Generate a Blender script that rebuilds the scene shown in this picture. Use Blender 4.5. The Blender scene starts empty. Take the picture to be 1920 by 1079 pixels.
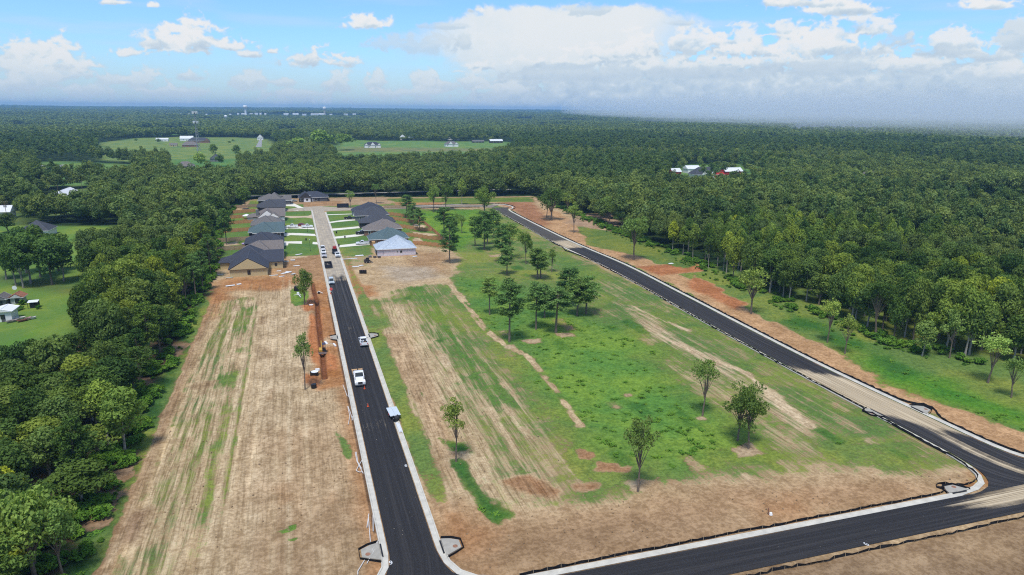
# Aerial view of a new subdivision: building plots, asphalt roads and woods under a cloudy summer sky.
import bpy, bmesh, math, random
import numpy as np
from math import radians as rad, pi, sin, cos
from mathutils import Vector, Matrix

S = bpy.context.scene
COL = S.collection
random.seed(7)
RNG = np.random.default_rng(11)

# ------------------------------------------------------------------ camera
CAM_H, F_PX = 60.0, 1310.0
PITCH, YAW, ROLL = rad(14.25), rad(17.2), rad(0.45)
_f = np.array([sin(YAW) * cos(PITCH), cos(YAW) * cos(PITCH), -sin(PITCH)])
_r0 = np.array([cos(YAW), -sin(YAW), 0.0])
_u0 = np.cross(_r0, _f)
CR = cos(ROLL) * _r0 + sin(ROLL) * _u0
CU = -sin(ROLL) * _r0 + cos(ROLL) * _u0
CF = _f
cd = bpy.data.cameras.new('camera')
cam = bpy.data.objects.new('camera', cd)
COL.objects.link(cam)
cd.sensor_width = 36.0
cd.lens = 36.0 * F_PX / 1920.0
cd.clip_start, cd.clip_end = 0.5, 80000.0
cam.matrix_world = Matrix(((CR[0], CU[0], -CF[0], 0), (CR[1], CU[1], -CF[1], 0), (CR[2], CU[2], -CF[2], CAM_H), (0, 0, 0, 1)))
S.camera = cam

# ------------------------------------------------------------------ sun, exposure
SUN_EL, SUN_AZ = rad(66), rad(-150)          # azimuth measured from +Y towards +X
sd = bpy.data.lights.new('sun', 'SUN')
sd.energy, sd.angle, sd.color = 1.5, rad(12), (1.0, 0.95, 0.87)
sun = bpy.data.objects.new('sun', sd)
COL.objects.link(sun)
_sv = Vector((sin(SUN_AZ) * cos(SUN_EL), cos(SUN_AZ) * cos(SUN_EL), sin(SUN_EL)))
sun.rotation_euler = (-_sv).to_track_quat('-Z', 'Y').to_euler()
vs = S.view_settings
vs.view_transform, vs.look, vs.gamma, vs.exposure = 'Standard', 'None', 1.0, 1.32
vs.use_curve_mapping = False
S.render.engine = 'CYCLES'
S.cycles.max_bounces = 6
S.cycles.diffuse_bounces = 3
S.cycles.transmission_bounces = 3
S.cycles.volume_bounces = 1
S.cycles.sample_clamp_indirect = 4.0
S.cycles.filter_width = 1.15
S.cycles.use_denoising = False


# ------------------------------------------------------------------ numeric helpers
def sm(x, a, b):
    t = np.clip((np.asarray(x, float) - a) / (b - a), 0, 1)
    return t * t * (3 - 2 * t)


_PERM = np.random.default_rng(3).random((257, 257))


def vnoise(x, y, px=None):
    """Value noise on a 256 lattice; with px the lattice repeats every px cells along x."""
    x = np.asarray(x, float); y = np.asarray(y, float)
    xi = np.floor(x).astype(np.int64); yi = np.floor(y).astype(np.int64)
    fx = x - xi; fy = y - yi
    fx = fx * fx * fx * (fx * (fx * 6 - 15) + 10); fy = fy * fy * fy * (fy * (fy * 6 - 15) + 10)
    m = 256 if px is None else px
    x0 = np.mod(xi, m) % 256; x1 = np.mod(xi + 1, m) % 256; y0 = yi % 256; y1 = (yi + 1) % 256
    a = _PERM[y0, x0] * (1 - fx) + _PERM[y0, x1] * fx
    b = _PERM[y1, x0] * (1 - fx) + _PERM[y1, x1] * fx
    return a * (1 - fy) + b * fy


def fbm(x, y, octv=5, gain=0.5, px=None):
    s = 0; a = 1.0; t = 0
    for k in range(octv):
        s = s + a * vnoise(x * 2 ** k + 17.3 * k, y * 2 ** k + 31.7 * k, None if px is None else px * 2 ** k)
        t += a; a *= gain
    return s / t


# ------------------------------------------------------------------ world: Nishita sky + clouds
def build_world():
    w = bpy.data.worlds.new('World'); S.world = w; w.use_nodes = True
    nt = w.node_tree; N = nt.nodes; L = nt.links; N.clear()
    # cloud cover sheet over azimuth 360 deg and elevation -3..27 deg: density and brightness from layered noise
    W, Hh = 5760, 450
    E0, E1 = -3.0, 27.0
    az = (np.arange(W) + .5) / W * 360 - 180
    el = E0 + (np.arange(Hh) + .5) / Hh * (E1 - E0)
    AZ, EL = np.meshgrid(az, el)

    def ae(px, py):
        d = (px - 960) / F_PX * CR - (py - 539.5) / F_PX * CU + CF
        return math.degrees(math.atan2(d[0], d[1])), math.degrees(math.asin(d[2] / np.linalg.norm(d)))
    deg = W / 360.0
    # domain warp for cauliflower edges
    u = AZ; v = EL * 1.25
    P_ = lambda s: int(360 * s)
    w1 = fbm(u * .9, v * .9, 4) - .5; w2 = fbm(u * .9 + 50, v * .9 + 9, 4) - .5
    n_big = fbm((u + w1 * 1.5) * .35, (v + w2 * 1.5) * .55, 6, .55)
    n_med = fbm((u + w1) * 1.1, (v + w2) * 1.3, 6, .55)
    bil = 1 - np.abs(2 * fbm((u + w1 * .6) * .8 + 9, (v + w2 * .6) * .95 + 4, 5, .55) - 1) * 2.2
    # photograph's pixel frame for the direction of every texel in front (defines where each cloud hangs)
    dx = np.sin(np.radians(AZ)) * np.cos(np.radians(EL)); dy = np.cos(np.radians(AZ)) * np.cos(np.radians(EL)); dz = np.sin(np.radians(EL))
    zc = dx * CF[0] + dy * CF[1] + dz * CF[2]
    ok = zc > .15
    zc = np.where(ok, zc, 1)
    PX = 960 + F_PX * (dx * CR[0] + dy * CR[1] + dz * CR[2]) / zc
    PY = 539.5 - F_PX * (dx * CU[0] + dy * CU[1] + dz * CU[2]) / zc
    PX = np.where(ok, PX, -9999.); PY = np.where(ok, PY, 300 - EL * 22)
    alpha = np.zeros_like(AZ); shade = np.full_like(AZ, .8)

    def lay(a, s):
        nonlocal alpha, shade
        a = np.clip(a, 0, 1)
        shade = shade * (1 - a) + s * a
        alpha = alpha + a - alpha * a

    def cumulus(cx, cy, rx, ry, dens=1., lo=.68, hi=1.0, flat=.35):
        x = (PX - cx) / rx; y = (PY - cy) / ry
        yb = np.where(y > 0, y / flat, y)             # flat base, domed top
        d = 1 - np.sqrt(x * x + yb * yb)
        body = d + (bil - .55) * .55 + (n_med - .5) * .9
        a = sm(body, .0, .46) * dens * (np.abs(x) < 2) * (np.abs(y) < 2.2)
        t = sm(y + (n_med - .5) * 1.0, .42, -.25)
        lay(a, lo + (hi - lo) * np.clip(t * .85 + sm(bil, .2, .9) * .28, 0, 1))
    # thin cirrus veil
    veil = fbm(u * .12, v * .9, 5)
    lay(sm(veil, .48, .85) * .28, .95)
    # far off-frame sky: scattered fair-weather cumulus everywhere
    off = sm(np.maximum(np.abs(PX - 960) - 1150, -9), 0, 400)
    off = np.where(ok, off, 1.)
    hi_el = sm(EL, 9.6, 13)
    scat = sm(n_big + (n_med - .5) * .3, .52, .64) * np.maximum(off, hi_el)
    lay(scat * .95, .74 + .25 * sm(n_med, .4, .65))
    # storm anvil, smooth and pale
    base = sm(PX, 660, 900) * (1 - sm(PX + (PY - 60) * 1.2, 1170, 1400))
    top = 66 - 58 * sm(PX, 700, 960) + 26 * sm(PX, 1180, 1360)
    bot = 62 + 68 * sm(PX, 720, 930) - 95 * sm(PX, 1200, 1370)
    wv = (n_med - .5) * 26 + (n_big - .5) * 20
    a = sm(PY + wv, top - 4, top + 12) * (1 - sm(PY + wv * 1.6, bot - 18, bot + 55)) * base
    lay(a * .97, .955 + (n_med - .5) * .08)
    a = sm(PY + wv, 8, 30) * (1 - sm(PY, 88, 140)) * sm(PX, 930, 990) * (1 - sm(PX, 1130, 1330))
    lay(a * .8, .96)
    # fill under the anvil and to the right: a bank that goes grey-blue towards the horizon
    prof = 196 - 82 * sm(PX, 800, 1080) - 22 * sm(PX, 1100, 1260) + (n_big - .5) * 60 - (bil - .5) * 42
    a = sm(PY, prof - 10, prof + 14) * (1 - sm(PX, 4500, 6000)) * (PX > 0)
    n_hi = fbm((u + w2) * 2.4 + 3, (v + w1) * 3.2, 5, .6)
    tone = .92 - .13 * sm(PY, 100, 185) + (n_med - .5) * .42 + (bil - .5) * .13 + (n_hi - .5) * .22
    lay(a * .95, tone)
    for c in ((1190, 92, 80, 36), (1290, 84, 90, 42), (1385, 80, 70, 38), (1480, 62, 50, 36), (1560, 74, 80, 40), (1640, 54, 62, 34),
              (1545, 92, 150, 36), (1770, 84, 110, 38), (1905, 84, 50, 52), (1835, 106, 66, 18), (1130, 106, 90, 30), (1000, 120, 60, 22), (1075, 118, 60, 22), (900, 126, 36, 14),
              (1700, 128, 90, 26), (1430, 120, 120, 30), (1260, 128, 100, 24), (1880, 140, 90, 30)):
        cumulus(*c, dens=.93, lo=.72, hi=1.0, flat=.6)
    for c in ((1690, 76, 60, 20), (1760, 96, 70, 16), (1900, 70, 42, 34), (1840, 108, 52, 14), (1550, 130, 120, 18), (1330, 138, 150, 16), (1080, 140, 160, 20)):
        cumulus(*c, dens=.6, lo=.66, hi=.80, flat=.8)
    # grey scraps on the anvil
    for c in ((1110, 20, 62, 14), (780, 84, 95, 26), (874, 80, 24, 20), (1270, 44, 36, 7), (830, 50, 60, 8)):
        cumulus(*c, dens=.62, lo=.70, hi=.84, flat=.8)
    # cumulus on the blue side
    for c in ((345, 84, 92, 62), (432, 90, 62, 18), (466, 104, 24, 20), (92, 106, 66, 50), (20, 112, 44, 38), (40, 130, 70, 34), (130, 128, 62, 30), (240, 102, 44, 18), (575, 116, 50, 36),
              (640, 120, 38, 22), (512, 98, 14, 8), (690, 48, 60, 22), (214, 6, 40, 10), (286, 12, 14, 10), (895, 20, 18, 14), (1560, 20, 110, 26), (1500, 8, 80, 20), (1850, 12, 80, 20), (1410, 100, 70, 30)):
        cumulus(*c, lo=.70, hi=1.0)
    # rows of distant cumulus above the horizon haze
    for c in ((210, 150, 40, 20), (265, 152, 55, 26), (355, 142, 34, 16), (465, 152, 45, 24), (530, 155, 30, 12), (610, 160, 20, 16), (635, 156, 30, 32), (710, 154, 38, 26), (800, 152, 34, 22),
              (830, 162, 50, 16), (120, 140, 70, 20), (60, 150, 80, 30), (20, 160, 60, 24), (180, 172, 70, 18), (330, 172, 80, 16), (560, 176, 70, 12), (760, 176, 90, 16), (890, 152, 46, 24), (940, 172, 60, 22)):
        cumulus(*c, dens=.85, lo=.76, hi=.985, flat=.9)
    # low haze veil
    low = 1 - sm(EL + (n_big - .5) * 1.6, .2, 5.2)
    lay(low * .6, .775 + .10 * (n_med - .5))
    img = bpy.data.images.new('cloud_cover', W, Hh, alpha=True, float_buffer=True)
    buf = np.zeros((Hh, W, 4), np.float32)
    buf[..., 0] = shade; buf[..., 1] = alpha; buf[..., 2] = sm(EL, 0, 5); buf[..., 3] = 1
    img.colorspace_settings.name = 'Non-Color'
    img.pixels.foreach_set(buf.ravel())
    img.pack()
    # nodes
    tc = N.new('ShaderNodeTexCoord')
    sep = N.new('ShaderNodeSeparateXYZ'); L.new(tc.outputs['Generated'], sep.inputs[0])

    def M(op, a, b=None):
        n = N.new('ShaderNodeMath'); n.operation = op
        for i, q in enumerate((a, b)):
            if q is None: continue
            if isinstance(q, (int, float)): n.inputs[i].default_value = q
            else: L.new(q, n.inputs[i])
        return n.outputs[0]
    azn = M('ARCTAN2', sep.outputs[0], sep.outputs[1])
    eln = M('ARCSINE', sep.outputs[2])
    uu = M('ADD', M('MULTIPLY', azn, 1 / (2 * pi)), .5)
    vv = M('DIVIDE', M('SUBTRACT', eln, rad(E0)), rad(E1 - E0))
    cmb = N.new('ShaderNodeCombineXYZ'); L.new(uu, cmb.inputs[0]); L.new(vv, cmb.inputs[1])
    ti = N.new('ShaderNodeTexImage'); ti.image = img; ti.extension = 'EXTEND'; L.new(cmb.outputs[0], ti.inputs[0])
    sc = N.new('ShaderNodeSeparateColor'); L.new(ti.outputs[0], sc.inputs[0])
    sky = N.new('ShaderNodeTexSky'); sky.sky_type = 'NISHITA'; sky.sun_disc = False
    sky.sun_elevation, sky.sun_rotation = SUN_EL, SUN_AZ
    sky.altitude, sky.air_density, sky.dust_density, sky.ozone_density = 100, 1.0, .6, 1.6
    tint = N.new('ShaderNodeMix'); tint.data_type = 'RGBA'; tint.blend_type = 'MULTIPLY'; tint.inputs['Factor'].default_value = 1
    L.new(sky.outputs[0], tint.inputs['A']); tint.inputs['B'].default_value = (.39, .56, .76, 1)
    # cloud colour: grey-blue bases, warm-white tops; value 6.3 at strength 0.1 is a bright white
    cr = N.new('ShaderNodeValToRGB'); L.new(sc.outputs[0], cr.inputs[0])
    e = cr.color_ramp.elements
    e[0].position, e[0].color = .60, (.50, .62, .77, 1)
    e[1].position, e[1].color = 1.0, (.97, .98, .99, 1)
    for p, c in ((.72, (.58, .71, .84, 1)), (.84, (.70, .81, .90, 1)), (.92, (.85, .92, .96, 1))):
        q = e.new(p); q.color = c
    gain = N.new('ShaderNodeMix'); gain.data_type = 'RGBA'; gain.blend_type = 'MULTIPLY'; gain.inputs['Factor'].default_value = 1
    L.new(cr.outputs[0], gain.inputs['A']); g = CLOUD_GAIN; gain.inputs['B'].default_value = (g, g, g, 1)
    mix = N.new('ShaderNodeMix'); mix.data_type = 'RGBA'
    L.new(sc.outputs[1], mix.inputs['Factor']); L.new(tint.outputs['Result'], mix.inputs['A']); L.new(gain.outputs['Result'], mix.inputs['B'])
    bg = N.new('ShaderNodeBackground'); bg.inputs[1].default_value = SKY_STRENGTH
    L.new(mix.outputs['Result'], bg.inputs[0])
    out = N.new('ShaderNodeOutputWorld'); L.new(bg.outputs[0], out.inputs[0])


SKY_STRENGTH, CLOUD_GAIN = 0.10, 3.6
build_world()


# ------------------------------------------------------------------ terrain height and photo survey
def height(x, y):
    """Ground height in metres (0 on the site; the back gardens dip; far country rises gently)."""
    x = np.asarray(x, float); y = np.asarray(y, float)
    r = np.hypot(x, y)
    z = -2.6 * sm(x, 49, 66) * (1 - sm(x, 92, 111)) * sm(y, 296, 322) * (1 - sm(y, 400, 432))
    far = 24 * sm(r, 2500, 6000) + 30 * sm(r, 6000, 11500)
    far = far * (1 - .75 * sm(np.arctan2(x, y), rad(22), rad(34)))
    far = far + (fbm(x / 700, y / 700, 3) - .5) * 16 * sm(r, 900, 3000)
    return z + far


def G(px, py, z=None):
    """Survey: the ground point seen at a pixel of the 1920 x 1079 photograph."""
    d = (px - 960) / F_PX * CR - (py - 539.5) / F_PX * CU + CF
    zz = 0.0 if z is None else z
    for k in range(1 if z is not None else 8):
        t = (zz - CAM_H) / d[2]
        x, y = t * d[0], t * d[1]
        if z is None: zz = .5 * zz + .5 * float(height(x, y)) if k else float(height(x, y))
    return float(x), float(y), float(zz)


def proj(x, y, z):
    v0, v1, v2 = x, y, z - CAM_H
    zc = v0 * CF[0] + v1 * CF[1] + v2 * CF[2]
    zs = np.where(np.abs(zc) < 1e-6, 1e-6, zc)
    return 960 + F_PX * (v0 * CR[0] + v1 * CR[1] + v2 * CR[2]) / zs, 539.5 - F_PX * (v0 * CU[0] + v1 * CU[1] + v2 * CU[2]) / zs, zc


def top_height(bx, by, ty):
    """Height of an upright thing whose foot is at pixel (bx, by) and whose top is on pixel row ty."""
    x, y, z = G(bx, by)
    lo, hi = 0.1, 60.0
    for _ in range(40):
        m = (lo + hi) / 2
        if proj(x, y, z + m)[1] > ty: lo = m
        else: hi = m
    return lo


def W2(pts):
    return [G(a, b)[:2] for a, b in pts]


# ------------------------------------------------------------------ materials
MATS = {}


def mat(name, col=(.5, .5, .5), rough=.8, metal=0., noise=.0, nscale=3., spec=.3, col2=None, bump=0.):
    if name in MATS: return MATS[name]
    m = bpy.data.materials.new(name); m.use_nodes = True
    nt = m.node_tree; N = nt.nodes; L = nt.links
    b = N['Principled BSDF']
    b.inputs['Roughness'].default_value = rough; b.inputs['Metallic'].default_value = metal
    b.inputs['Specular IOR Level'].default_value = spec
    b.inputs['Base Color'].default_value = (*col, 1)
    if noise or col2:
        tc = N.new('ShaderNodeTexCoord'); no = N.new('ShaderNodeTexNoise')
        no.inputs['Scale'].default_value = nscale; no.inputs['Detail'].default_value = 5
        L.new(tc.outputs['Object'], no.inputs['Vector'])
        mx = N.new('ShaderNodeMix'); mx.data_type = 'RGBA'
        c2 = col2 or tuple(max(0, c * (1 - noise)) for c in col)
        c1 = col if col2 else tuple(c * (1 + noise) for c in col)
        mr = N.new('ShaderNodeMapRange'); mr.inputs[1].default_value = .3; mr.inputs[2].default_value = .7
        L.new(no.outputs[0], mr.inputs[0]); L.new(mr.outputs[0], mx.inputs['Factor'])
        mx.inputs['A'].default_value = (*c2, 1); mx.inputs['B'].default_value = (*c1, 1)
        L.new(mx.outputs['Result'], b.inputs['Base Color'])
        if bump:
            bp = N.new('ShaderNodeBump'); bp.inputs['Strength'].default_value = bump
            L.new(no.outputs[0], bp.inputs['Height']); L.new(bp.outputs[0], b.inputs['Normal'])
    MATS[name] = m
    return m


class NT:
    """Small helper to write node graphs."""
    def __init__(s, m):
        m.use_nodes = True; s.nt = m.node_tree; s.N = s.nt.nodes; s.L = s.nt.links; s.N.clear()

    def n(s, t, **k):
        q = s.N.new(t)
        for a, v in k.items(): setattr(q, a, v)
        return q

    def set(s, sock, v):
        if hasattr(v, 'is_output') or isinstance(v, bpy.types.NodeSocket): s.L.new(v, sock)
        elif isinstance(v, tuple) and len(v) == 3 and sock.type == 'RGBA': sock.default_value = (*v, 1)
        else: sock.default_value = v

    def math(s, op, a, b=0., clamp=False):
        q = s.n('ShaderNodeMath', operation=op, use_clamp=clamp); s.set(q.inputs[0], a); s.set(q.inputs[1], b); return q.outputs[0]

    def mix(s, f, a, b, mode='MIX'):
        q = s.n('ShaderNodeMix', data_type='RGBA', blend_type=mode)
        s.set(q.inputs['Factor'], f); s.set(q.inputs['A'], a); s.set(q.inputs['B'], b); return q.outputs['Result']

    def noise(s, vec, scale, detail=5., rough=.55, dist=0.):
        q = s.n('ShaderNodeTexNoise'); s.set(q.inputs['Vector'], vec); q.inputs['Scale'].default_value = scale
        q.inputs['Detail'].default_value = detail; q.inputs['Roughness'].default_value = rough; q.inputs['Distortion'].default_value = dist
        return q.outputs[0]

    def mapping(s, vec, scale):
        q = s.n('ShaderNodeMapping'); s.set(q.inputs[0], vec); q.inputs['Scale'].default_value = scale; return q.outputs[0]

    def ramp(s, v, a, b, lo=0., hi=1.):
        q = s.n('ShaderNodeMapRange', interpolation_type='SMOOTHSTEP'); s.set(q.inputs[0], v)
        for i, x in enumerate((a, b, lo, hi)): q.inputs[1 + i].default_value = x
        return q.outputs[0]

    def attr(s, name):
        return s.n('ShaderNodeAttribute', attribute_name=name)

    def out(s, sh):
        s.L.new(sh, s.n('ShaderNodeOutputMaterial').inputs[0])

    def principled(s, col, rough=.9, spec=.2, normal=None):
        b = s.n('ShaderNodeBsdfPrincipled'); s.set(b.inputs['Base Color'], col); s.set(b.inputs['Roughness'], rough)
        b.inputs['Specular IOR Level'].default_value = spec
        if normal is not None: s.L.new(normal, b.inputs['Normal'])
        return b.outputs[0]


def ground_material():
    m = bpy.data.materials.new('ground_cover'); t = NT(m)
    pos = t.n('ShaderNodeTexCoord').outputs['Object']
    soil = t.attr('soil').outputs['Color']; veg = t.attr('veg').outputs['Color']
    cv = t.n('ShaderNodeSeparateColor'); t.L.new(t.attr('cover').outputs['Color'], cv.inputs[0])
    cover, streak, rough_amt = cv.outputs[0], cv.outputs[1], cv.outputs[2]
    fine = t.noise(pos, 1.5, 6, .68)
    tuft = t.noise(pos, .55, 5, .62, .4)
    mid = t.noise(pos, .12, 5, .6, .5)
    stv = t.mapping(pos, (.62, .035, 1.))
    st = t.noise(stv, 1.0, 5, .62, .25)
    stf = t.noise(t.mapping(pos, (2.2, .11, 1.)), 1.0, 4, .65, .3)
    # how far noise pushes the edge of vegetation
    n = t.math('ADD', t.math('MULTIPLY', tuft, .5), t.math('MULTIPLY', fine, .5))
    n = t.math('ADD', n, t.math('MULTIPLY', t.math('SUBTRACT', mid, .5), .5))
    ns = t.math('ADD', t.math('MULTIPLY', st, .55), t.math('ADD', t.math('MULTIPLY', n, .25), t.math('MULTIPLY', stf, .2)))
    nn = t.math('ADD', t.math('MULTIPLY', n, t.math('SUBTRACT', 1., streak)), t.math('MULTIPLY', ns, streak))
    # cover c -> threshold
    v = t.math('ADD', nn, t.math('MULTIPLY', t.math('SUBTRACT', cover, .5), .72))
    cvf = t.ramp(v, .44, .58)
    # soil colour variation
    s1 = t.mix(t.ramp(mid, .3, .7), t.mix(1., soil, (.80, .76, .72), 'MULTIPLY'), t.mix(1., soil, (1.14, 1.14, 1.16), 'MULTIPLY'))
    sf = t.math('ADD', t.math('MULTIPLY', fine, .6), t.math('MULTIPLY', tuft, .4))
    s2 = t.mix(t.ramp(sf, .42, .58), t.mix(1., s1, (.76, .72, .67), 'MULTIPLY'), t.mix(1., s1, (1.15, 1.15, 1.15), 'MULTIPLY'))
    s3 = t.mix(t.math('MULTIPLY', t.ramp(stf, .47, .62), t.math('MULTIPLY', streak, .95)), s2, t.mix(1., s2, (.56, .53, .48), 'MULTIPLY'))
    s4 = t.mix(t.math('MULTIPLY', t.ramp(st, .52, .66), t.math('MULTIPLY', streak, .8)), s3, t.mix(1., s3, (1.36, 1.36, 1.36), 'MULTIPLY'))
    # vegetation variation
    hue = t.noise(pos, .045, 4, .6, .6)
    v1 = t.mix(t.ramp(hue, .38, .64), t.mix(1., veg, (.72, .86, .9), 'MULTIPLY'), t.mix(1., veg, (1.28, 1.1, .9), 'MULTIPLY'))
    v2 = t.mix(t.math('MULTIPLY', t.ramp(sf, .36, .64), 1.), t.mix(1., v1, (.60, .66, .58), 'MULTIPLY'), t.mix(1., v1, (1.34, 1.28, 1.15), 'MULTIPLY'))
    v3 = t.mix(rough_amt, v1, v2)
    v4 = t.mix(t.math('MULTIPLY', t.ramp(st, .5, .7), t.math('MULTIPLY', streak, .4)), v3, t.mix(1., v3, (1.5, 1.25, 1.1), 'MULTIPLY'))
    col = t.mix(cvf, s4, v4)
    bp = t.n('ShaderNodeBump'); bp.inputs['Strength'].default_value = .55; bp.inputs['Distance'].default_value = .35
    t.L.new(t.math('ADD', t.math('MULTIPLY', cvf, .35), t.math('ADD', fine, t.math('MULTIPLY', stf, t.math('MULTIPLY', streak, .6)))), bp.inputs['Height'])
    t.out(t.principled(col, .95, .1, bp.outputs[0]))
    return m


def asphalt_material():
    m = bpy.data.materials.new('asphalt'); t = NT(m)
    pos = t.n('ShaderNodeTexCoord').outputs['Object']
    uv = t.n('ShaderNodeUVMap', uv_map='along').outputs[0]
    at = t.n('ShaderNodeSeparateColor'); t.L.new(t.attr('dust').outputs['Color'], at.inputs[0])
    dust, old, lines = at.outputs[0], at.outputs[1], at.outputs[2]
    fine = t.noise(pos, 6., 4, .7); mid = t.noise(pos, .35, 5, .6, .5)
    ln = t.noise(t.mapping(uv, (1.7, .018, 1.)), 1., 5, .62, .3)
    ln2 = t.noise(t.mapping(uv, (4.5, .03, 1.)), 1., 3, .6, .2)
    base = t.mix(t.ramp(fine, .3, .7), (.014, .013, .014), (.026, .025, .026))
    base = t.mix(t.math('MULTIPLY', t.ramp(ln, .44, .66), lines), base, (.075, .07, .068))
    base = t.mix(t.math('MULTIPLY', t.ramp(ln2, .55, .72), t.math('MULTIPLY', lines, .6)), base, (.13, .115, .098))
    oldc = t.mix(t.ramp(mid, .3, .7), (.33, .28, .21), (.50, .42, .30))
    oldc = t.mix(t.math('MULTIPLY', t.ramp(ln, .42, .62), .6), oldc, (.29, .255, .21))
    oldc = t.mix(t.ramp(fine, .35, .7), t.mix(1., oldc, (.86, .86, .86), 'MULTIPLY'), oldc)
    col = t.mix(old, base, oldc)
    dn = t.math('ADD', t.math('MULTIPLY', ln, .55), t.math('ADD', t.math('MULTIPLY', mid, .3), t.math('MULTIPLY', fine, .15)))
    df = t.ramp(t.math('ADD', dn, t.math('MULTIPLY', t.math('SUBTRACT', dust, .5), .9)), .42, .68)
    col = t.mix(df, col, t.mix(t.ramp(ln2, .38, .60), (.25, .19, .115), (.52, .425, .285)))
    bp = t.n('ShaderNodeBump'); bp.inputs['Strength'].default_value = .2; bp.inputs['Distance'].default_value = .05
    t.L.new(fine, bp.inputs['Height'])
    t.out(t.principled(col, .88, .25, bp.outputs[0]))
    return m


def leaf_material(name, dark, light, trans=.25):
    m = bpy.data.materials.new(name); t = NT(m)
    tint = t.attr('tint').outputs['Fac']
    oi = t.n('ShaderNodeObjectInfo')
    geo = t.n('ShaderNodeNewGeometry')
    big = t.noise(geo.outputs['Position'], .012, 3, .6)
    f = t.math('ADD', t.math('MULTIPLY', tint, .45), t.math('MULTIPLY', oi.outputs['Random'], .55))
    f = t.math('ADD', f, t.math('MULTIPLY', t.math('SUBTRACT', big, .5), .9), True)
    col = t.mix(f, dark, light)
    col = t.mix(1., col, oi.outputs['Color'], 'MULTIPLY')
    r2 = t.math('FRACT', t.math('MULTIPLY', oi.outputs['Random'], 7.13))
    col = t.mix(t.math('MULTIPLY', r2, .45), col, t.mix(1., col, (1.35, 1.05, .6), 'MULTIPLY'))
    d = t.n('ShaderNodeBsdfDiffuse'); t.set(d.inputs[0], col)
    tr = t.n('ShaderNodeBsdfTranslucent'); t.set(tr.inputs[0], t.mix(1., col, (1.3, 1.35, .6), 'MULTIPLY'))
    mx = t.n('ShaderNodeMixShader'); mx.inputs[0].default_value = trans
    t.L.new(d.outputs[0], mx.inputs[1]); t.L.new(tr.outputs[0], mx.inputs[2])
    t.out(mx.outputs[0])
    MATS[name] = m
    return m


M_GROUND = ground_material()
M_ASPHALT = asphalt_material()
leaf_material('broad_leaf', (.066, .114, .040), (.215, .295, .088))
leaf_material('pine_needle', (.054, .106, .038), (.16, .25, .078), .15)
leaf_material('weed_leaf', (.06, .15, .02), (.15, .29, .045), .12)
mat('bark', (.16, .125, .095), .9, noise=.35, nscale=4)
mat('pale_bark', (.30, .27, .23), .9, noise=.3, nscale=4)
mat('concrete', (.33, .31, .265), .85, noise=.12, nscale=1.2)
mat('kerb_concrete', (.50, .475, .41), .85, noise=.14, nscale=.8)
mat('driveway_concrete', (.66, .63, .54), .85, noise=.06, nscale=.6)
mat('black_fabric', (.012, .012, .014), .8, noise=.4, nscale=2, spec=.2)
mat('pine_stake', (.42, .32, .2), .9)
mat('white_paint', (.75, .76, .76), .4, spec=.5)
mat('white_metal', (.72, .74, .76), .45, spec=.4)
mat('white_pipe', (.62, .60, .57), .5)
mat('black_plastic', (.015, .015, .017), .5)
mat('tyre_rubber', (.02, .02, .02), .85)
mat('steel', (.45, .45, .46), .4, .8)
mat('glass_dark', (.02, .027, .032), .08, spec=.6)
mat('red_lamp', (.45, .02, .02), .3)
mat('lamp_clear', (.75, .75, .72), .15)
mat('fence_wood', (.47, .235, .105), .85, noise=.3, nscale=2.5)
mat('fence_wood_weathered', (.37, .26, .165), .85, noise=.3, nscale=2.5)


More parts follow.
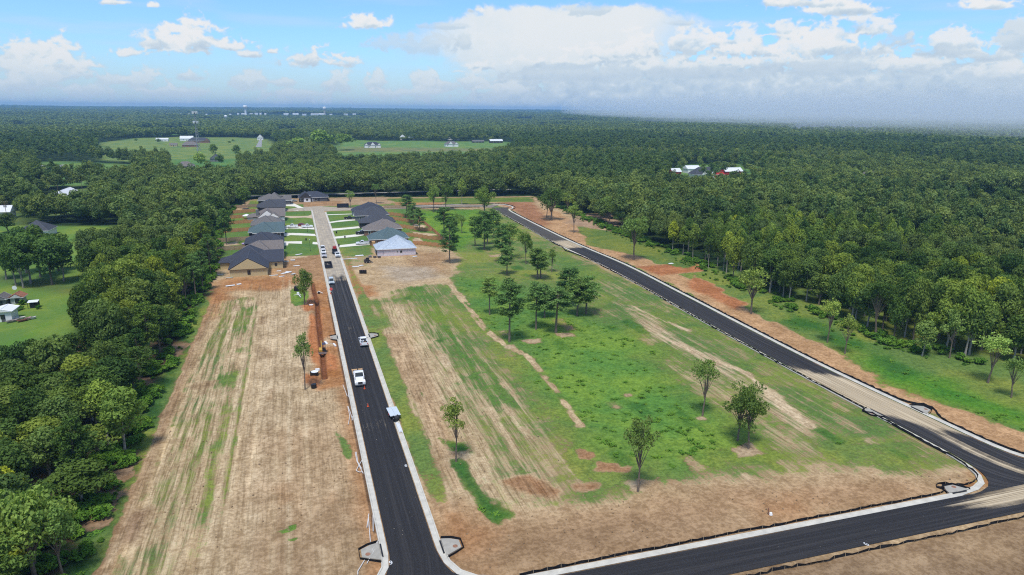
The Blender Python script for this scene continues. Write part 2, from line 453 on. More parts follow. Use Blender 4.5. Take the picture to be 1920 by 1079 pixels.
# ------------------------------------------------------------------ mesh builders
class MB:
    """Collects polygons and links them as one mesh object."""
    def __init__(s): s.v = []; s.f = []

    def add(s, vs, fs):
        o = len(s.v); s.v += [tuple(p) for p in vs]; s.f += [tuple(i + o for i in q) for q in fs]; return s

    def box(s, x0, x1, y0, y1, z0, z1):
        return s.add([(x0, y0, z0), (x1, y0, z0), (x1, y1, z0), (x0, y1, z0), (x0, y0, z1), (x1, y0, z1), (x1, y1, z1), (x0, y1, z1)],
                     [(0, 3, 2, 1), (4, 5, 6, 7), (0, 1, 5, 4), (1, 2, 6, 5), (2, 3, 7, 6), (3, 0, 4, 7)])

    def prism(s, poly, z0, z1):
        """Vertical prism over a counter-clockwise polygon; z0/z1 scalars or per-vertex lists."""
        n = len(poly); a = z0 if hasattr(z0, '__len__') else [z0] * n; b = z1 if hasattr(z1, '__len__') else [z1] * n
        return s.add([(p[0], p[1], a[i]) for i, p in enumerate(poly)] + [(p[0], p[1], b[i]) for i, p in enumerate(poly)],
                     [tuple(range(n - 1, -1, -1)), tuple(range(n, 2 * n))] + [(i, (i + 1) % n, n + (i + 1) % n, n + i) for i in range(n)])

    def side(s, prof, x0, x1, in0=0., zin=None):
        """Profile of (y, z) points extruded from x0 to x1; points above zin are drawn in by in0 (tumblehome)."""
        n = len(prof)
        g = lambda z: in0 if zin is not None and z > zin else 0.
        return s.add([(x0 + g(z), y, z) for y, z in prof] + [(x1 - g(z), y, z) for y, z in prof],
                     [tuple(range(n)), tuple(range(2 * n - 1, n - 1, -1))] + [(i, n + i, n + (i + 1) % n, (i + 1) % n) for i in range(n)])

    def tube(s, pts, radii, n=7, cap=True):
        pts = [Vector(p) for p in pts]; rings = []
        o = len(s.v)
        for i, p in enumerate(pts):
            d = (pts[min(i + 1, len(pts) - 1)] - pts[max(i - 1, 0)]).normalized()
            a = d.cross(Vector((0, 0, 1)) if abs(d.z) < .9 else Vector((1, 0, 0))).normalized(); b = d.cross(a)
            r = radii[i] if hasattr(radii, '__len__') else radii
            for k in range(n):
                q = 2 * pi * k / n
                s.v.append(tuple(p + a * (r * cos(q)) + b * (r * sin(q))))
        for i in range(len(pts) - 1):
            for k in range(n):
                s.f.append((o + i * n + k, o + i * n + (k + 1) % n, o + (i + 1) * n + (k + 1) % n, o + (i + 1) * n + k))
        if cap:
            s.f.append(tuple(o + k for k in range(n - 1, -1, -1))); s.f.append(tuple(o + (len(pts) - 1) * n + k for k in range(n)))
        return s

    def cyl(s, x, y, z0, z1, r0, r1=None, n=12):
        return s.tube([(x, y, z0), (x, y, z1)], [r0, r0 if r1 is None else r1], n)

    def wheel(s, x, y, z, r, w, n=16):
        return s.tube([(x - w / 2, y, z), (x + w / 2, y, z)], r, n)

    def mesh(s, name, m):
        me = bpy.data.meshes.new(name); me.from_pydata(s.v, [], s.f); me.update()
        for q in (m if isinstance(m, (list, tuple)) else [m]):
            me.materials.append(MATS[q] if isinstance(q, str) else q)
        return me

    def obj(s, name, m, parent=None, **k):
        return link(name, s.mesh(name, m), parent, **k)


def link(name, data, parent=None, loc=None, rz=None, **props):
    o = bpy.data.objects.new(name, data); COL.objects.link(o)
    if parent is not None: o.parent = parent
    if loc is not None: o.location = loc
    if rz is not None: o.rotation_euler = (0, 0, rz)
    for k, v in props.items(): o[k] = v
    return o


def thing(name, label, category, loc=(0, 0, 0), rz=0., group=None):
    o = bpy.data.objects.new(name, None); COL.objects.link(o); o.empty_display_size = .2
    o.location = loc; o.rotation_euler = (0, 0, rz); o['label'] = label; o['category'] = category
    if group: o['group'] = group
    return o


def dup(root, loc, rz, label, group=None):
    r = root.copy(); COL.objects.link(r); r.location = loc; r.rotation_euler = (0, 0, rz); r['label'] = label
    if group: r['group'] = group
    for ch in list(root.children):
        c = ch.copy(); COL.objects.link(c); c.parent = r
        for g in list(ch.children):
            d = g.copy(); COL.objects.link(d); d.parent = c
    return r


def np_mesh(name, verts, faces, m, attrs=None):
    """Mesh from numpy arrays; faces is (n, 3) or (n, 4)."""
    me = bpy.data.meshes.new(name)
    n, k = faces.shape
    me.vertices.add(len(verts)); me.vertices.foreach_set('co', np.ascontiguousarray(verts, np.float32).ravel())
    me.loops.add(n * k); me.loops.foreach_set('vertex_index', np.ascontiguousarray(faces, np.int32).ravel())
    me.polygons.add(n); me.polygons.foreach_set('loop_start', np.arange(0, n * k, k, dtype=np.int32))
    me.update(calc_edges=True)
    for (an, typ, dom, data) in attrs or ():
        a = me.attributes.new(an, typ, dom)
        a.data.foreach_set({'FLOAT': 'value', 'INT': 'value', 'FLOAT_COLOR': 'color', 'FLOAT_VECTOR': 'vector'}[typ], np.ascontiguousarray(data, np.int32 if typ == 'INT' else np.float32).ravel())
    me.materials.append(MATS[m] if isinstance(m, str) else m)
    return me


# ------------------------------------------------------------------ ground sheet
def axis(lo_far, lo, hi, hi_far, step, grow, cap=2500.):
    mid = [lo]
    while mid[-1] < hi: mid.append(mid[-1] + (step(mid[-1]) if callable(step) else step))
    a, d = [mid[-1]], mid[-1] - mid[-2]
    while a[-1] < hi_far: d = min(d * grow, cap); a.append(a[-1] + d)
    b, d = [mid[0]], mid[1] - mid[0]
    while b[-1] > lo_far: d = min(d * grow, cap); b.append(b[-1] - d)
    return np.array(b[:0:-1] + mid + a[1:])


FAR = 16500.
xs = axis(-FAR, -62, 140, FAR, lambda x: .28 if 0.5 < x < 9 else .75, 1.045)
ys = axis(-3000., 56, 520, FAR, lambda y: max(.5, .0055 * y), 1.05)
GX, GY = np.meshgrid(xs, ys)
SH = GX.shape
gx, gy = GX.ravel(), GY.ravel()
near = (gx > -700) & (gx < 900) & (gy > 20) & (gy < 2600)
NI = np.nonzero(near)[0]
nx, ny = gx[NI], gy[NI]
EDGE = (fbm(nx / 9, ny / 9, 4) - .5) * 2 + (fbm(nx / 2.2 + 7, ny / 2.2, 3) - .5) * .9      # ragged edges, about -1..1
STRK = (fbm(nx / 1.6, ny / 30, 4) - .5) * 2

TAN, STRAW, SAND = (.43, .315, .178), (.47, .365, .215), (.50, .395, .25)
DIRT, BROWN, CLAY, RUST = (.36, .235, .128), (.27, .18, .10), (.36, .18, .075), (.37, .155, .065)
LITTER = (.075, .055, .038)
LUSH, GRASS, OLIVE, LIME, WEED = (.112, .202, .040), (.145, .198, .050), (.15, .168, .055), (.125, .225, .03), (.05, .13, .024)
LAWN, MEADOW, WOOD = (.115, .185, .042), (.10, .165, .048), (.022, .042, .014)

soil = np.tile(np.array(LITTER), (len(gx), 1)); veg = np.tile(np.array(WOOD), (len(gx), 1))
cover = np.zeros((len(gx), 3)); cover[:, 0] = .9; cover[:, 2] = 1.0
relief = np.zeros(len(gx))


def poly_sd(poly, X, Y):
    """Signed distance to a polygon, positive inside."""
    P = np.array(poly, float); d2 = np.full(len(X), 1e18); ins = np.zeros(len(X), bool)
    for i in range(len(P)):
        a, b = P[i], P[(i + 1) % len(P)]; e = b - a
        t = np.clip(((X - a[0]) * e[0] + (Y - a[1]) * e[1]) / max(e @ e, 1e-9), 0, 1)
        d2 = np.minimum(d2, (X - a[0] - t * e[0]) ** 2 + (Y - a[1] - t * e[1]) ** 2)
        c = (a[1] > Y) != (b[1] > Y)
        with np.errstate(divide='ignore', invalid='ignore'):
            xi = a[0] + (Y - a[1]) * e[0] / (e[1] if abs(e[1]) > 1e-12 else 1e-12)
        ins ^= c & (X < xi)
    return np.where(ins, 1, -1) * np.sqrt(d2)


def line_d(pts, X, Y):
    d2 = np.full(len(X), 1e18)
    for a, b in zip(np.array(pts[:-1], float), np.array(pts[1:], float)):
        e = b - a; t = np.clip(((X - a[0]) * e[0] + (Y - a[1]) * e[1]) / max(e @ e, 1e-9), 0, 1)
        d2 = np.minimum(d2, (X - a[0] - t * e[0]) ** 2 + (Y - a[1] - t * e[1]) ** 2)
    return np.sqrt(d2)


def _apply(w, so=None, ve=None, cv=None, st=None, ro=None, a=1.):
    k = w > .002; I = NI[k]; ww = (w[k] * a)[:, None]
    if so is not None: soil[I] = soil[I] * (1 - ww) + np.array(so) * ww
    if ve is not None: veg[I] = veg[I] * (1 - ww) + np.array(ve) * ww
    for c, val in ((0, cv), (1, st), (2, ro)):
        if val is not None: cover[I, c] = cover[I, c] * (1 - ww[:, 0]) + val * ww[:, 0]


def paint(poly, soft=2., rag=2., world=False, streaky=0., **k):
    if soft >= 1.5: soft *= 2.3; rag *= 1.5
    elif soft >= .8: soft *= 1.6; rag *= 1.3
    P = poly if world else W2(poly)
    A = np.array(P); m = soft + rag * 2.5 + 1
    q = (nx > A[:, 0].min() - m) & (nx < A[:, 0].max() + m) & (ny > A[:, 1].min() - m) & (ny < A[:, 1].max() + m)
    w = np.zeros(len(nx))
    d = poly_sd(P, nx[q], ny[q]) + EDGE[q] * rag + STRK[q] * streaky
    w[q] = sm(d, -soft, soft)
    _apply(w, **k)


def stroke(pts, width, soft=.6, rag=.4, world=False, **k):
    P = pts if world else W2(pts)
    w = 1 - sm(line_d(P, nx, ny) + EDGE * rag, width / 2 - soft, width / 2 + soft)
    _apply(w, **k)


def rect(x0, x1, y0, y1, **k):
    paint([(x0, y0), (x1, y0), (x1, y1), (x0, y1)], world=True, **k)


# edge of the woods round the site (world metres)
LEFT_EDGE = [(-32, -60), (-32, 320), (-37, 345), (-38, 452), (-30, 505)]
TOP_EDGE = W2([(620, 371), (720, 370), (860, 370), (1000, 368), (1012, 373), (1045, 388), (1100, 412), (1150, 434), (1190, 449), (1240, 468), (1310, 499),
               (1345, 520), (1400, 545), (1450, 562), (1530, 598), (1600, 626), (1700, 656), (1800, 676), (1960, 698)]) + [(176, 60), (176, -60)]
SITE = LEFT_EDGE + TOP_EDGE
YARD = W2([(-120, 418), (60, 424), (228, 424), (222, 470), (170, 498), (150, 520), (148, 640), (110, 690), (60, 728), (-160, 770), (-260, 600)])
FIELDS = [W2([(640, 263), (955, 266), (972, 282), (900, 310), (640, 316), (628, 290)]),
          W2([(185, 268), (260, 259), (340, 257), (480, 259), (502, 262), (522, 276), (505, 306), (330, 308), (190, 302)]),
          W2([(262, 241.5), (342, 241.5), (342, 254), (262, 254)]),
          W2([(70, 304), (122, 303), (150, 305), (252, 309), (246, 346), (80, 350)]),
          W2([(82, 366), (165, 352), (172, 396), (86, 408)]),
          W2([(318, 300), (442, 300), (446, 344), (322, 344)]),
          W2([(1250, 324), (1290, 309), (1405, 308), (1426, 316), (1406, 366), (1300, 365), (1252, 357)]),
          W2([(1688, 300), (1762, 300), (1762, 312), (1688, 312)]), W2([(1490, 240), (1630, 240), (1640, 249), (1480, 249)]),
          W2([(966, 222), (1000, 222), (1002, 228), (964, 228)]), W2([(1262, 259), (1318, 259), (1322, 270), (1258, 270)]),
          W2([(525, 243), (560, 240), (556, 252), (510, 252)]), W2([(590, 272), (632, 272), (640, 290), (590, 290)]),
          W2([(-20, 400), (36, 396), (40, 424), (-20, 426)])]
def az_r(px, r):
    d = (px - 960) / F_PX * CR - (205 - 539.5) / F_PX * CU + CF
    k = r / math.hypot(d[0], d[1]); return d[0] * k, d[1] * k


TOWN = [az_r(270, 4150), az_r(690, 4150), az_r(690, 5000), az_r(270, 5000)]
COUNTY = [(-120, 520.5), (160, 520.5), (160, 527), (-120, 527)]
CLEAR = [SITE, YARD, TOWN, COUNTY] + FIELDS

# far country: canopy-coloured ground, pale pastures
for i, f in enumerate(FIELDS):
    paint(f, world=True, soft=4, rag=3, so=STRAW, ve=((.12, .21, .055), (.15, .21, .058), (.09, .19, .05))[i % 3], cv=1.15, st=0., ro=.25)
paint(W2([(650, 276), (960, 279), (960, 284), (640, 286)]), world=True, soft=12, rag=5, ve=(.17, .18, .075), cv=1.05)
paint(YARD, world=True, soft=1.5, rag=1, so=DIRT, ve=(.135, .215, .042), cv=1.25, st=0., ro=.25)
stroke([(-20, 660), (60, 628), (90, 605)], 2.2, ve=LIME, cv=1.2, a=.7)
stroke([(-10, 520), (60, 530), (135, 545)], 9, soft=4, ve=(.10, .125, .04), cv=1.0, so=LITTER, a=.7)  # shade under the yard trees, painted into the lawn as a browner band

# building site: base is raked tan soil
paint(SITE, world=True, soft=1.2, rag=1.6, so=TAN, ve=OLIVE, cv=.12, st=.3, ro=1.)
# west plots between the woods and the first road
rect(-34, 9, 30, 268, soft=1.5, rag=1., so=TAN, ve=OLIVE, cv=.05, st=.55)
rect(-34, -26.5, 40, 300, soft=1.2, rag=2.2, so=DIRT, ve=GRASS, cv=.93, st=.0)
rect(-33, -30, 60, 240, soft=1.2, rag=2.4, so=DIRT, ve=WEED, cv=.95, st=.0)
rect(-28.6, -26.4, 40, 240, soft=.79, rag=1., so=(.32, .215, .12), ve=OLIVE, cv=.15, st=.8)
rect(-26, -17, 40, 236, soft=1.2, rag=.6, so=STRAW, ve=(.115, .15, .048), cv=.52, st=.95, streaky=1.)
rect(-18.4, -12.2, 40, 236, soft=1.9, rag=1.6, so=STRAW, ve=(.095, .16, .034), cv=.575, st=.9, streaky=1.6)
rect(-16.6, -14.4, 40, 190, soft=1.2, rag=1.8, so=STRAW, ve=GRASS, cv=.67, st=.8, streaky=1.6)
rect(-12.4, 6, 40, 262, soft=1.5, rag=1, so=(.43, .33, .20), ve=OLIVE, cv=.16, st=.7)
rect(-10.5, -7.6, 60, 226, soft=.8, rag=.5, so=SAND, ve=OLIVE, cv=.04, st=.7, a=.55)
rect(-9, 6, 92, 134, soft=6, rag=4, so=DIRT, cv=.05, st=.35, a=.6)
rect(-14, 8, 40, 98, soft=5, rag=3, so=BROWN, cv=.02, st=.15, a=.7)
rect(6.2, 8.4, 60, 160, soft=1.2, rag=1.2, so=CLAY, cv=.02, st=.3, a=.7)
rect(2.0, 8.4, 150, 300, soft=1., rag=.9, so=CLAY, cv=.02, st=.15)
for p in ([(580, 590), (599, 588), (606, 664), (601, 684), (585, 680), (577, 640)], [(610, 662), (632, 668), (628, 706), (612, 700)], [(574, 700), (600, 712), (596, 726), (568, 720)],
          [(586, 590), (600, 584), (606, 618), (590, 620)], [(560, 568), (590, 556), (592, 584), (572, 586)]):
    paint(p, soft=.6, rag=.7, so=(.40, .165, .065), cv=.0)
for x, y, r in ((621, 700, 1.6), (610, 580, 2)):
    a = G(x, y); rect(a[0] - r, a[0] + r, a[1] - r, a[1] + r, soft=.8, rag=.8, so=(.34, .15, .05), cv=.0)
paint([(540, 545), (556, 536), (580, 546), (576, 572), (550, 576)], soft=.8, rag=1, so=DIRT, ve=LUSH, cv=.9)
paint([(505, 1000), (552, 986), (556, 992), (540, 1002)], soft=.4, rag=.5, ve=LUSH, cv=.75)
paint([(630, 810), (650, 826), (655, 860), (640, 850)], soft=.8, rag=1.2, ve=GRASS, cv=.62)
paint([(537, 985), (556, 984), (557, 991), (535, 993)], soft=.3, rag=.3, ve=LUSH, cv=1.)
paint([(538, 1010), (556, 1008), (557, 1015), (540, 1017)], soft=.3, rag=.3, ve=LUSH, cv=1.)
# house plot of the tan house: torn-up clay and sand
rect(-34, 8.2, 252, 300, soft=2.5, rag=2.5, so=(.42, .26, .13), ve=OLIVE, cv=.2, st=.1)
paint([(410, 524), (520, 520), (560, 500), (600, 500), (604, 520), (520, 545), (430, 545)], soft=1.5, rag=2, so=CLAY, cv=.03)
paint([(520, 486), (606, 472), (612, 520), (560, 530), (530, 510)], soft=1.5, rag=2, so=(.33, .2, .1), cv=.02)
paint([(536, 478), (580, 472), (572, 482), (540, 486)], soft=.8, rag=1, so=SAND, cv=.0)
paint([(385, 560), (420, 530), (430, 560), (400, 600)], soft=1.5, rag=2, so=CLAY, ve=GRASS, cv=.35)
paint([(385, 470), (420, 480), (430, 520), (395, 530), (375, 500)], soft=1.5, rag=2, so=SAND, ve=GRASS, cv=.42)

# large field between the roads: raked soil greening over, stripes run along the roads
FIELD = [(16.5, 76), (112, 76), (116, 300), (119, 425), (70, 433), (16.5, 300)]
paint(FIELD, world=True, soft=1, rag=.6, so=TAN, ve=(.11, .155, .04), cv=.50, st=.6)
paint([(700, 520), (845, 470), (860, 440), (900, 395), (925, 392), (1040, 462), (1300, 600), (1490, 700), (1640, 780), (1720, 830), (1500, 900), (1200, 930), (1050, 950), (900, 880), (760, 640)],
      soft=4, rag=4, so=STRAW, ve=GRASS, cv=.62, st=.35)
paint([(760, 395), (900, 393), (940, 410), (900, 440), (850, 480), (800, 425)], soft=2, rag=3, ve=LIME, cv=.80, st=.1)
rect(17, 24, 92, 240, soft=3, rag=2, so=STRAW, ve=OLIVE, cv=.40, st=.6, streaky=1.5)
rect(22, 33, 92, 215, soft=3, rag=2, so=STRAW, ve=OLIVE, cv=.39, st=.9, streaky=1.5)
rect(21, 27, 100, 185, soft=1.2, rag=1.2, so=(.40, .28, .16), ve=OLIVE, cv=.28, st=.8, streaky=1.5)
rect(32, 44, 92, 245, soft=3, rag=2, so=STRAW, ve=(.12, .165, .042), cv=.51, st=.85, streaky=2.)
rect(36, 41, 130, 246, soft=1.6, rag=1.2, ve=(.105, .18, .034), cv=.62, st=.7, streaky=1.5)
rect(20.5, 24, 190, 246, soft=1.2, rag=1.2, ve=GRASS, cv=.64, st=.6, streaky=1.5)
paint([(1000, 850), (1070, 830), (1090, 870), (1060, 905), (960, 900)], soft=2, rag=3, so=STRAW, ve=OLIVE, cv=.50, st=.5)
# lush heart of the field
paint([(852, 520), (930, 520), (1010, 560), (1090, 590), (1200, 625), (1300, 672), (1395, 735), (1470, 800), (1440, 850), (1330, 868), (1230, 900), (1100, 862), (1080, 800), (1000, 715), (985, 660), (905, 610)],
      soft=2.4, rag=3, so=DIRT, ve=(.108, .200, .040), cv=.84, st=.0)
paint([(1020, 660), (1150, 630), (1290, 690), (1400, 770), (1420, 820), (1300, 830), (1160, 800), (1060, 740)], soft=4, rag=4, ve=(.115, .222, .040), cv=1.0, st=0.)
paint([(1420, 770), (1470, 790), (1480, 840), (1440, 850)], soft=2, rag=2, ve=LIME, cv=.9)
paint([(1060, 905), (1120, 860), (1230, 880), (1240, 915), (1120, 940), (1050, 955)], soft=2, rag=3, ve=GRASS, cv=.70, st=.1)
paint([(1040, 480), (1100, 500), (1300, 600), (1400, 660), (1380, 680), (1200, 590), (1060, 520)], soft=2.5, rag=3, so=STRAW, ve=(.115, .185, .042), cv=.70, st=.5)
rect(88, 111, 84, 230, soft=3, rag=3, so=STRAW, ve=(.115, .175, .042), cv=.585, st=.65, streaky=1.5)
rect(78, 92, 92, 150, soft=3, rag=3, so=STRAW, ve=(.115, .17, .042), cv=.52, st=.6, streaky=1.5)
paint([(1180, 575), (1350, 680), (1500, 780), (1530, 850), (1480, 800), (1330, 690), (1210, 620)], soft=1.4, rag=2.5, so=SAND, ve=(.13, .17, .05), cv=.49, st=.75, streaky=1.5)
paint([(1560, 800), (1660, 830), (1720, 880), (1600, 890), (1540, 850)], soft=2, rag=3, ve=GRASS, cv=.64, st=.3)
# bare places and tracks in the field
for dx_ in (-3, 4):
    stroke([(832 + dx_, 520), (862 + dx_, 555), (905 + dx_, 612), (945 + dx_, 645), (990 + dx_, 668), (1040 + dx_, 730), (1090 + dx_, 800)], .75, soft=.45, rag=.5, so=STRAW, ve=OLIVE, cv=.16, st=.6, a=.9)
stroke([(1215, 620), (1260, 640), (1330, 672), (1400, 700), (1450, 745), (1520, 800)], 1.5, soft=.9, rag=1.4, so=SAND, ve=OLIVE, cv=.26, st=.6)
stroke([(1180, 572), (1230, 596), (1290, 620)], 1., soft=.7, rag=.9, so=SAND, cv=.34)
for a, b, r in ((1195, 912, 4), (1395, 845, 5), (1316, 785, 3), (1000, 640, 4), (1062, 628, 4), (955, 650, 3), (930, 480, 5), (1180, 740, 1.5)):
    q = G(a, b); rect(q[0] - r / 2, q[0] + r / 2, q[1] - r / 2.4, q[1] + r / 2.4, soft=.75, rag=1.5, so=(.38, .29, .18), ve=GRASS, cv=.30)
for p in ([(1120, 868), (1180, 872), (1176, 884), (1118, 880)], [(1092, 846), (1110, 851), (1105, 860), (1090, 858)], [(1075, 905), (1130, 905), (1120, 922), (1070, 918)], [(930, 900), (990, 890), (1060, 918), (1040, 940), (960, 920)]):
    paint(p, soft=.7, rag=1.4, so=(.32, .18, .09), cv=.24)
for q in range(60):                                     # scattered bare spots and weed patches that break up the sward
    x_, y_ = RNG.uniform(20, 108), 84 + 240 * RNG.random() ** 1.4; r = RNG.uniform(.8, 3.2)
    rect(x_ - r * .5, x_ + r * .5, y_ - r * RNG.uniform(.6, 2.), y_ + r * RNG.uniform(.6, 2.), soft=.75, rag=1.3, so=(STRAW, TAN, SAND)[q % 3], ve=(OLIVE, WEED)[q % 2], cv=(.40, .80)[q % 2], a=.75)
# sandy works yard by the unfinished house
paint([(640, 488), (690, 470), (790, 462), (850, 470), (846, 505), (834, 530), (740, 535), (700, 560), (668, 540)], soft=2.2, rag=2.5, so=TAN, ve=OLIVE, cv=.12, st=.1)
paint([(780, 470), (845, 475), (838, 512), (790, 510), (760, 500)], soft=2, rag=2.5, so=(.34, .22, .115), cv=.05, st=.1)
paint([(720, 500), (800, 500), (830, 520), (760, 530), (720, 520)], soft=2, rag=2, so=(.38, .31, .22), ve=OLIVE, cv=.1)
paint([(640, 480), (660, 474), (700, 480), (690, 500), (650, 506)], soft=1.2, rag=1.6, so=TAN, ve=GRASS, cv=.45, st=.0)
paint([(660, 536), (700, 535), (706, 556), (672, 562)], soft=1.2, rag=1.6, so=CLAY, cv=.1)
# verge east of the first road
rect(16.8, 20.4, 95, 240, soft=.7, rag=.9, so=DIRT, ve=GRASS, cv=.70, st=.0)
rect(16.8, 18.6, 120, 190, soft=.5, rag=.7, so=DIRT, ve=GRASS, cv=.86, st=.0)
rect(16.9, 19.5, 228, 292, soft=.7, rag=.9, so=CLAY, ve=GRASS, cv=.5, st=.0)
# brown graded corner by the cross road
paint([(800, 1100), (790, 930), (860, 930), (930, 985), (1040, 965), (1200, 930), (1420, 900), (1600, 900), (1860, 905), (1790, 930), (1400, 1005), (1000, 1090)], soft=3, rag=3, so=DIRT, ve=OLIVE, cv=.07, st=.1)
paint([(820, 1079), (840, 1000), (960, 1000), (1200, 965), (1420, 950), (1440, 995), (1200, 1040), (1010, 1079)], soft=3, rag=2.5, so=BROWN, cv=.02, st=.1, a=.8)
paint([(800, 960), (860, 950), (930, 1000), (900, 1060), (840, 1040)], soft=2, rag=2, so=CLAY, cv=.0, a=.7)
paint([(1400, 950), (1500, 930), (1520, 960), (1440, 990)], soft=2, rag=2, so=CLAY, cv=.0, a=.5)
paint([(845, 860), (880, 865), (905, 920), (950, 968), (930, 985), (890, 940), (850, 890)], soft=.9, rag=1.5, ve=WEED, cv=.88, st=0.)
paint([(820, 820), (880, 830), (890, 850), (840, 852)], soft=.9, rag=1.4, ve=WEED, cv=.75, st=0.)
paint([(1840, 880), (1872, 896), (1868, 912), (1800, 915)], soft=.8, rag=1, so=CLAY, ve=GRASS, cv=.45)
for k_, x_ in enumerate(np.r_[np.arange(-27.4, -11, .83), np.arange(-10.6, .6, 1.5), np.arange(18.2, 44, 1.05)]):
    x_ += RNG.uniform(-.2, .2); y0_ = RNG.uniform(60, 100); y1_ = RNG.uniform(170, 262) if x_ < 6 else RNG.uniform(150, 236)
    wob = RNG.uniform(-.5, .5)
    stroke([(x_, max(y0_, 94 if x_ > 6 else 60)), (x_ + wob, (y0_ + y1_) / 2), (x_ + wob * .3, y1_)], RNG.uniform(.25, .6), soft=.32, rag=.22, world=True,
           so=((.56, .46, .30), (.30, .22, .125), (.54, .43, .27))[k_ % 3], cv=(.30, .56, .36)[k_ % 3], a=RNG.uniform(.3, .7) * (1. if x_ < 6 else .5))
for q in range(34):
    x_, y_ = RNG.uniform(-30, 6), RNG.uniform(85, 250); r = RNG.uniform(.6, 2.4)
    rect(x_ - r * .4, x_ + r * .4, y_ - r * 1.6, y_ + r * 1.6, soft=.75, rag=1.2, so=(SAND, DIRT, BROWN)[q % 3], ve=OLIVE, cv=(.2, .45)[q % 2], a=.55)
# south of the cross road
rect(20, 200, -40, 67.9, soft=.6, rag=.5, so=BROWN, ve=OLIVE, cv=.10, st=.0)
rect(-20, 200, 56, 67.9, soft=2, rag=3, so=(.22, .15, .085), ve=(.12, .12, .04), cv=.22, st=.0)
paint([(1640, 1040), (1850, 990), (1950, 985), (1950, 1030), (1700, 1075)], soft=2, rag=3, so=(.33, .23, .13), cv=.05)
# east verge: bare sandy strip then rough grass up to the woods
paint([(118, 40), (300, 40), (240, 120), (165, 200), (150, 330), (120, 450), (60, 480), (-30, 500), (-30, 455), (118, 445)], world=True, soft=1, rag=.6, so=TAN, ve=GRASS, cv=.80, st=.1)
BANK = [(120.5, 60), (122, 100), (120.5, 130), (122.5, 170), (125, 200), (128, 240), (124, 290), (123, 350), (126, 405), (134, 430)]
paint(BANK + [(152, 400), (148, 360), (137, 320), (140, 260), (139, 235), (134, 200), (131, 150), (132, 110), (134, 60)], world=True, soft=1.2, rag=2., so=(.43, .265, .135), ve=OLIVE, cv=.06, st=.35)
paint([(1190, 500), (1300, 492), (1330, 508), (1240, 516)], soft=1, rag=1.5, so=RUST, cv=.0)
paint([(1300, 515), (1400, 570), (1380, 580), (1290, 540)], soft=1, rag=2, so=RUST, ve=GRASS, cv=.15)
paint([(1600, 640), (1700, 690), (1860, 745), (1960, 770), (1960, 810), (1860, 790), (1700, 735), (1600, 690)], soft=3, rag=3, ve=(.07, .185, .022), cv=1.05, st=0.)
paint([(1080, 420), (1160, 440), (1300, 490), (1290, 505), (1190, 480), (1100, 460)], soft=2, rag=2, ve=(.125, .17, .04), cv=.9)
paint([(1090, 400), (1150, 400), (1170, 425), (1110, 430), (1060, 418)], soft=1.5, rag=2, so=(.36, .25, .16), ve=OLIVE, cv=.25)
paint([(930, 378), (980, 376), (1000, 380), (1030, 420), (1010, 425), (965, 396)], soft=1.5, rag=1.5, so=(.32, .16, .08), cv=.02)
paint([(1480, 580), (1700, 690), (1690, 700), (1470, 600)], soft=2, rag=3, ve=WEED, cv=.95)
# strip between the subdivision's end and the woods
paint([(700, 372), (1000, 370), (1000, 379), (920, 380), (700, 384)], soft=2, rag=2, so=(.33, .22, .12), ve=(.12, .17, .04), cv=.74, st=.0)
paint([(740, 380), (830, 380), (830, 384), (740, 385)], soft=1.5, rag=2, so=CLAY, cv=.1)
rect(-8, 60, 459, 500, soft=1.5, rag=2, so=(.35, .25, .15), ve=OLIVE, cv=.15, st=.0)
rect(2, 28, 459, 480, soft=1.5, rag=2, so=(.33, .2, .1), ve=OLIVE, cv=.03, st=.0)
# lawns of the finished plots
for (x0, x1, y0, y1, c) in ((-7.5, 7.8, 301, 438, 1.15), (16.6, 34, 313, 434, 1.15), (-36, -22, 301, 452, .86), (48, 69, 313, 436, .72), (-8, 4, 440, 470, 1.1), (16.6, 32, 424, 431, 1.1)):
    rect(x0, x1, y0, y1, soft=.6, rag=.3, so=(.34, .25, .15), ve=LAWN, cv=c, st=0., ro=.5)
rect(16.7, 30, 296, 313, soft=1.2, rag=1.5, so=TAN, ve=GRASS, cv=.7, st=.0, ro=.6)
for p in ([(415, 458), (446, 453), (445, 459), (410, 463)], [(780, 420), (800, 424), (790, 430), (760, 428)], [(770, 434), (800, 436), (826, 441), (780, 440)], [(775, 446), (790, 446), (795, 455), (778, 455)]):
    paint(p, soft=.8, rag=1.2, so=SAND, ve=GRASS, cv=.25)
# wood floor under the eaves of the left wood is leaf litter
rect(-60, -31.5, 60, 330, soft=1.5, rag=2.5, so=(.10, .07, .045), ve=WOOD, cv=.45, st=.0)
for a, b in ((270, 720), (245, 870), (205, 950), (330, 660), (255, 990)):
    q = G(a, b); rect(q[0] - 2, q[0] + 1.5, q[1] - 5, q[1] + 5, soft=1.4, rag=1.6, so=(.28, .19, .115), ve=WOOD, cv=.12)

# relief: soft ruts, spoil heaps and the open trench
TRENCH = [(3.5, 252), (3.7, 238), (4.2, 229), (3.8, 204), (3.75, 188), (3.8, 177), (3.6, 163), (3.55, 157)]
r_ = np.zeros(len(nx))
site_d = poly_sd(SITE, nx, ny)
r_ += np.where(site_d > 0, (fbm(nx / 14, ny / 30, 3) - .5) * .35, 0)
for (x0, x1, y0, y1, hh) in ((1.2, 3.0, 178, 226, .55), (5.0, 7.0, 166, 200, .45), (5.0, 6.6, 205, 228, .35), (-1.5, 1.8, 153, 158, .5)):
    d = np.minimum(np.minimum(nx - x0, x1 - nx), np.minimum(ny - y0, y1 - ny))
    r_ += hh * sm(d + EDGE * .35, -.4, .9) * (.7 + .5 * EDGE)
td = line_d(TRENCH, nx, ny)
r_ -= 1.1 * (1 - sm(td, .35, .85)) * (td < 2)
w = 1 - sm(td, .45, .8)
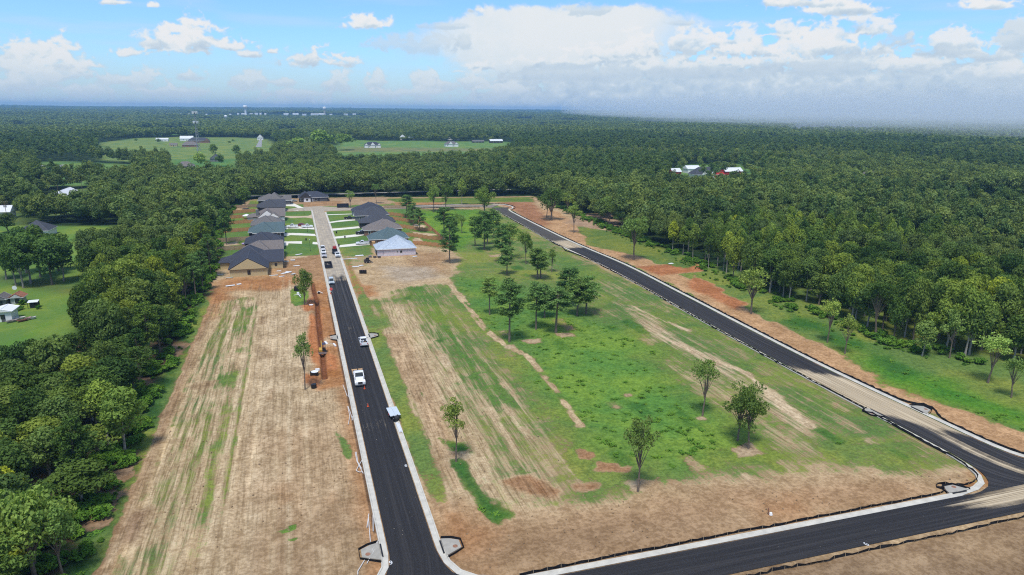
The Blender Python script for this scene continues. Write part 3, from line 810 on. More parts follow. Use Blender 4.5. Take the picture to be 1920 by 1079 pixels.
_apply(w, so=(.18, .075, .034), cv=0.)  # moist red trench soil, its colour darkened further for shade in the depth
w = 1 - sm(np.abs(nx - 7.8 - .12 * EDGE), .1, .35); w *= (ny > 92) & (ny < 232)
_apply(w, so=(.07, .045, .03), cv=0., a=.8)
ROADS_FLAT = [([(8, 40), (16.7, 40), (16.7, 460), (8, 460)]), ([(8, 68.3), (125, 68.3), (125, 76.3), (8, 76.3)]), ([(112, 60), (120.5, 60), (128, 240), (125, 400), (131, 430), (118, 445), (60, 445), (60, 433), (112, 425), (113, 260)])]
flat = np.zeros(len(nx))
for p in ROADS_FLAT: flat = np.maximum(flat, sm(poly_sd(p, nx, ny), -2.5, -.6))
r_ = r_ * (1 - flat) - .05 * flat
relief[NI] = r_
gz = height(gx, gy) + relief - .03
rr = np.hypot(gx, gy)
I_ = np.arange(len(gx)).reshape(SH)
faces = np.stack([I_[:-1, :-1].ravel(), I_[:-1, 1:].ravel(), I_[1:, 1:].ravel(), I_[1:, :-1].ravel()], 1)
one = np.ones((len(gx), 1))
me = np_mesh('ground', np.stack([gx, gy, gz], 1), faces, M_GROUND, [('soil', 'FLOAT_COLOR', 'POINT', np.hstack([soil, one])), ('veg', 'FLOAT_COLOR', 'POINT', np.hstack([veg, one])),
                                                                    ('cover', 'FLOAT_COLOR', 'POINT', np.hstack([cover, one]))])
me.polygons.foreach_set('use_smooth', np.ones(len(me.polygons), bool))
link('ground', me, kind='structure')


def in_clear(X, Y, margin=0.):
    """True where no forest stands."""
    c = np.zeros(len(X), bool)
    for p in CLEAR:
        A = np.array(p); q = (X > A[:, 0].min() - 30) & (X < A[:, 0].max() + 30) & (Y > A[:, 1].min() - 30) & (Y < A[:, 1].max() + 30)
        if q.any():
            d = poly_sd(p, X[q], Y[q]); c[np.nonzero(q)[0]] |= d > -margin
    return c


# ------------------------------------------------------------------ roads
def strip(name, L, R, zoff, m, nacross=10, step=1.5, dustf=None):
    """Road sheet between two edge lines (lists of points in step)."""
    L = np.array(L, float); R = np.array(R, float)
    mid = (L + R) / 2; s = np.r_[0, np.cumsum(np.hypot(*np.diff(mid, axis=0).T))]
    n = max(2, int(s[-1] / step)); t = np.linspace(0, s[-1], n + 1)
    Li = np.stack([np.interp(t, s, L[:, k]) for k in (0, 1)], 1); Ri = np.stack([np.interp(t, s, R[:, k]) for k in (0, 1)], 1)
    c = np.linspace(0, 1, nacross + 1)
    P = Li[:, None, :] * (1 - c)[None, :, None] + Ri[:, None, :] * c[None, :, None]
    Wd = np.hypot(*(Ri - Li).T)
    X, Y = P[..., 0], P[..., 1]
    crown = .05 * (1 - (2 * c - 1) ** 2)[None, :]
    Z = height(X, Y) + zoff + crown
    U = (c[None, :] - .5) * Wd[:, None]; V = np.repeat(t[:, None], nacross + 1, 1)
    I = np.arange(X.size).reshape(X.shape)
    f = np.stack([I[:-1, :-1].ravel(), I[:-1, 1:].ravel(), I[1:, 1:].ravel(), I[1:, :-1].ravel()], 1)
    D = dustf(X, Y, U, V) if dustf else np.zeros((X.size, 3))
    me = np_mesh(name, np.stack([X.ravel(), Y.ravel(), Z.ravel()], 1), f, m, [('dust', 'FLOAT_COLOR', 'POINT', np.hstack([D, np.ones((X.size, 1))]))])
    uv = me.uv_layers.new(name='along')
    uvd = np.stack([U.ravel(), V.ravel()], 1)[f.ravel()]
    uv.data.foreach_set('uv', uvd.astype(np.float32).ravel())
    return link(name, me, kind='structure')


def smooth_line(pts, n=6):
    """Catmull-Rom through the points."""
    P = np.array(pts, float); P = np.vstack([2 * P[0] - P[1], P, 2 * P[-1] - P[-2]]); out = []
    for i in range(1, len(P) - 2):
        for t in np.arange(n) / n:
            a, b, c, d = P[i - 1], P[i], P[i + 1], P[i + 2]
            out.append(.5 * (2 * b + (c - a) * t + (2 * a - 5 * b + 4 * c - d) * t * t + (3 * b - a - 3 * c + d) * t ** 3))
    out.append(P[-2]); return np.array(out)


def dust_a(X, Y, U, V):
    old = sm(Y + 2.5 * np.sin(X * 2.1) + 3 * (fbm(X / 1.5, Y / 4, 3) - .5), 254, 262)
    mud = .30 * (1 - sm(np.abs(Y - 187), 5, 18)) * (1 - sm(np.abs(X - 12.3), .4, 2)) + .34 * (1 - sm(np.abs(Y - 128), 1.5, 6)) * (1 - sm(np.abs(X - 11.6), 2, 4))
    mud += .38 * sm(Y, 244, 254) * (1 - old) + .25 * (1 - sm(np.abs(Y - 84), 2, 7)) * (1 - sm(np.abs(X - 12), .8, 2))
    edge = .10 * sm(np.abs(U), 3.3, 3.9)
    d = np.clip(.05 + mud + edge + .12 * sm(Y, 150, 240), 0, 1)
    lines = np.clip(.25 + .5 * sm(Y, 160, 245), 0, 1) * (1 - .5 * sm(np.abs(U - .6), 1.6, 3.4))
    return np.stack([d.ravel(), old.ravel(), lines.ravel()], 1)


ya = [56, 68, 72, 75, 76, 77, 78, 79, 80, 82, 84, 86, 88] + list(range(92, 462, 6))
strip('road', [(np.interp(y, (56, 75.4, 77, 78.6, 81, 83.5, 86), (0, 0, 2.6, 5.6, 7.75, 8.85, 9.1)), y) for y in ya], [(np.interp(y, (56, 75.3, 76.2, 77.4, 79.8, 82.5, 86), (26, 26, 22.6, 18.9, 16.7, 15.8, 15.5)), y) for y in ya], .010, M_ASPHALT, 14, .7, dust_a)


def dust_c(X, Y, U, V):
    r = np.hypot(X - 121, Y - 78)
    sweep = (1 - sm(np.abs(np.hypot(X - 103, Y - 88) - 14.5), 1, 6)) * sm(X, 82, 114)
    d = .05 + .22 * (1 - sm(np.abs(U - .4), .6, 2.2)) * sm(X, 50, 96) + .62 * sweep
    return np.stack([d.ravel(), 0 * d.ravel(), np.full(d.size, .3)], 1)


strip('road', [(20, 68.9), (60, 68.9), (100, 69), (140, 69), (200, 69)], [(20, 75.2), (60, 75.2), (100, 75.4), (140, 75.6), (200, 75.6)], .014, M_ASPHALT, 12, 1.2, dust_c)

BL = smooth_line([(101, 75), (106.4, 76.2), (109.6, 79.5), (110.9, 85), (111.3, 96), (111.8, 130), (113.4, 178), (115.4, 215), (116, 257), (114.5, 302), (116, 345), (117.2, 385), (118, 412), (117.4, 425)])
BR = smooth_line([(140, 75.4), (131, 76.6), (124.5, 79), (121, 85), (120.2, 100), (119.6, 130), (120.8, 165), (122.6, 205), (124.2, 250), (122.2, 300), (122.4, 345), (123.2, 385), (124.6, 412), (129, 424)])


def dust_b(X, Y, U, V):
    sandy = sm(Y + U * 1.5, 92, 107) * (1 - sm(Y + U * 1.2 + 5 * (fbm(X, Y / 5, 3) - .5), 116, 137))
    s2 = sm(Y, 280, 292) * (1 - sm(Y, 300, 314))
    low = (1 - sm(Y, 88, 106)) * (1 - sm(np.abs(U - .3 * (Y - 88) / 9), .4, 2.6)) * .5
    d = .12 + .95 * sandy + .62 * s2 + low + .16 * sm(Y, 300, 320)
    return np.stack([np.clip(d, 0, 1.2).ravel(), .12 * sm(Y, 296, 306).ravel(), np.full(d.size, .6)], 1)


strip('road', BL, BR, .018, M_ASPHALT, 12, 1.2, dust_b)


def dust_d(X, Y, U, V):
    old = np.clip(.55 + .5 * (1 - sm(X, 30, 60)), 0, 1); d = np.full(X.shape, .3)
    return np.stack([d.ravel(), old.ravel(), np.full(d.size, .4)], 1)


strip('road', [(-8, 441), (4, 439), (16, 435), (60, 433.6), (90, 433), (111, 430), (117.4, 425)], [(-8, 447), (2, 456), (14, 458), (30, 446), (70, 443.8), (113, 440), (126, 437)], .022, M_ASPHALT, 8, 2., dust_d)


# ------------------------------------------------------------------ haze and the far rain shower
def volume_mat(name, col, dens, aniso=0.):
    m = bpy.data.materials.new(name); m.use_nodes = True; N = m.node_tree.nodes; N.clear()
    v = N.new('ShaderNodeVolumePrincipled'); v.inputs['Color'].default_value = (*col, 1); v.inputs['Density'].default_value = dens; v.inputs['Anisotropy'].default_value = aniso
    o = N.new('ShaderNodeOutputMaterial'); m.node_tree.links.new(v.outputs[0], o.inputs['Volume'])
    return m


ZLOW, ZHIGH = float(gz.min()) - 1.0, 132.0
MB().box(xs[0] - 50, xs[-1] + 50, ys[0] - 50, ys[-1] + 50, ZLOW, ZHIGH).obj('haze', volume_mat('haze_air', (.30, .56, .92), 1.0e-4), kind='stuff')


def rain_veil():
    """A shower far off to the right: one closed lozenge-shaped body of pale mist standing on the ground."""
    an = rad(56); cx, cy = 5000 * sin(an), 5000 * cos(an); ca, sa = cos(-an), sin(-an)
    P = []
    for k in range(96):
        q = 2 * pi * k / 96; c_, s_ = cos(q), sin(q); x, y = 3500 * math.copysign(abs(c_) ** 1.8, c_), 3450 * math.copysign(abs(s_) ** 1.8, s_)
        P.append((cx + ca * x - sa * y, cy + sa * x + ca * y))
    MB().prism(P, ZLOW + .5, 126.).obj('rain_veil', volume_mat('rain_veil_air', (.96, 1, 1), 5.5e-4), kind='stuff')


rain_veil()


# kerbs: gutter pan and raised kerb swept along an edge, with shallow joints every 3 m
def sweep(name, pts, prof, m, joint=3.0, parent=None, **kw):
    P = np.array(pts, float); s = np.r_[0, np.cumsum(np.hypot(*np.diff(P, axis=0).T))]
    t = [0.]; seg = []
    k = joint
    while k < s[-1] - .2:
        t += [k - .03, k + .03]; k += joint
    t.append(s[-1]); t = np.array(t)
    Q = np.stack([np.interp(t, s, P[:, i]) for i in (0, 1)], 1)
    T = np.gradient(Q, t, axis=0); T /= np.linalg.norm(T, axis=1)[:, None] + 1e-9
    Nn = np.stack([T[:, 1], -T[:, 0]], 1)
    mb = MB(); n = len(prof)
    for i in range(len(t)):
        for (o, z) in prof:
            x, y = Q[i] + Nn[i] * o
            mb.v.append((x, y, z + float(height(x, y))))
    for i in range(len(t) - 1):
        for j in range(n - 1):
            mb.f.append((i * n + j, i * n + j + 1, (i + 1) * n + j + 1, (i + 1) * n + j))
    return mb.obj(name, m, parent, **kw)


KERB = [(0, .0), (0, .035), (.72, .045), (.78, .15), (.96, .16), (1.0, .0)]          # offset away from the road, height
yk = list(np.arange(90, 452, 4.))
sweep('kerb', [(8.98, y) for y in yk[::-1]], KERB, 'kerb_concrete', kind='structure')
sweep('kerb', [(15.62, y) for y in np.arange(90, 432, 4.)], KERB, 'kerb_concrete', kind='structure')
sweep('kerb', smooth_line([(0, 75.6), (2.4, 76.9), (5.4, 78.5), (7.6, 81), (8.7, 83.5), (8.98, 86.5), (8.98, 90)]), [(-o, z) for o, z in KERB][::-1], 'kerb_concrete', kind='structure')
sweep('kerb', smooth_line([(25, 75.4), (22.6, 76.2), (19, 77.5), (16.8, 79.9), (15.95, 82.5), (15.62, 86), (15.62, 90)]), KERB, 'kerb_concrete', kind='structure')
sweep('kerb', [(x, 75.35) for x in np.arange(24, 104, 4.)][::-1], KERB, 'kerb_concrete', kind='structure')
sweep('kerb', smooth_line([(100, 75.4), (106, 76.6), (109.2, 79.9), (110.6, 85), (111.05, 96), (111.5, 130), (113.1, 178), (115.1, 215), (115.7, 257), (114.2, 302), (115.7, 345), (116.9, 385), (117.6, 412)])[::-1], KERB, 'kerb_concrete', kind='structure')
sweep('kerb', smooth_line([(142, 75.8), (131.4, 76.9), (124.9, 79.2), (121.3, 85), (120.5, 100), (119.9, 130), (121.1, 165), (122.9, 205), (124.5, 250), (122.5, 300), (122.7, 345), (123.5, 385), (124.9, 412), (129.4, 420), (131.4, 428), (129, 437), (122, 441)]), KERB, 'kerb_concrete', kind='structure')
sweep('kerb', [(x, 443.6) for x in np.arange(62, 112, 4.)], [(-o, z) for o, z in KERB][::-1], 'kerb_concrete', kind='structure')


def slab(name, poly, z=.03, m='driveway_concrete', thick=.12, **k):
    mb = MB(); A = np.array(poly)
    if sum(A[i][0] * A[(i + 1) % len(A)][1] - A[(i + 1) % len(A)][0] * A[i][1] for i in range(len(A))) < 0: poly = poly[::-1]
    mb.prism(poly, [float(height(*p)) + z - thick for p in poly], [float(height(*p)) + z for p in poly])
    return mb.obj(name, m, kind='structure', **k)


DR = [[(531.8, 453.4), (566, 452.8), (594.5, 454.6), (596.6, 458.6), (560, 457.4), (541, 456.8), (540, 460.5), (531.8, 461)],
      [(533.6, 437.2), (560, 437.6), (590.4, 439.2), (592.2, 442.9), (560, 441.6), (545, 441.2), (540, 442.6), (514, 442.8), (514, 440.6)],
      [(534, 424.5), (560, 425), (588.4, 426.8), (589.6, 430.6), (562, 429.2), (541, 428.6), (538, 430.4), (533.6, 430.4)],
      [(534, 405.6), (560, 405.8), (578, 405.2), (584.6, 402.5), (585.6, 410), (572, 408.2), (556, 409), (534, 409.6)],
      [(545, 381), (552, 382.4), (570, 390.5), (574, 394.6), (566, 394), (552, 387.5), (534, 386.4), (534, 384.8)],
      [(534, 393.3), (559.5, 394.6), (559.5, 395.4), (534, 394.1)],
      [(613.7, 402.6), (640, 401.8), (665.5, 401), (665.5, 402), (640, 402.8), (613.8, 403.8)],
      [(616, 416.8), (630, 414.8), (648, 412.4), (667, 410.3), (668, 413.6), (649, 415.2), (632, 417), (617.3, 418.9)],
      [(620.4, 429.4), (650, 427.2), (674, 424.6), (680, 421.8), (686, 424), (684.8, 427.2), (650, 430.4), (621.6, 433.2)],
      [(626.4, 444.6), (650, 442), (670, 439.6), (690, 435.6), (694, 439), (671.6, 443.6), (650, 446), (627, 448)],
      [(635.2, 460.6), (666.7, 457), (694, 454), (696, 459.3), (666, 461.6), (636.6, 464.2)]]
for i, d in enumerate(DR): slab('driveway', W2(d), .045 + .003 * i, 'driveway_concrete' if i != 3 else mat('dusty_concrete', (.46, .36, .24), .9, noise=.15))


# ------------------------------------------------------------------ trees
def leaf_cloud(rng, C, Rr, n, size, squash=.8, up=.25, jitter=.7, slim=.62, shell=.45):
    """n leaf sprays on each lobe (centres C, radii Rr): rhombic faces that look outward."""
    k = len(C); tot = k * n
    c = np.repeat(C, n, 0); r = np.repeat(Rr, n)
    d = rng.normal(size=(tot, 3)); d[:, 2] += up; d /= np.linalg.norm(d, axis=1)[:, None]
    rad_ = r * (1 - shell * rng.random(tot) ** 1.6)
    p = c + d * rad_[:, None] * np.array([1, 1, squash])
    nrm = d + rng.normal(size=(tot, 3)) * jitter; nrm /= np.linalg.norm(nrm, axis=1)[:, None]
    a = np.cross(nrm, rng.normal(size=(tot, 3))); a /= np.linalg.norm(a, axis=1)[:, None] + 1e-9
    b = np.cross(nrm, a)
    s = size * (.6 + .8 * rng.random(tot))
    a *= s[:, None]; b *= (s * slim)[:, None]
    fold = nrm * (s * .22)[:, None]
    V = np.stack([p - a, p - b + fold, p + a, p + b + fold], 1).reshape(-1, 3)
    tint = np.repeat(rng.random(k), n) * .55 + rng.random(tot) * .45
    return V, tint


def cloud_mesh(name, V, tint, m):
    f = np.arange(len(V)).reshape(-1, 4)
    return np_mesh(name, V, f, m, [('tint', 'FLOAT', 'FACE', tint)])


def lobes_in(rng, n, H, z0, R, bot=.35, rl=(.30, .46), top=1.0, shell=(.45, .98)):
    """Lobe centres inside an egg-shaped crown from z0 to H with radius R."""
    C = []; Rr = []
    zc, rz = (z0 + H) / 2, (H - z0) / 2
    while len(C) < n:
        d = rng.normal(size=3); d /= np.linalg.norm(d)
        if d[2] < -bot and rng.random() < .6: continue
        q = rng.uniform(*shell)
        r = R * rng.uniform(*rl)
        p = np.array([d[0] * (R - r * .7) * q, d[1] * (R - r * .7) * q, zc + d[2] * (rz - r * .55) * q])
        wid = 1 - .25 * max(0, (p[2] - zc) / rz) * (2 - top)
        p[:2] *= wid
        C.append(p); Rr.append(r)
    return np.array(C), np.array(Rr)


def trunk_mb(rng, H, z0, r0, C=None, limbs=5, lean=.3, n=7):
    mb = MB(); q = rng.uniform(-lean, lean, 2)
    top = z0 + (H - z0) * .62
    pts = [(0, 0, -.25), (q[0] * .1, q[1] * .1, z0 * .35), (q[0] * .5, q[1] * .5, z0 * .8), (q[0], q[1], (z0 + top) / 2), (q[0] * .8, q[1] * .8, top)]
    mb.tube(pts, [r0 * 1.35, r0, r0 * .8, r0 * .55, r0 * .2], n)
    if C is not None and limbs:
        for i in rng.choice(len(C), min(limbs, len(C)), replace=False):
            c = C[i]; zb = min(z0 * rng.uniform(.75, 1.15), c[2] - .6)
            zb = max(zb, .3 * z0)
            mid = (c[0] * .45 + q[0] * .4, c[1] * .45 + q[1] * .4, zb + (c[2] - zb) * .5)
            mb.tube([(q[0] * .5, q[1] * .5, zb), mid, tuple(c)], [r0 * .45, r0 * .3, r0 * .08], 5)
    return mb


TREES = {}


def reg(kind, crown, trunk, H, R): TREES.setdefault(kind, []).append((crown, trunk, H, R))


def build_tree_kinds():
    rng = np.random.default_rng(5)
    # dense broadleaf crowns
    for i in range(6):
        H, R = 14., 4.4; z0 = 3.4 if i % 2 else 2.6
        C, Rr = lobes_in(rng, 30, H, z0, R)
        V, t = leaf_cloud(rng, C, Rr, 150, .28, jitter=.5, shell=.35)
        reg('broad', cloud_mesh('broad_crown', V, t, 'broad_leaf'), trunk_mb(rng, H, z0, .24, C, 6).mesh('broad_trunk', 'pale_bark' if i % 2 else 'bark'), H, R)
    # taller, narrower poplar-like crowns
    for i in range(3):
        H, R = 15., 3.1; z0 = 3.2
        C, Rr = lobes_in(rng, 28, H, z0, R, rl=(.34, .5), top=.6)
        C[:, :2] *= (1.1 - .75 * np.clip((C[:, 2] - z0) / (H - z0), 0, 1))[:, None] * 1.15
        V, t = leaf_cloud(rng, C, Rr, 115, .25, squash=1.1, up=.4, jitter=.5, shell=.35)
        reg('slim', cloud_mesh('slim_crown', V, t, 'broad_leaf'), trunk_mb(rng, H, z0, .17, C, 4).mesh('slim_trunk', 'pale_bark'), H, R)
    # open crowns one can look through
    for i in range(4):
        H, R = 13., 3.4; z0 = 4.2
        C, Rr = lobes_in(rng, 24, H, z0, R, rl=(.22, .36), shell=(.3, 1.))
        V, t = leaf_cloud(rng, C, Rr, 52, .20, jitter=.9)
        reg('open', cloud_mesh('open_crown', V, t, 'broad_leaf'), trunk_mb(rng, H, z0, .17, C, 14, .5).mesh('open_trunk', 'bark'), H, R)
    # fuller lone crowns, still ragged at the rim
    for i in range(4):
        H, R = 13., 4.0; z0 = 3.6
        C, Rr = lobes_in(rng, 30, H, z0, R, rl=(.20, .36), shell=(.35, 1.05))
        C[:, :2] += rng.normal(size=2) * .5
        V, t = leaf_cloud(rng, C, Rr, 88, .215, jitter=.8)
        reg('airy', cloud_mesh('airy_crown', V, t, 'broad_leaf'), trunk_mb(rng, H, z0, .2, C, 12, .5).mesh('airy_trunk', 'bark'), H, R)
    # spreading oak
    for i in range(2):
        H, R = 12., 5.6; z0 = 2.8
        C, Rr = lobes_in(rng, 34, H, z0, R, rl=(.22, .34))
        V, t = leaf_cloud(rng, C, Rr, 80, .28)
        reg('oak', cloud_mesh('oak_crown', V, t, 'broad_leaf'), trunk_mb(rng, H, z0, .32, C, 12, .5).mesh('oak_trunk', 'bark'), H, R)
    # loblolly pines: bare stem, tiers of tufts at branch ends
    for i in range(5):
        H = 17.; z0 = (6.0, 7.5, 5., 9., 6.5)[i]; R = (2.9, 2.6, 3.0, 2.5, 2.7)[i]
        mb = MB(); ln = rng.uniform(-.3, .3, 2)
        mb.tube([(0, 0, -.25), (ln[0] * .3, ln[1] * .3, z0 * .6), (ln[0] * .7, ln[1] * .7, H * .7), (ln[0], ln[1], H - .4)], [.24, .18, .12, .03], 7)
        C = []; Rr = []
        z = z0
        while z < H - .3:
            f = (z - z0) / (H - z0)
            w = 1.25 * R * (1.05 - .15 * (1 - f) ** 3 * 2 - .8 * f ** 2.2) * rng.uniform(.7, 1.1)
            for b in range(rng.integers(3, 6)):
                a = rng.uniform(0, 2 * pi); L = w * rng.uniform(.55, 1.05)
                e = np.array([ln[0] * z / H + cos(a) * L, ln[1] * z / H + sin(a) * L, z + L * rng.uniform(.0, .38)])
                mb.tube([(ln[0] * z / H, ln[1] * z / H, z), tuple(e)], [.05, .015], 4, False)
                C.append(e); Rr.append(rng.uniform(.55, .95))
                if L > 1.4: C.append(np.array([e[0] * .6, e[1] * .6, e[2] - .05])); Rr.append(rng.uniform(.45, .7))
            z += rng.uniform(.55, .9)
        C.append(np.array([ln[0], ln[1], H - .5])); Rr.append(.7)
        V, t = leaf_cloud(rng, np.array(C), np.array(Rr) * 1.1, 46, .27, squash=.75, up=.45, jitter=.8, slim=.36, shell=.8)
        reg('pine', cloud_mesh('pine_crown', V, t, 'pine_needle'), mb.mesh('pine_trunk', 'bark'), H, R)
    # bushes
    for i in range(3):
        C, Rr = lobes_in(rng, 9, 1.7, .0, 1.1, rl=(.34, .5))
        V, t = leaf_cloud(rng, C, Rr, 55, .17)
        reg('bush', cloud_mesh('bush_leaves', V, t, 'weed_leaf'), None, 1.7, 1.1)
    # weed tufts
    for i in range(3):
        n = 26; p = rng.normal(size=(n, 2)) * .30
        a = rng.uniform(0, 2 * pi, n); h = rng.uniform(.12, .34, n); wd = rng.uniform(.05, .12, n)
        ax = np.stack([np.cos(a), np.sin(a)], 1)
        tip = p + ax[:, ::-1] * np.array([-1, 1]) * (h * 1.7)[:, None]
        V = np.stack([np.c_[p - ax * wd[:, None], np.zeros(n)], np.c_[p + ax * wd[:, None], np.zeros(n)],
                      np.c_[tip + ax * wd[:, None] * .8, h], np.c_[tip - ax * wd[:, None] * .8, h]], 1).reshape(-1, 3)
        reg('tuft', cloud_mesh('weed_tuft', V, rng.random(n), 'weed_leaf'), None, .3, .5)
    # crowns of the far woods: fewer, larger sprays
    for i in range(4):
        C, Rr = lobes_in(rng, 15, 14, 2.5, 4.6, rl=(.36, .5))
        V, t = leaf_cloud(rng, C, Rr, 64, .45, jitter=.5, shell=.35)
        reg('mid', cloud_mesh('mid_crown', V, t, 'broad_leaf'), None, 14., 4.6)
    for i in range(3):
        C, Rr = lobes_in(rng, 14, 16, 6., 3.0, rl=(.34, .5))
        V, t = leaf_cloud(rng, C, Rr, 52, .38, jitter=.6, slim=.5)
        st = np.array([[-.15, 0, 0], [.15, 0, 0], [.1, 0, 9], [-.1, 0, 9], [0, -.15, 0], [0, .15, 0], [0, .1, 9], [0, -.1, 9]], float)
        reg('midpine', cloud_mesh('midpine_crown', V, t, 'pine_needle'), MB().tube([(0, 0, 0), (0, 0, 10)], [.2, .12], 4).mesh('midpine_trunk', 'bark'), 16., 3.0)
    for i in range(4):
        C, Rr = lobes_in(rng, 11, 14, 1., 5., rl=(.36, .52))
        V, t = leaf_cloud(rng, C, Rr, 14, 1.15, jitter=.5)
        reg('far', cloud_mesh('far_crown', V, t, 'broad_leaf'), None, 14., 5.)


build_tree_kinds()
TREE_N = {}


def plant(kind, x, y, h, r, label, cat='tree', group=None, name=None, rng=random, color=(1, 1, 1), variant=None, z=None):
    """One tree as a thing of its own: root at the foot of the trunk > trunk, crown."""
    vs_ = TREES[kind]; v = vs_[rng.randrange(len(vs_)) if variant is None else variant % len(vs_)]
    nm = name or {'broad': 'broadleaf_tree', 'slim': 'poplar_tree', 'open': 'broadleaf_tree', 'airy': 'broadleaf_tree', 'oak': 'oak_tree', 'pine': 'pine_tree', 'bush': 'bush', 'mid': 'broadleaf_tree', 'midpine': 'pine_tree'}[kind]
    t = thing(nm, label, cat, (x, y, float(height(x, y)) - .03 if z is None else z), rng.uniform(0, 2 * pi), group)
    color = tuple(c * 1.0 for c in color)
    sx, sz = r / v[3], h / v[2]
    t.scale = (sx, sx, sz)
    if v[1] is not None: link('trunk', v[1], t)
    c = link('crown' if kind != 'bush' else 'foliage', v[0], t); c.color = (*color, 1)
    return t


def lone(kind, bx, by, ty, wpx, label, color=(1, 1, 1), name=None, variant=None, group=None):
    x, y, z = G(bx, by); h = top_height(bx, by, ty)
    pm = F_PX / proj(x, y, h * .6)[2]
    plant(kind, x, y, h, max(.8, wpx / 2 / float(pm)), label, name=name, color=tuple(c * 1.4 for c in color), variant=variant, group=group)
    return x, y


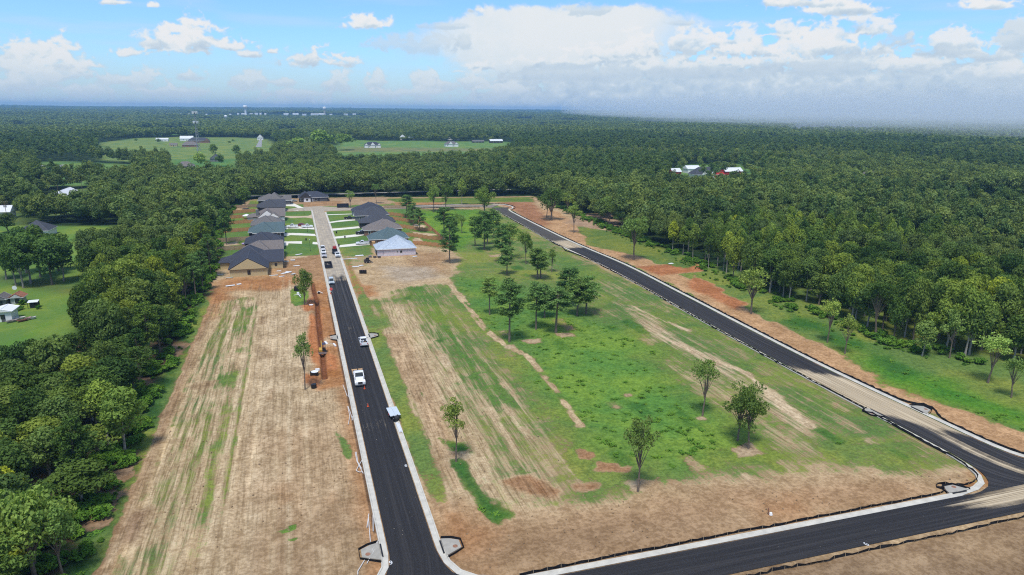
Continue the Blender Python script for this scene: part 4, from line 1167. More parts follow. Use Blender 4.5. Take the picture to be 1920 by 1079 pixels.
FG = 'trees left standing in the field between the roads'
EG = 'trees on the verge east of the far road'
LONE = [
    ('open', 1196, 922, 768, 82, 'tall thin dark broadleaf tree nearest the cross road, alone on a bare dirt patch', (.62, .66, .62), FG),
    ('open', 1317, 780, 666, 62, 'vine-covered narrow tree with a leafy trunk in the lush field', (1.25, 1.2, .9), FG),
    ('airy', 1383, 826, 714, 72, 'dense round dark tree, the left of a pair in the lush field', (.66, .72, .6), FG),
    ('airy', 1403, 840, 712, 74, 'dense round tree, the right of a pair above a bare patch in the lush field', (.72, .78, .62), FG),
    ('open', 855, 866, 735, 64, 'sparse small-leaved tree standing over dark weeds near the first road', (.95, .95, .8), FG),
    ('pine', 955, 641, 526, 52, 'full pine standing alone at the edge of the pale wheel track', (.95, 1, .9), FG),
    ('pine', 918, 591, 522, 32, 'thin pale pine left of the full pine by the wheel track', (1.2, 1.15, 1), FG),
    ('pine', 1005, 618, 531, 40, 'pine on the left flank of the dense pine clump in the field', (.9, 1, .95), FG),
    ('pine', 1042, 624, 540, 56, 'nearest broad pine of the dense pine clump in the field', (.95, 1, .9), FG),
    ('pine', 1021, 596, 536, 40, 'dark pine hidden in the middle of the dense pine clump', (.75, .85, .85), FG),
    ('pine', 1066, 574, 502, 46, 'tallest dark pine at the back of the dense pine clump', (.8, .9, .85), FG),
    ('pine', 1082, 592, 522, 50, 'bushy pine between the tallest and the rightmost in the dense clump', (.9, .95, .85), FG),
    ('pine', 1099, 589, 517, 52, 'rightmost spreading pine of the dense pine clump in the field', (.85, .95, .85), FG),
    ('pine', 950, 515, 462, 36, 'small umbrella-shaped pine in front of the big leafy tree', (1, 1.05, .9), FG),
    ('pine', 1008, 524, 466, 42, 'pale flat-topped pine of two thin stems beside the small leafy tree', (1.15, 1.1, .95), FG),
    ('pine', 1014, 523, 470, 34, 'second stem of the pale flat-topped pine pair', (1.1, 1.1, .95), FG),
    ('open', 1034, 511, 462, 30, 'small leafy dark tree on the right of the flat-topped pines', (.8, .9, .8), FG),
    ('airy', 986, 496, 428, 34, 'upright dark leafy tree right of the big pale-leaved tree', (.7, .8, .7), FG),
    ('open', 958, 484, 412, 56, 'big pale-leaved open tree amid the upper field', (1.15, 1.2, .95), FG),
    ('pine', 941, 492, 420, 36, 'slender pine just left of the big pale-leaved tree', (.9, 1, .9), FG),
    ('pine', 908, 468, 396, 44, 'dense pine with a wide crown in the row of the upper field', (.9, 1, .9), FG),
    ('pine', 891, 461, 406, 30, 'narrow pine on the left of the dense wide pine', (.95, 1.05, .9), FG),
    ('pine', 926, 447, 393, 30, 'twin-stemmed pine behind the dense wide pine', (.95, 1, .9), FG),
    ('pine', 914, 458, 402, 26, 'thin pine between the dense wide pine and the twin-stemmed one', (1, 1.05, .95), FG),
    ('pine', 843, 494, 418, 34, 'tall airy pine at the near end of the garden fences', (1.05, 1.1, .95), FG),
    ('pine', 833, 452, 390, 34, 'dark full pine beside the back fence of the gardens', (.8, .95, .85), FG),
    ('pine', 849, 448, 408, 22, 'leaning small pine behind the dark full pine by the fence', (.9, 1, .9), FG),
    ('open', 857, 434, 397, 20, 'small tree of two behind the fence corner, the left one', (.85, .95, .85), FG),
    ('open', 866, 438, 399, 22, 'small tree of two behind the fence corner, the right one', (.9, 1, .85), FG),
    ('pine', 787, 434, 390, 22, 'thin pine inside the third fenced garden from the far end', (1, 1.05, .95), FG),
    ('pine', 769, 419, 384, 17, 'leftmost thin pine of three in the fenced gardens', (.95, 1, .9), FG),
    ('pine', 775, 423, 381, 18, 'middle thin pine of three in the fenced gardens', (.9, .95, .9), FG),
    ('pine', 762, 409, 366, 24, 'pale pine at the far end of the fenced gardens', (1.2, 1.2, 1), FG),
    ('airy', 813, 398, 342, 30, 'round pale-green tree beside the link road, left of a dark one', (1.15, 1.15, .9), FG),
    ('airy', 836, 395, 341, 33, 'round dark tree beside the link road, right of a pale one', (.65, .75, .65), FG),
    ('slim', 866, 384, 332, 22, 'slim pale tree standing behind the link road', (1.2, 1.2, .95), FG),
    ('oak', 909, 402, 346, 47, 'spreading oak at the bend where the link road meets the far road', (.85, .92, .7), FG),
    ('open', 657, 390, 354, 24, 'small open tree behind the long dark dumpster', (1.1, 1.1, .9), FG),
    ('open', 706, 382, 341, 22, 'slim tree behind the farthest right-hand house', (.9, 1, .85), FG),
    ('oak', 1034, 413, 348, 58, 'large spreading dark oak on the bare bank beyond the far road', (.62, .7, .6), EG),
    ('open', 1025, 408, 360, 30, 'small leaning tree under the large spreading oak', (.8, .85, .7), EG),
    ('open', 1076, 437, 374, 34, 'thin pale tree in front of the large spreading oak', (1.1, 1.1, .9), EG),
    ('open', 1064, 402, 358, 34, 'small tree at the wood corner behind the thin pale tree', (.9, .95, .8), EG),
    ('slim', 1136, 420, 366, 38, 'dark bushy tree on the wood edge behind the bare bank', (.8, .9, .75), EG),
    ('airy', 1188, 488, 398, 62, 'large dark rounded tree standing clear of the wood on the verge', (.66, .75, .66), EG),
    ('open', 1408, 588, 494, 72, 'wide thin-leaved tree with pale forked limbs beside the sandy bank', (1.15, 1.15, 1.0), EG),
    ('open', 1551, 643, 554, 46, 'pale bushy sapling on the verge, left of the slender one', (1.3, 1.25, .95), EG),
    ('open', 1584, 664, 584, 48, 'slender pale sapling with a bare stem on the verge', (1.35, 1.3, 1.0), EG),
    ('slim', 1729, 668, 594, 46, 'grey-green bushy tree at the foot of the dark wood', (1.1, 1.15, 1.05), EG),
    ('open', 1780, 672, 578, 48, 'pale two-stemmed tree at the foot of the dark wood', (1.1, 1.1, .95), EG),
    ('open', 1852, 719, 620, 70, 'pale open-crowned tree out on the grass verge near the picture edge', (1.3, 1.3, 1.05), EG),
    ('open', 1896, 746, 664, 54, 'dull low tree on the grass verge in front of the open-crowned one', (.95, 1.0, .8), EG),
    ('slim', 1914, 664, 586, 46, 'yellow-green tree at the wood edge on the picture border', (1.5, 1.35, .7), EG),
    ('open', 572, 730, 614, 46, 'lone young tree with a bare lower trunk beside the trench', (1.0, 1.0, .9), 'trees by the trench'),
    ('oak', 571, 572, 500, 42, 'sprawling small tree over the black tanks beside the trench', (.85, .85, .65), 'trees by the trench'),
    ('oak', 66, 1088, 905, 165, 'large forked pale-limbed tree in the bottom left corner of the picture', (1.05, 1.1, .85), 'trees of the west wood'),
    ('airy', 118, 1084, 930, 96, 'thin leaning tree right of the large forked one in the bottom left corner', (.95, 1.05, .85), 'trees of the west wood'),
    ('broad', 26, 990, 876, 74, 'bright yellow-green tree at the left picture edge above the large forked tree', (1.6, 1.35, .5), 'trees of the west wood'),
    ('broad', 12, 1120, 1036, 66, 'bright light-green bushy tree at the very bottom left corner', (1.3, 1.2, .6), 'trees of the west wood'),
    ('slim', 203, 832, 702, 70, 'fresh green bushy tree beside the dark hollow of the west wood', (1.05, 1.1, .75), 'trees of the west wood'),
    ('broad', 235, 850, 724, 92, 'rounded fresh green tree at the edge of the dirt strip by the dark hollow', (1.05, 1.1, .75), 'trees of the west wood'),
    ('pine', 425, 459, 392, 27, 'tall thin pine in the back garden on a sandy patch', (.8, .9, .85), 'pines by the back gardens'),
    ('pine', 396, 520, 440, 30, 'thin pine at the wood edge beside the tan house', (.8, .9, .85), 'pines by the back gardens'),
    ('pine', 368, 560, 478, 28, 'bare-stemmed pine at the wood edge below the tan house', (.85, .95, .85), 'pines by the back gardens'),
    ('pine', 381, 545, 470, 26, 'second bare-stemmed pine at the wood edge below the tan house', (.9, 1, .9), 'pines by the back gardens'),
    ('pine', 340, 545, 462, 28, 'bare-stemmed pine set back from the wood edge below the tan house', (.9, 1, .9), 'pines by the back gardens'),
    ('broad', 460, 388, 346, 32, 'rounded tree in the garden behind the farthest left-hand houses', (.9, 1, .8), 'trees in the back gardens'),
    ('broad', 58, 532, 428, 68, 'large dark yard tree, the left of the big group on the lawn', (.55, .68, .6), 'dark trees on the neighbouring lawn'),
    ('broad', 98, 534, 430, 72, 'large dark yard tree, the right of the big group on the lawn', (.52, .66, .6), 'dark trees on the neighbouring lawn'),
    ('broad', 30, 536, 446, 54, 'low dark yard tree at the left end of the big group on the lawn', (.5, .62, .55), 'dark trees on the neighbouring lawn'),
    ('broad', 76, 520, 420, 60, 'dark yard tree at the back of the big group on the lawn', (.58, .7, .6), 'dark trees on the neighbouring lawn'),
    ('broad', 44, 540, 440, 62, 'low dark yard tree at the front middle of the big group on the lawn', (.5, .64, .56), 'dark trees on the neighbouring lawn'),
    ('broad', 120, 528, 446, 56, 'dark yard tree at the right end of the big group on the lawn', (.52, .66, .58), 'dark trees on the neighbouring lawn'),
    ('broad', 12, 524, 436, 56, 'dark yard tree half cut by the left picture edge', (.5, .62, .56), 'dark trees on the neighbouring lawn'),
    ('broad', 50, 512, 424, 64, 'dark yard tree in the back row behind the big group', (.5, .64, .58), 'dark trees on the neighbouring lawn'),
    ('broad', 110, 508, 428, 56, 'dark yard tree in the back row near the separate layered tree', (.52, .66, .58), 'dark trees on the neighbouring lawn'),
    ('open', 165, 496, 431, 56, 'separate dark layered tree between the big group and the woods', (.6, .72, .62), 'dark trees on the neighbouring lawn'),
    ('broad', 16, 436, 396, 44, 'low rounded dark tree by the lawn at the picture edge', (.55, .62, .55), 'dark trees on the neighbouring lawn'),
    ('broad', 495, 470, 440, 1, '', None, None)]
LONE = LONE[:-1]
LPOS = []
for k in LONE:
    LPOS.append(lone(k[0], k[1], k[2], k[3], k[4], k[5], k[6], group=k[7]))
# trees among the far pastures
for kd, bx, by, ty, wp, lb, co in (('broad', 922 - 0, 0, 0, 0, '', 0),) [:0]: pass
for kd, bx, by, ty, wp, lb, co in [('mid', 413, 313, 288, 20, 'dark round tree beside the small gabled house', (.6, .7, .65)), ('mid', 376, 318, 284, 32, 'bright green bushy tree before the cell tower', (1.35, 1.3, .9)),
                                   ('mid', 400, 296, 268, 20, 'dark tree behind the small gabled house', (.6, .7, .65)), ('mid', 443, 296, 270, 20, 'grey-green tree at the near edge of the pasture', (.9, 1, .9)),
                                   ('mid', 430, 271, 264, 9, 'larger of the two round bushes out on the pasture', (.6, .7, .6)), ('mid', 437, 266, 261, 6, 'smaller of the two round bushes out on the pasture', (.6, .7, .6)),
                                   ('mid', 298, 270, 259, 12, 'dark tree in front of the white barn', (.6, .7, .65)), ('mid', 255, 267, 259, 8, 'small tree at the far left end of the pasture', (.7, .8, .7)),
                                   ('mid', 1334, 334, 302, 18, 'dark tree between the grey-roofed house and the red barn', (.6, .7, .65)), ('mid', 85, 320, 308, 14, 'small tree before the car park', (.8, .9, .85)),
                                   ('mid', 645, 282, 247, 46, 'great rounded tree mass rising at the edge of the pasture, right part', (.8, .95, .85)), ('mid', 600, 288, 240, 52, 'great rounded tree rising highest at the edge of the pasture', (.85, 1, .85)),
                                   ('mid', 560, 292, 256, 48, 'great rounded tree mass at the edge of the pasture, left part', (.8, .95, .85))]:
    lone(kd, bx, by, ty, wp, lb, co, group='trees round the far pastures')

# --- woods: jittered grid positions, nearest trees in view become things, the rest one mass
def forest_points():
    rng = np.random.default_rng(21)
    pts = []
    cell = 6.1
    X, Y = np.meshgrid(np.arange(-330, 420, cell), np.arange(30, 620, cell))
    X = X.ravel() + rng.uniform(-.42, .42, X.size) * cell; Y = Y.ravel() + rng.uniform(-.42, .42, Y.size) * cell
    k = (np.abs(np.arctan2(X, np.maximum(Y, 1)) - YAW) < rad(52)) & (np.hypot(X, Y) > 45)
    X, Y = X[k], Y[k]
    xr = np.arange(-34, 150, 2.6); X = np.r_[X, xr + rng.uniform(-1, 1, len(xr))]; Y = np.r_[Y, rng.uniform(507, 518, len(xr))]
    c = in_clear(X, Y, 2.6); X, Y = X[~c], Y[~c]
    return X, Y


FX, FY = forest_points()
frng = np.random.default_rng(77)
sdist = poly_sd(SITE, FX, FY)
zone_right = FX > 40
# species by place: slim pale poplars along the far edge, pines to the north, mixed broadleaf elsewhere
ptype = fbm(FX / 60 + 40, FY / 60, 3)
kind = np.where((zone_right & (FY > 215) & (ptype > .47)), 'slim', 'broad').astype(object)
north = (FY > 470)
kind = np.where(north & (frng.random(len(FX)) < .55), 'pine', kind)
edge_left = (~zone_right) & (sdist > -9)
kind = np.where(edge_left & (frng.random(len(FX)) < .45), 'pine', kind)
kind = np.where(zone_right & (FY < 220) & (frng.random(len(FX)) < .10), 'oak', kind)
kind = np.where((sdist > -6.5) & (FY < 440) & (frng.random(len(FX)) < .22), 'open', kind)
hh = frng.uniform(9.5, 16.5, len(FX)) + 3.5 * (ptype - .5) * 2 + np.where(kind == 'pine', 2.5, 0) + np.where(zone_right & (FY < 300), 1.5, 0)
hh = np.where(~zone_right & (FY < 175), hh * .80, hh)
hh = np.where(edge_left, hh * .85, hh)
rr_ = np.where(kind == 'slim', frng.uniform(2.4, 3.3, len(FX)), frng.uniform(3.4, 5.4, len(FX)))
rr_ = np.where(kind == 'pine', frng.uniform(2.4, 3.2, len(FX)), rr_)
ppx, ppy, pz = proj(FX, FY, hh * .7)
vis = (pz > 1) & (ppx > -60) & (ppx < 1980) & (ppy > 0) & (ppy < 1140)
dist = np.hypot(FX, FY)
order = np.argsort(np.where(vis, dist, 1e9))
MAX_EACH = {'broad': 250, 'pine': 110, 'slim': 170, 'oak': 20, 'open': 40}
cnt = {}
single = np.zeros(len(FX), bool)
for i in order:
    if not vis[i] or dist[i] > 420: break
    k = kind[i]
    if cnt.get(k, 0) < MAX_EACH[k]:
        cnt[k] = cnt.get(k, 0) + 1; single[i] = True
prng = random.Random(5)
KW = {'broad': 'broadleaf', 'pine': 'pine', 'slim': 'poplar', 'oak': 'oak', 'open': 'sapling'}
WEST = [(100, 'at the bottom picture corner'), (122, 'level with the crossed pipe bundle'), (142, 'level with the cable reel'), (162, 'level with the flatbed truck'), (184, 'level with the excavator'), (212, 'level with the long spoil heap'),
        (240, 'level with the orange warning sign'), (266, 'level with the silver van'), (294, 'level with the tan house'), (338, 'level with the weathered fences'), (384, 'level with the navy house'), (425, 'level with the white gazebo'), (999, 'beyond the farthest left house')]
EAST = [(G(1034, 413), 'the large spreading oak'), (G(1076, 437), 'the thin pale tree by the bank'), (G(1136, 420), 'the dark bushy tree'), (G(1188, 488), 'the large dark rounded tree'), (G(1300, 505), 'the two red clay patches'), (G(1408, 588), 'the wide thin-leaved tree'),
        (G(1490, 560), 'the narrow grass corner'), (G(1551, 643), 'the pale bushy sapling'), (G(1584, 664), 'the slender pale sapling'), (G(1729, 668), 'the grey-green tree'), (G(1780, 672), 'the two-stemmed tree'), (G(1852, 719), 'the open-crowned verge tree'), (G(1914, 664), 'the yellow-green border tree'), (G(1240, 440), 'the poplar edge'), (G(1400, 430), 'the poplars'), (G(1600, 450), 'the dark front row'), (G(1800, 480), 'the border front row')]
TODO = []
NORTH = [(-60, 'left of the last houses'), (-12, 'behind the grey many-hipped roof'), (28, 'behind the black and white house'), (64, 'behind the long dark dumpster'), (100, 'behind the link road'), (999, 'behind the bend of the link road')]
for i in np.nonzero(single)[0]:
    k = kind[i]; tone = frng.random(); d_ = -sdist[i]
    depth = 'on the edge of' if d_ < 8 else 'a few trees into' if d_ < 20 else 'deep in'
    if FX[i] < 40 and FY[i] < 470:
        where, grp = f'{depth} the west wood, ' + next(w for y, w in WEST if FY[i] < y), 'trees of the west wood'
        base = np.array((.95, 1.0, .86))
    elif FY[i] > 440:
        where, grp = f'{depth} the north wood, ' + next(w for x, w in NORTH if FX[i] < x), 'trees of the north wood'; base = np.array((.92, .98, .86))
    else:
        where, grp = f'{depth} the east wood behind ' + min(EAST, key=lambda e: math.hypot(e[0][0] - FX[i], e[0][1] - FY[i]))[1], 'trees of the east wood'
        base = np.array((.92, 1.0, .84)) if k != 'slim' else np.array((1.15, 1.22, .92))
    if tone > .95: word, col = 'yellow-green', base * np.array((1.75, 1.45, .75))
    elif tone > .70: word, col = 'light green', base * np.array((1.34, 1.24, .95))
    elif tone > .36: word, col = 'mid-green', base * np.array((1.0, 1.0, 1.0))
    else: word, col = 'dark green', base * np.array((.58, .68, .66))
    if k == 'broad': word = ('wide ' if rr_[i] > 4.75 else 'narrow ' if rr_[i] < 3.95 else '') + word
    if hh[i] > 14.6: word = 'tall ' + word.replace('light green', 'light').replace('mid-green', 'mid-green').replace('dark green', 'dark')
    elif hh[i] < 10.8: word = 'short ' + word.replace('light green', 'light').replace('dark green', 'dark')
    lab = f'{word} {KW[k]} {where}'
    if len(lab.split()) > 15: lab = lab.replace('wide ', '', 1).replace('narrow ', '', 1)
    if len(lab.split()) > 15: lab = lab.replace('tall ', '', 1).replace('short ', '', 1)
    TODO.append((i, k, lab, grp, tuple(col)))
ORD = ('leftmost', 'second-left', 'third-left', 'fourth-left', 'fifth-left', 'sixth-left', 'seventh-left')
same = {}
for q in TODO: same.setdefault(q[2], []).append(q)
for lb, qs in same.items():                             # alike neighbours are told apart by their order in the view
    qs.sort(key=lambda q: ppx[q[0]])
    for n_, (i, k, _, grp, col) in enumerate(qs):
        nm_ = lb if len(qs) == 1 or len(qs) > 7 or len(lb.split()) > 15 else f'{ORD[n_]} {lb}'
        plant(k, float(FX[i]), float(FY[i]), float(hh[i]), float(rr_[i]), nm_, group=grp, rng=prng, color=col)


def scatter_object(name, kinds, P, Sc, Rz, idx, tints=None, **props):
    """Points that carry instanced meshes (geometry nodes): one mass of vegetation as one object."""
    coll = bpy.data.collections.new(name + '_pieces')
    k = 0
    for kd in kinds:
        for v in TREES[kd]:
            me = v[0]
            if v[1] is not None:
                root = bpy.data.objects.new('%s_%03d' % (name, k), None)
            o = bpy.data.objects.new('%s_%03d' % (name, k), me)
            if tints: o.color = (*tints[k % len(tints)], 1)
            coll.objects.link(o); k += 1
    me = bpy.data.meshes.new(name); me.vertices.add(len(P)); me.vertices.foreach_set('co', np.ascontiguousarray(P, np.float32).ravel())
    for an, ty, da in (('scl', 'FLOAT_VECTOR', Sc), ('rot', 'FLOAT_VECTOR', np.stack([0 * Rz, 0 * Rz, Rz], 1)), ('idx', 'INT', idx)):
        a = me.attributes.new(an, ty, 'POINT'); a.data.foreach_set('value' if ty == 'INT' else 'vector', np.ascontiguousarray(da, np.int32 if ty == 'INT' else np.float32).ravel())
    me.update()
    o = link(name, me, **props)
    ng = bpy.data.node_groups.new(name, 'GeometryNodeTree')
    ng.interface.new_socket('Geometry', in_out='INPUT', socket_type='NodeSocketGeometry'); ng.interface.new_socket('Geometry', in_out='OUTPUT', socket_type='NodeSocketGeometry')
    N, L = ng.nodes, ng.links
    gi, go = N.new('NodeGroupInput'), N.new('NodeGroupOutput')
    ip = N.new('GeometryNodeInstanceOnPoints'); ci = N.new('GeometryNodeCollectionInfo')
    ci.inputs[0].default_value = coll; ci.inputs[1].default_value = True; ci.inputs[2].default_value = True
    L.new(gi.outputs[0], ip.inputs['Points']); L.new(ci.outputs[0], ip.inputs['Instance']); ip.inputs['Pick Instance'].default_value = True
    for an, ty, sock in (('scl', 'FLOAT_VECTOR', 'Scale'), ('rot', 'FLOAT_VECTOR', 'Rotation'), ('idx', 'INT', 'Instance Index')):
        na = N.new('GeometryNodeInputNamedAttribute'); na.data_type = ty; na.inputs[0].default_value = an
        L.new(na.outputs[0], ip.inputs[sock])
    L.new(ip.outputs[0], go.inputs[0])
    md = o.modifiers.new('scatter', 'NODES'); md.node_group = ng
    return o


def mass(name, kinds, X, Y, Hh, Rr, kidx, seed=1, tints=None, sink=.0, **props):
    rng = np.random.default_rng(seed)
    off = np.cumsum([0] + [len(TREES[k]) for k in kinds])
    nvar = np.array([len(TREES[k]) for k in kinds]); h0 = np.array([TREES[k][0][2] for k in kinds]); r0 = np.array([TREES[k][0][3] for k in kinds])
    idx = off[kidx] + (rng.random(len(X)) * nvar[kidx]).astype(int)
    sx = Rr / r0[kidx]; sz = Hh / h0[kidx]
    P = np.stack([X, Y, height(X, Y) - sink], 1)
    return scatter_object(name, kinds, P, np.stack([sx, sx, sz], 1), rng.uniform(0, 2 * pi, len(X)), idx, tints, **props)


# stems of the mass near enough to be seen are part of the crown meshes' gaps; distance hides them
rest = ~single
m_ = rest & (dist < 330)
kk = np.where(kind[m_] == 'pine', 1, np.where(kind[m_] == 'slim', 2, 0)).astype(int)
if m_.any():
    mass('woodland', ['broad', 'pine', 'slim'], FX[m_], FY[m_], hh[m_], rr_[m_], kk, 3, tints=[(.82, .92, .78), (1.1, 1.12, .86), (.62, .74, .66), (1.3, 1.25, .9)], kind='stuff')
m_ = rest & (dist >= 330)
X2, Y2 = FX[m_], FY[m_]


def polar_points(r0, r1, cell, half, seed):
    """Jittered points in a wedge ahead of the camera, cell(r) apart."""
    rng = np.random.default_rng(seed); out = []
    r = r0
    while r < r1:
        c = cell(r); n = max(1, int(2 * half * r / c)); a = YAW - half + (np.arange(n) + rng.uniform(-.45, .45, n) + .5) / n * 2 * half
        q = r + rng.uniform(-.5, .5, n) * c
        out.append(np.stack([q * np.sin(a), q * np.cos(a)], 1)); r += c
    return np.concatenate(out)


PP = polar_points(610, 1650, lambda r: max(6.6, r * .0088), rad(46), 4)
k = (PP[:, 1] > 616) | (PP[:, 0] < -326) | (PP[:, 0] > 416)
PP = PP[k]
c = in_clear(PP[:, 0], PP[:, 1], 3.); PP = PP[~c]
X3 = np.r_[X2, PP[:, 0]]; Y3 = np.r_[Y2, PP[:, 1]]
r3 = np.hypot(X3, Y3)
for f_, den in ((FIELDS[6], 46),):                   # scattered pines over the meadow round the red barns
    A = np.array(f_); q = np.random.default_rng(6); n = den * 4
    sx_, sy_ = q.uniform(A[:, 0].min(), A[:, 0].max(), n), q.uniform(A[:, 1].min(), A[:, 1].max(), n)
    bx_, by_, _ = G(1322, 334)
    kq = (poly_sd(f_, sx_, sy_) > 0) & ~((np.abs(sx_ - bx_) < 46) & (np.abs(sy_ - by_) < 34))
    X3 = np.r_[X3, sx_[kq][:den]]; Y3 = np.r_[Y3, sy_[kq][:den]]
r3 = np.hypot(X3, Y3)
rg = np.random.default_rng(8)
pn = fbm(X3 / 260 + 11, Y3 / 260 + 5, 3) + rg.uniform(-.12, .12, len(X3))
pine_zone = sm(X3, 60, 200) * sm(Y3, 480, 560)
kk = (pn + .18 * pine_zone > .60).astype(int)
hs = rg.uniform(8., 19., len(X3)) + (fbm(X3 / 130, Y3 / 130, 3) - .5) * 9 + kk * 2.0
mass('woodland', ['mid', 'midpine'], X3, Y3, hs, np.where(kk, rg.uniform(2.8, 4., len(X3)), rg.uniform(3.2, 7.4, len(X3))) * np.clip(r3 / 900, 1, 1.5), kk, 6,
     tints=[(.76, .90, .80), (.56, .72, .66), (1.02, 1.08, .88), (.46, .60, .56)], kind='stuff')
PP = polar_points(1640, 15800, lambda r: r * .0066 if r < 6000 else 40 + (r - 6000) * .012, rad(46), 9)
c = in_clear(PP[:, 0], PP[:, 1], 4.); PP = PP[~c]
r4 = np.hypot(PP[:, 0], PP[:, 1])
gap = fbm(PP[:, 0] / 420, PP[:, 1] / 420, 3)
k = gap < .70; PP, r4 = PP[k], r4[k]
hs = rg.uniform(11, 19, len(PP)) + (fbm(PP[:, 0] / 300, PP[:, 1] / 300, 3) - .5) * 12
mass('distant_forest', ['far'], PP[:, 0], PP[:, 1], hs, np.maximum(6., r4 * .0047), np.zeros(len(PP), int), 12, tints=[(.72, .84, .74), (.9, 1.0, .8), (.56, .68, .62), (.72, .86, .72)], kind='stuff')

# undergrowth along the wood edges and rank weeds in the lush parts of the field
ur = np.random.default_rng(31)
X, Y = ur.uniform(-40, 190, 60000), ur.uniform(60, 470, 60000)
sdv = poly_sd(SITE, X, Y)
dens = np.where(X < 40, (sdv > -8) & (sdv < 2.4), (sdv > -6) & (sdv < 4.5)) & (X < 160)
lr = ur.random(len(X)) < np.where(sdv > 1.2, .22, .45) * (.3 + 1.4 * (fbm(X / 5, Y / 5, 3) > .5))
k = dens & lr & (np.abs(np.arctan2(X, Y) - YAW) < rad(44))
X, Y = X[k], Y[k]
hb = ur.uniform(.5, 1.6, len(X)) * np.where(poly_sd(SITE, X, Y) > 1.2, .55, 1.25)
mass('undergrowth', ['bush'], X, Y, hb, hb * ur.uniform(.7, 1.1, len(X)), np.zeros(len(X), int), 14, tints=[(.8, .9, .7), (1.1, 1.15, .85), (.7, .82, .65)], kind='stuff')
from_cov = cover[:, 0].reshape(SH)
lushm = (veg[:, 1] / (veg[:, 0] + 1e-6)).reshape(SH)


def samp(grid, X, Y):
    i = np.clip(np.searchsorted(ys, Y), 0, SH[0] - 1); j = np.clip(np.searchsorted(xs, X), 0, SH[1] - 1)
    return grid[i, j]


flat_grid = np.zeros(len(gx)); flat_grid[NI] = flat; flat_grid = flat_grid.reshape(SH)
X, Y = ur.uniform(16, 175, 260000), 70 + 340 * ur.random(260000) ** 1.7
X = np.r_[X, ur.uniform(-33, -26, 14000)]; Y = np.r_[Y, 62 + 230 * ur.random(14000) ** 1.5]
k = (samp(from_cov, X, Y) > .74) & (samp(lushm, X, Y) > 1.7) & (poly_sd(SITE, X, Y) > .5) & (samp(flat_grid, X, Y) < .05) & (Y < 330) & (ur.random(len(X)) < .014)
X, Y = X[k], Y[k]
hb = ur.uniform(.12, .36, len(X)) * (.5 + fbm(X / 7, Y / 7, 3))
mass('weeds', ['tuft', 'bush'], X, Y, np.where(ur.random(len(X)) < .1, hb * 1.4, hb * .8), ur.uniform(.25, .6, len(X)), (ur.random(len(X)) < .008).astype(int), 15, tints=[(1.55, 1.6, 1.2), (1.7, 1.65, 1.3), (1.4, 1.5, 1.1), (1.6, 1.55, 1.2), (1.2, 1.3, .9), (1.4, 1.4, 1.)], kind='stuff')


# ------------------------------------------------------------------ silt fences and storm inlets
def wavy(pts, seed, step=1.0, amp=.11):
    P = np.array(smooth_line(pts, 5)); s = np.r_[0, np.cumsum(np.hypot(*np.diff(P, axis=0).T))]
    t = np.arange(0, s[-1], step); Q = np.stack([np.interp(t, s, P[:, i]) for i in (0, 1)], 1)
    T = np.gradient(Q, axis=0); T /= np.linalg.norm(T, axis=1)[:, None] + 1e-9
    n = (fbm(t / 2.6 + seed * 13, t * 0 + seed, 3) - .5) * 2 * amp * 1.8
    return Q + np.stack([T[:, 1], -T[:, 0]], 1) * n[:, None], T


def silt_fence(pts, seed, label, h=.54, lean=.12, every=2):
    Q, T = wavy(pts, seed)
    root = thing('silt_fence', label, 'silt fence', (float(Q[0][0]), float(Q[0][1]), 0), group='black silt fences along the new kerbs')
    r = random.Random(seed); mb = MB(); st = MB(); o = np.array([Q[0][0], Q[0][1]])
    for i, (p, t) in enumerate(zip(Q, T)):
        nrm = np.array([t[1], -t[0]]); z = float(height(*p)); sag = h * (1 - .28 * (i % every != 0)) * r.uniform(.82, 1.06)
        a = p - o; b = a + nrm * lean * r.uniform(-.5, 1.6)
        for q, zz in ((a, z - .02), (b, z + sag), (b + nrm * .035, z + sag), (a + nrm * .035, z - .02)): mb.v.append((q[0], q[1], zz))
        if i:
            k = 4 * (i - 1)
            mb.f += [(k, k + 4, k + 5, k + 1), (k + 1, k + 5, k + 6, k + 2), (k + 2, k + 6, k + 7, k + 3)]
        if i % every == 0:
            st.tube([(a[0] + nrm[0] * .08, a[1] + nrm[1] * .08, z - .1), (b[0] + nrm[0] * .08, b[1] + nrm[1] * .08, z + h * 1.2)], .032, 4)
    mb.obj('fabric', 'black_fabric', root)
    st.obj('stake', 'pine_stake', root, kind='stuff')
    return root


silt_fence([(25, 76.75), (40, 76.8), (60, 76.8), (80, 76.85), (97.2, 77.0), (98.0, 78.6), (99.4, 79.5), (102.2, 77.9), (105.2, 78.0), (107.6, 79.4), (109.0, 81.5), (109.7, 86), (110.0, 96), (110.1, 104), (109.2, 106.6), (110.4, 109), (110.6, 130), (111.2, 150), (112.1, 178)], 1,
           'black silt fence along the near corner of the big field by the cross road')
silt_fence([(112.1, 178), (114.1, 215), (114.7, 257), (113.2, 276), (111.9, 283), (113.4, 290), (113.2, 302), (114.7, 345), (115.9, 385), (116.6, 405)], 2, 'black silt fence on the field side of the far road, its farther half')
silt_fence([(150, 76.9), (133, 77.8), (126.2, 80.0), (122.7, 85), (121.7, 96), (122.6, 100.5), (124.4, 103), (124.2, 105.5), (121.8, 108.5), (121.2, 120), (121.3, 140), (122.4, 165), (124.2, 205), (125.7, 250), (124.4, 275)], 3, 'black silt fence along the sandy bank side of the far road')
silt_fence([(124.4, 275), (123.7, 300), (123.9, 345), (124.7, 385), (126.2, 410), (131, 418.5), (133, 428), (130.2, 438.5), (122, 443), (112, 443.6), (90, 445.2), (68, 446)], 4, 'black silt fence round the bend and along the back of the link road')
silt_fence([(48, 67.7), (60, 67.8), (80, 67.75), (97, 67.8), (110, 67.9), (130, 68)], 5, 'black silt fence on the near side of the cross road, at the brown ground', lean=.22)
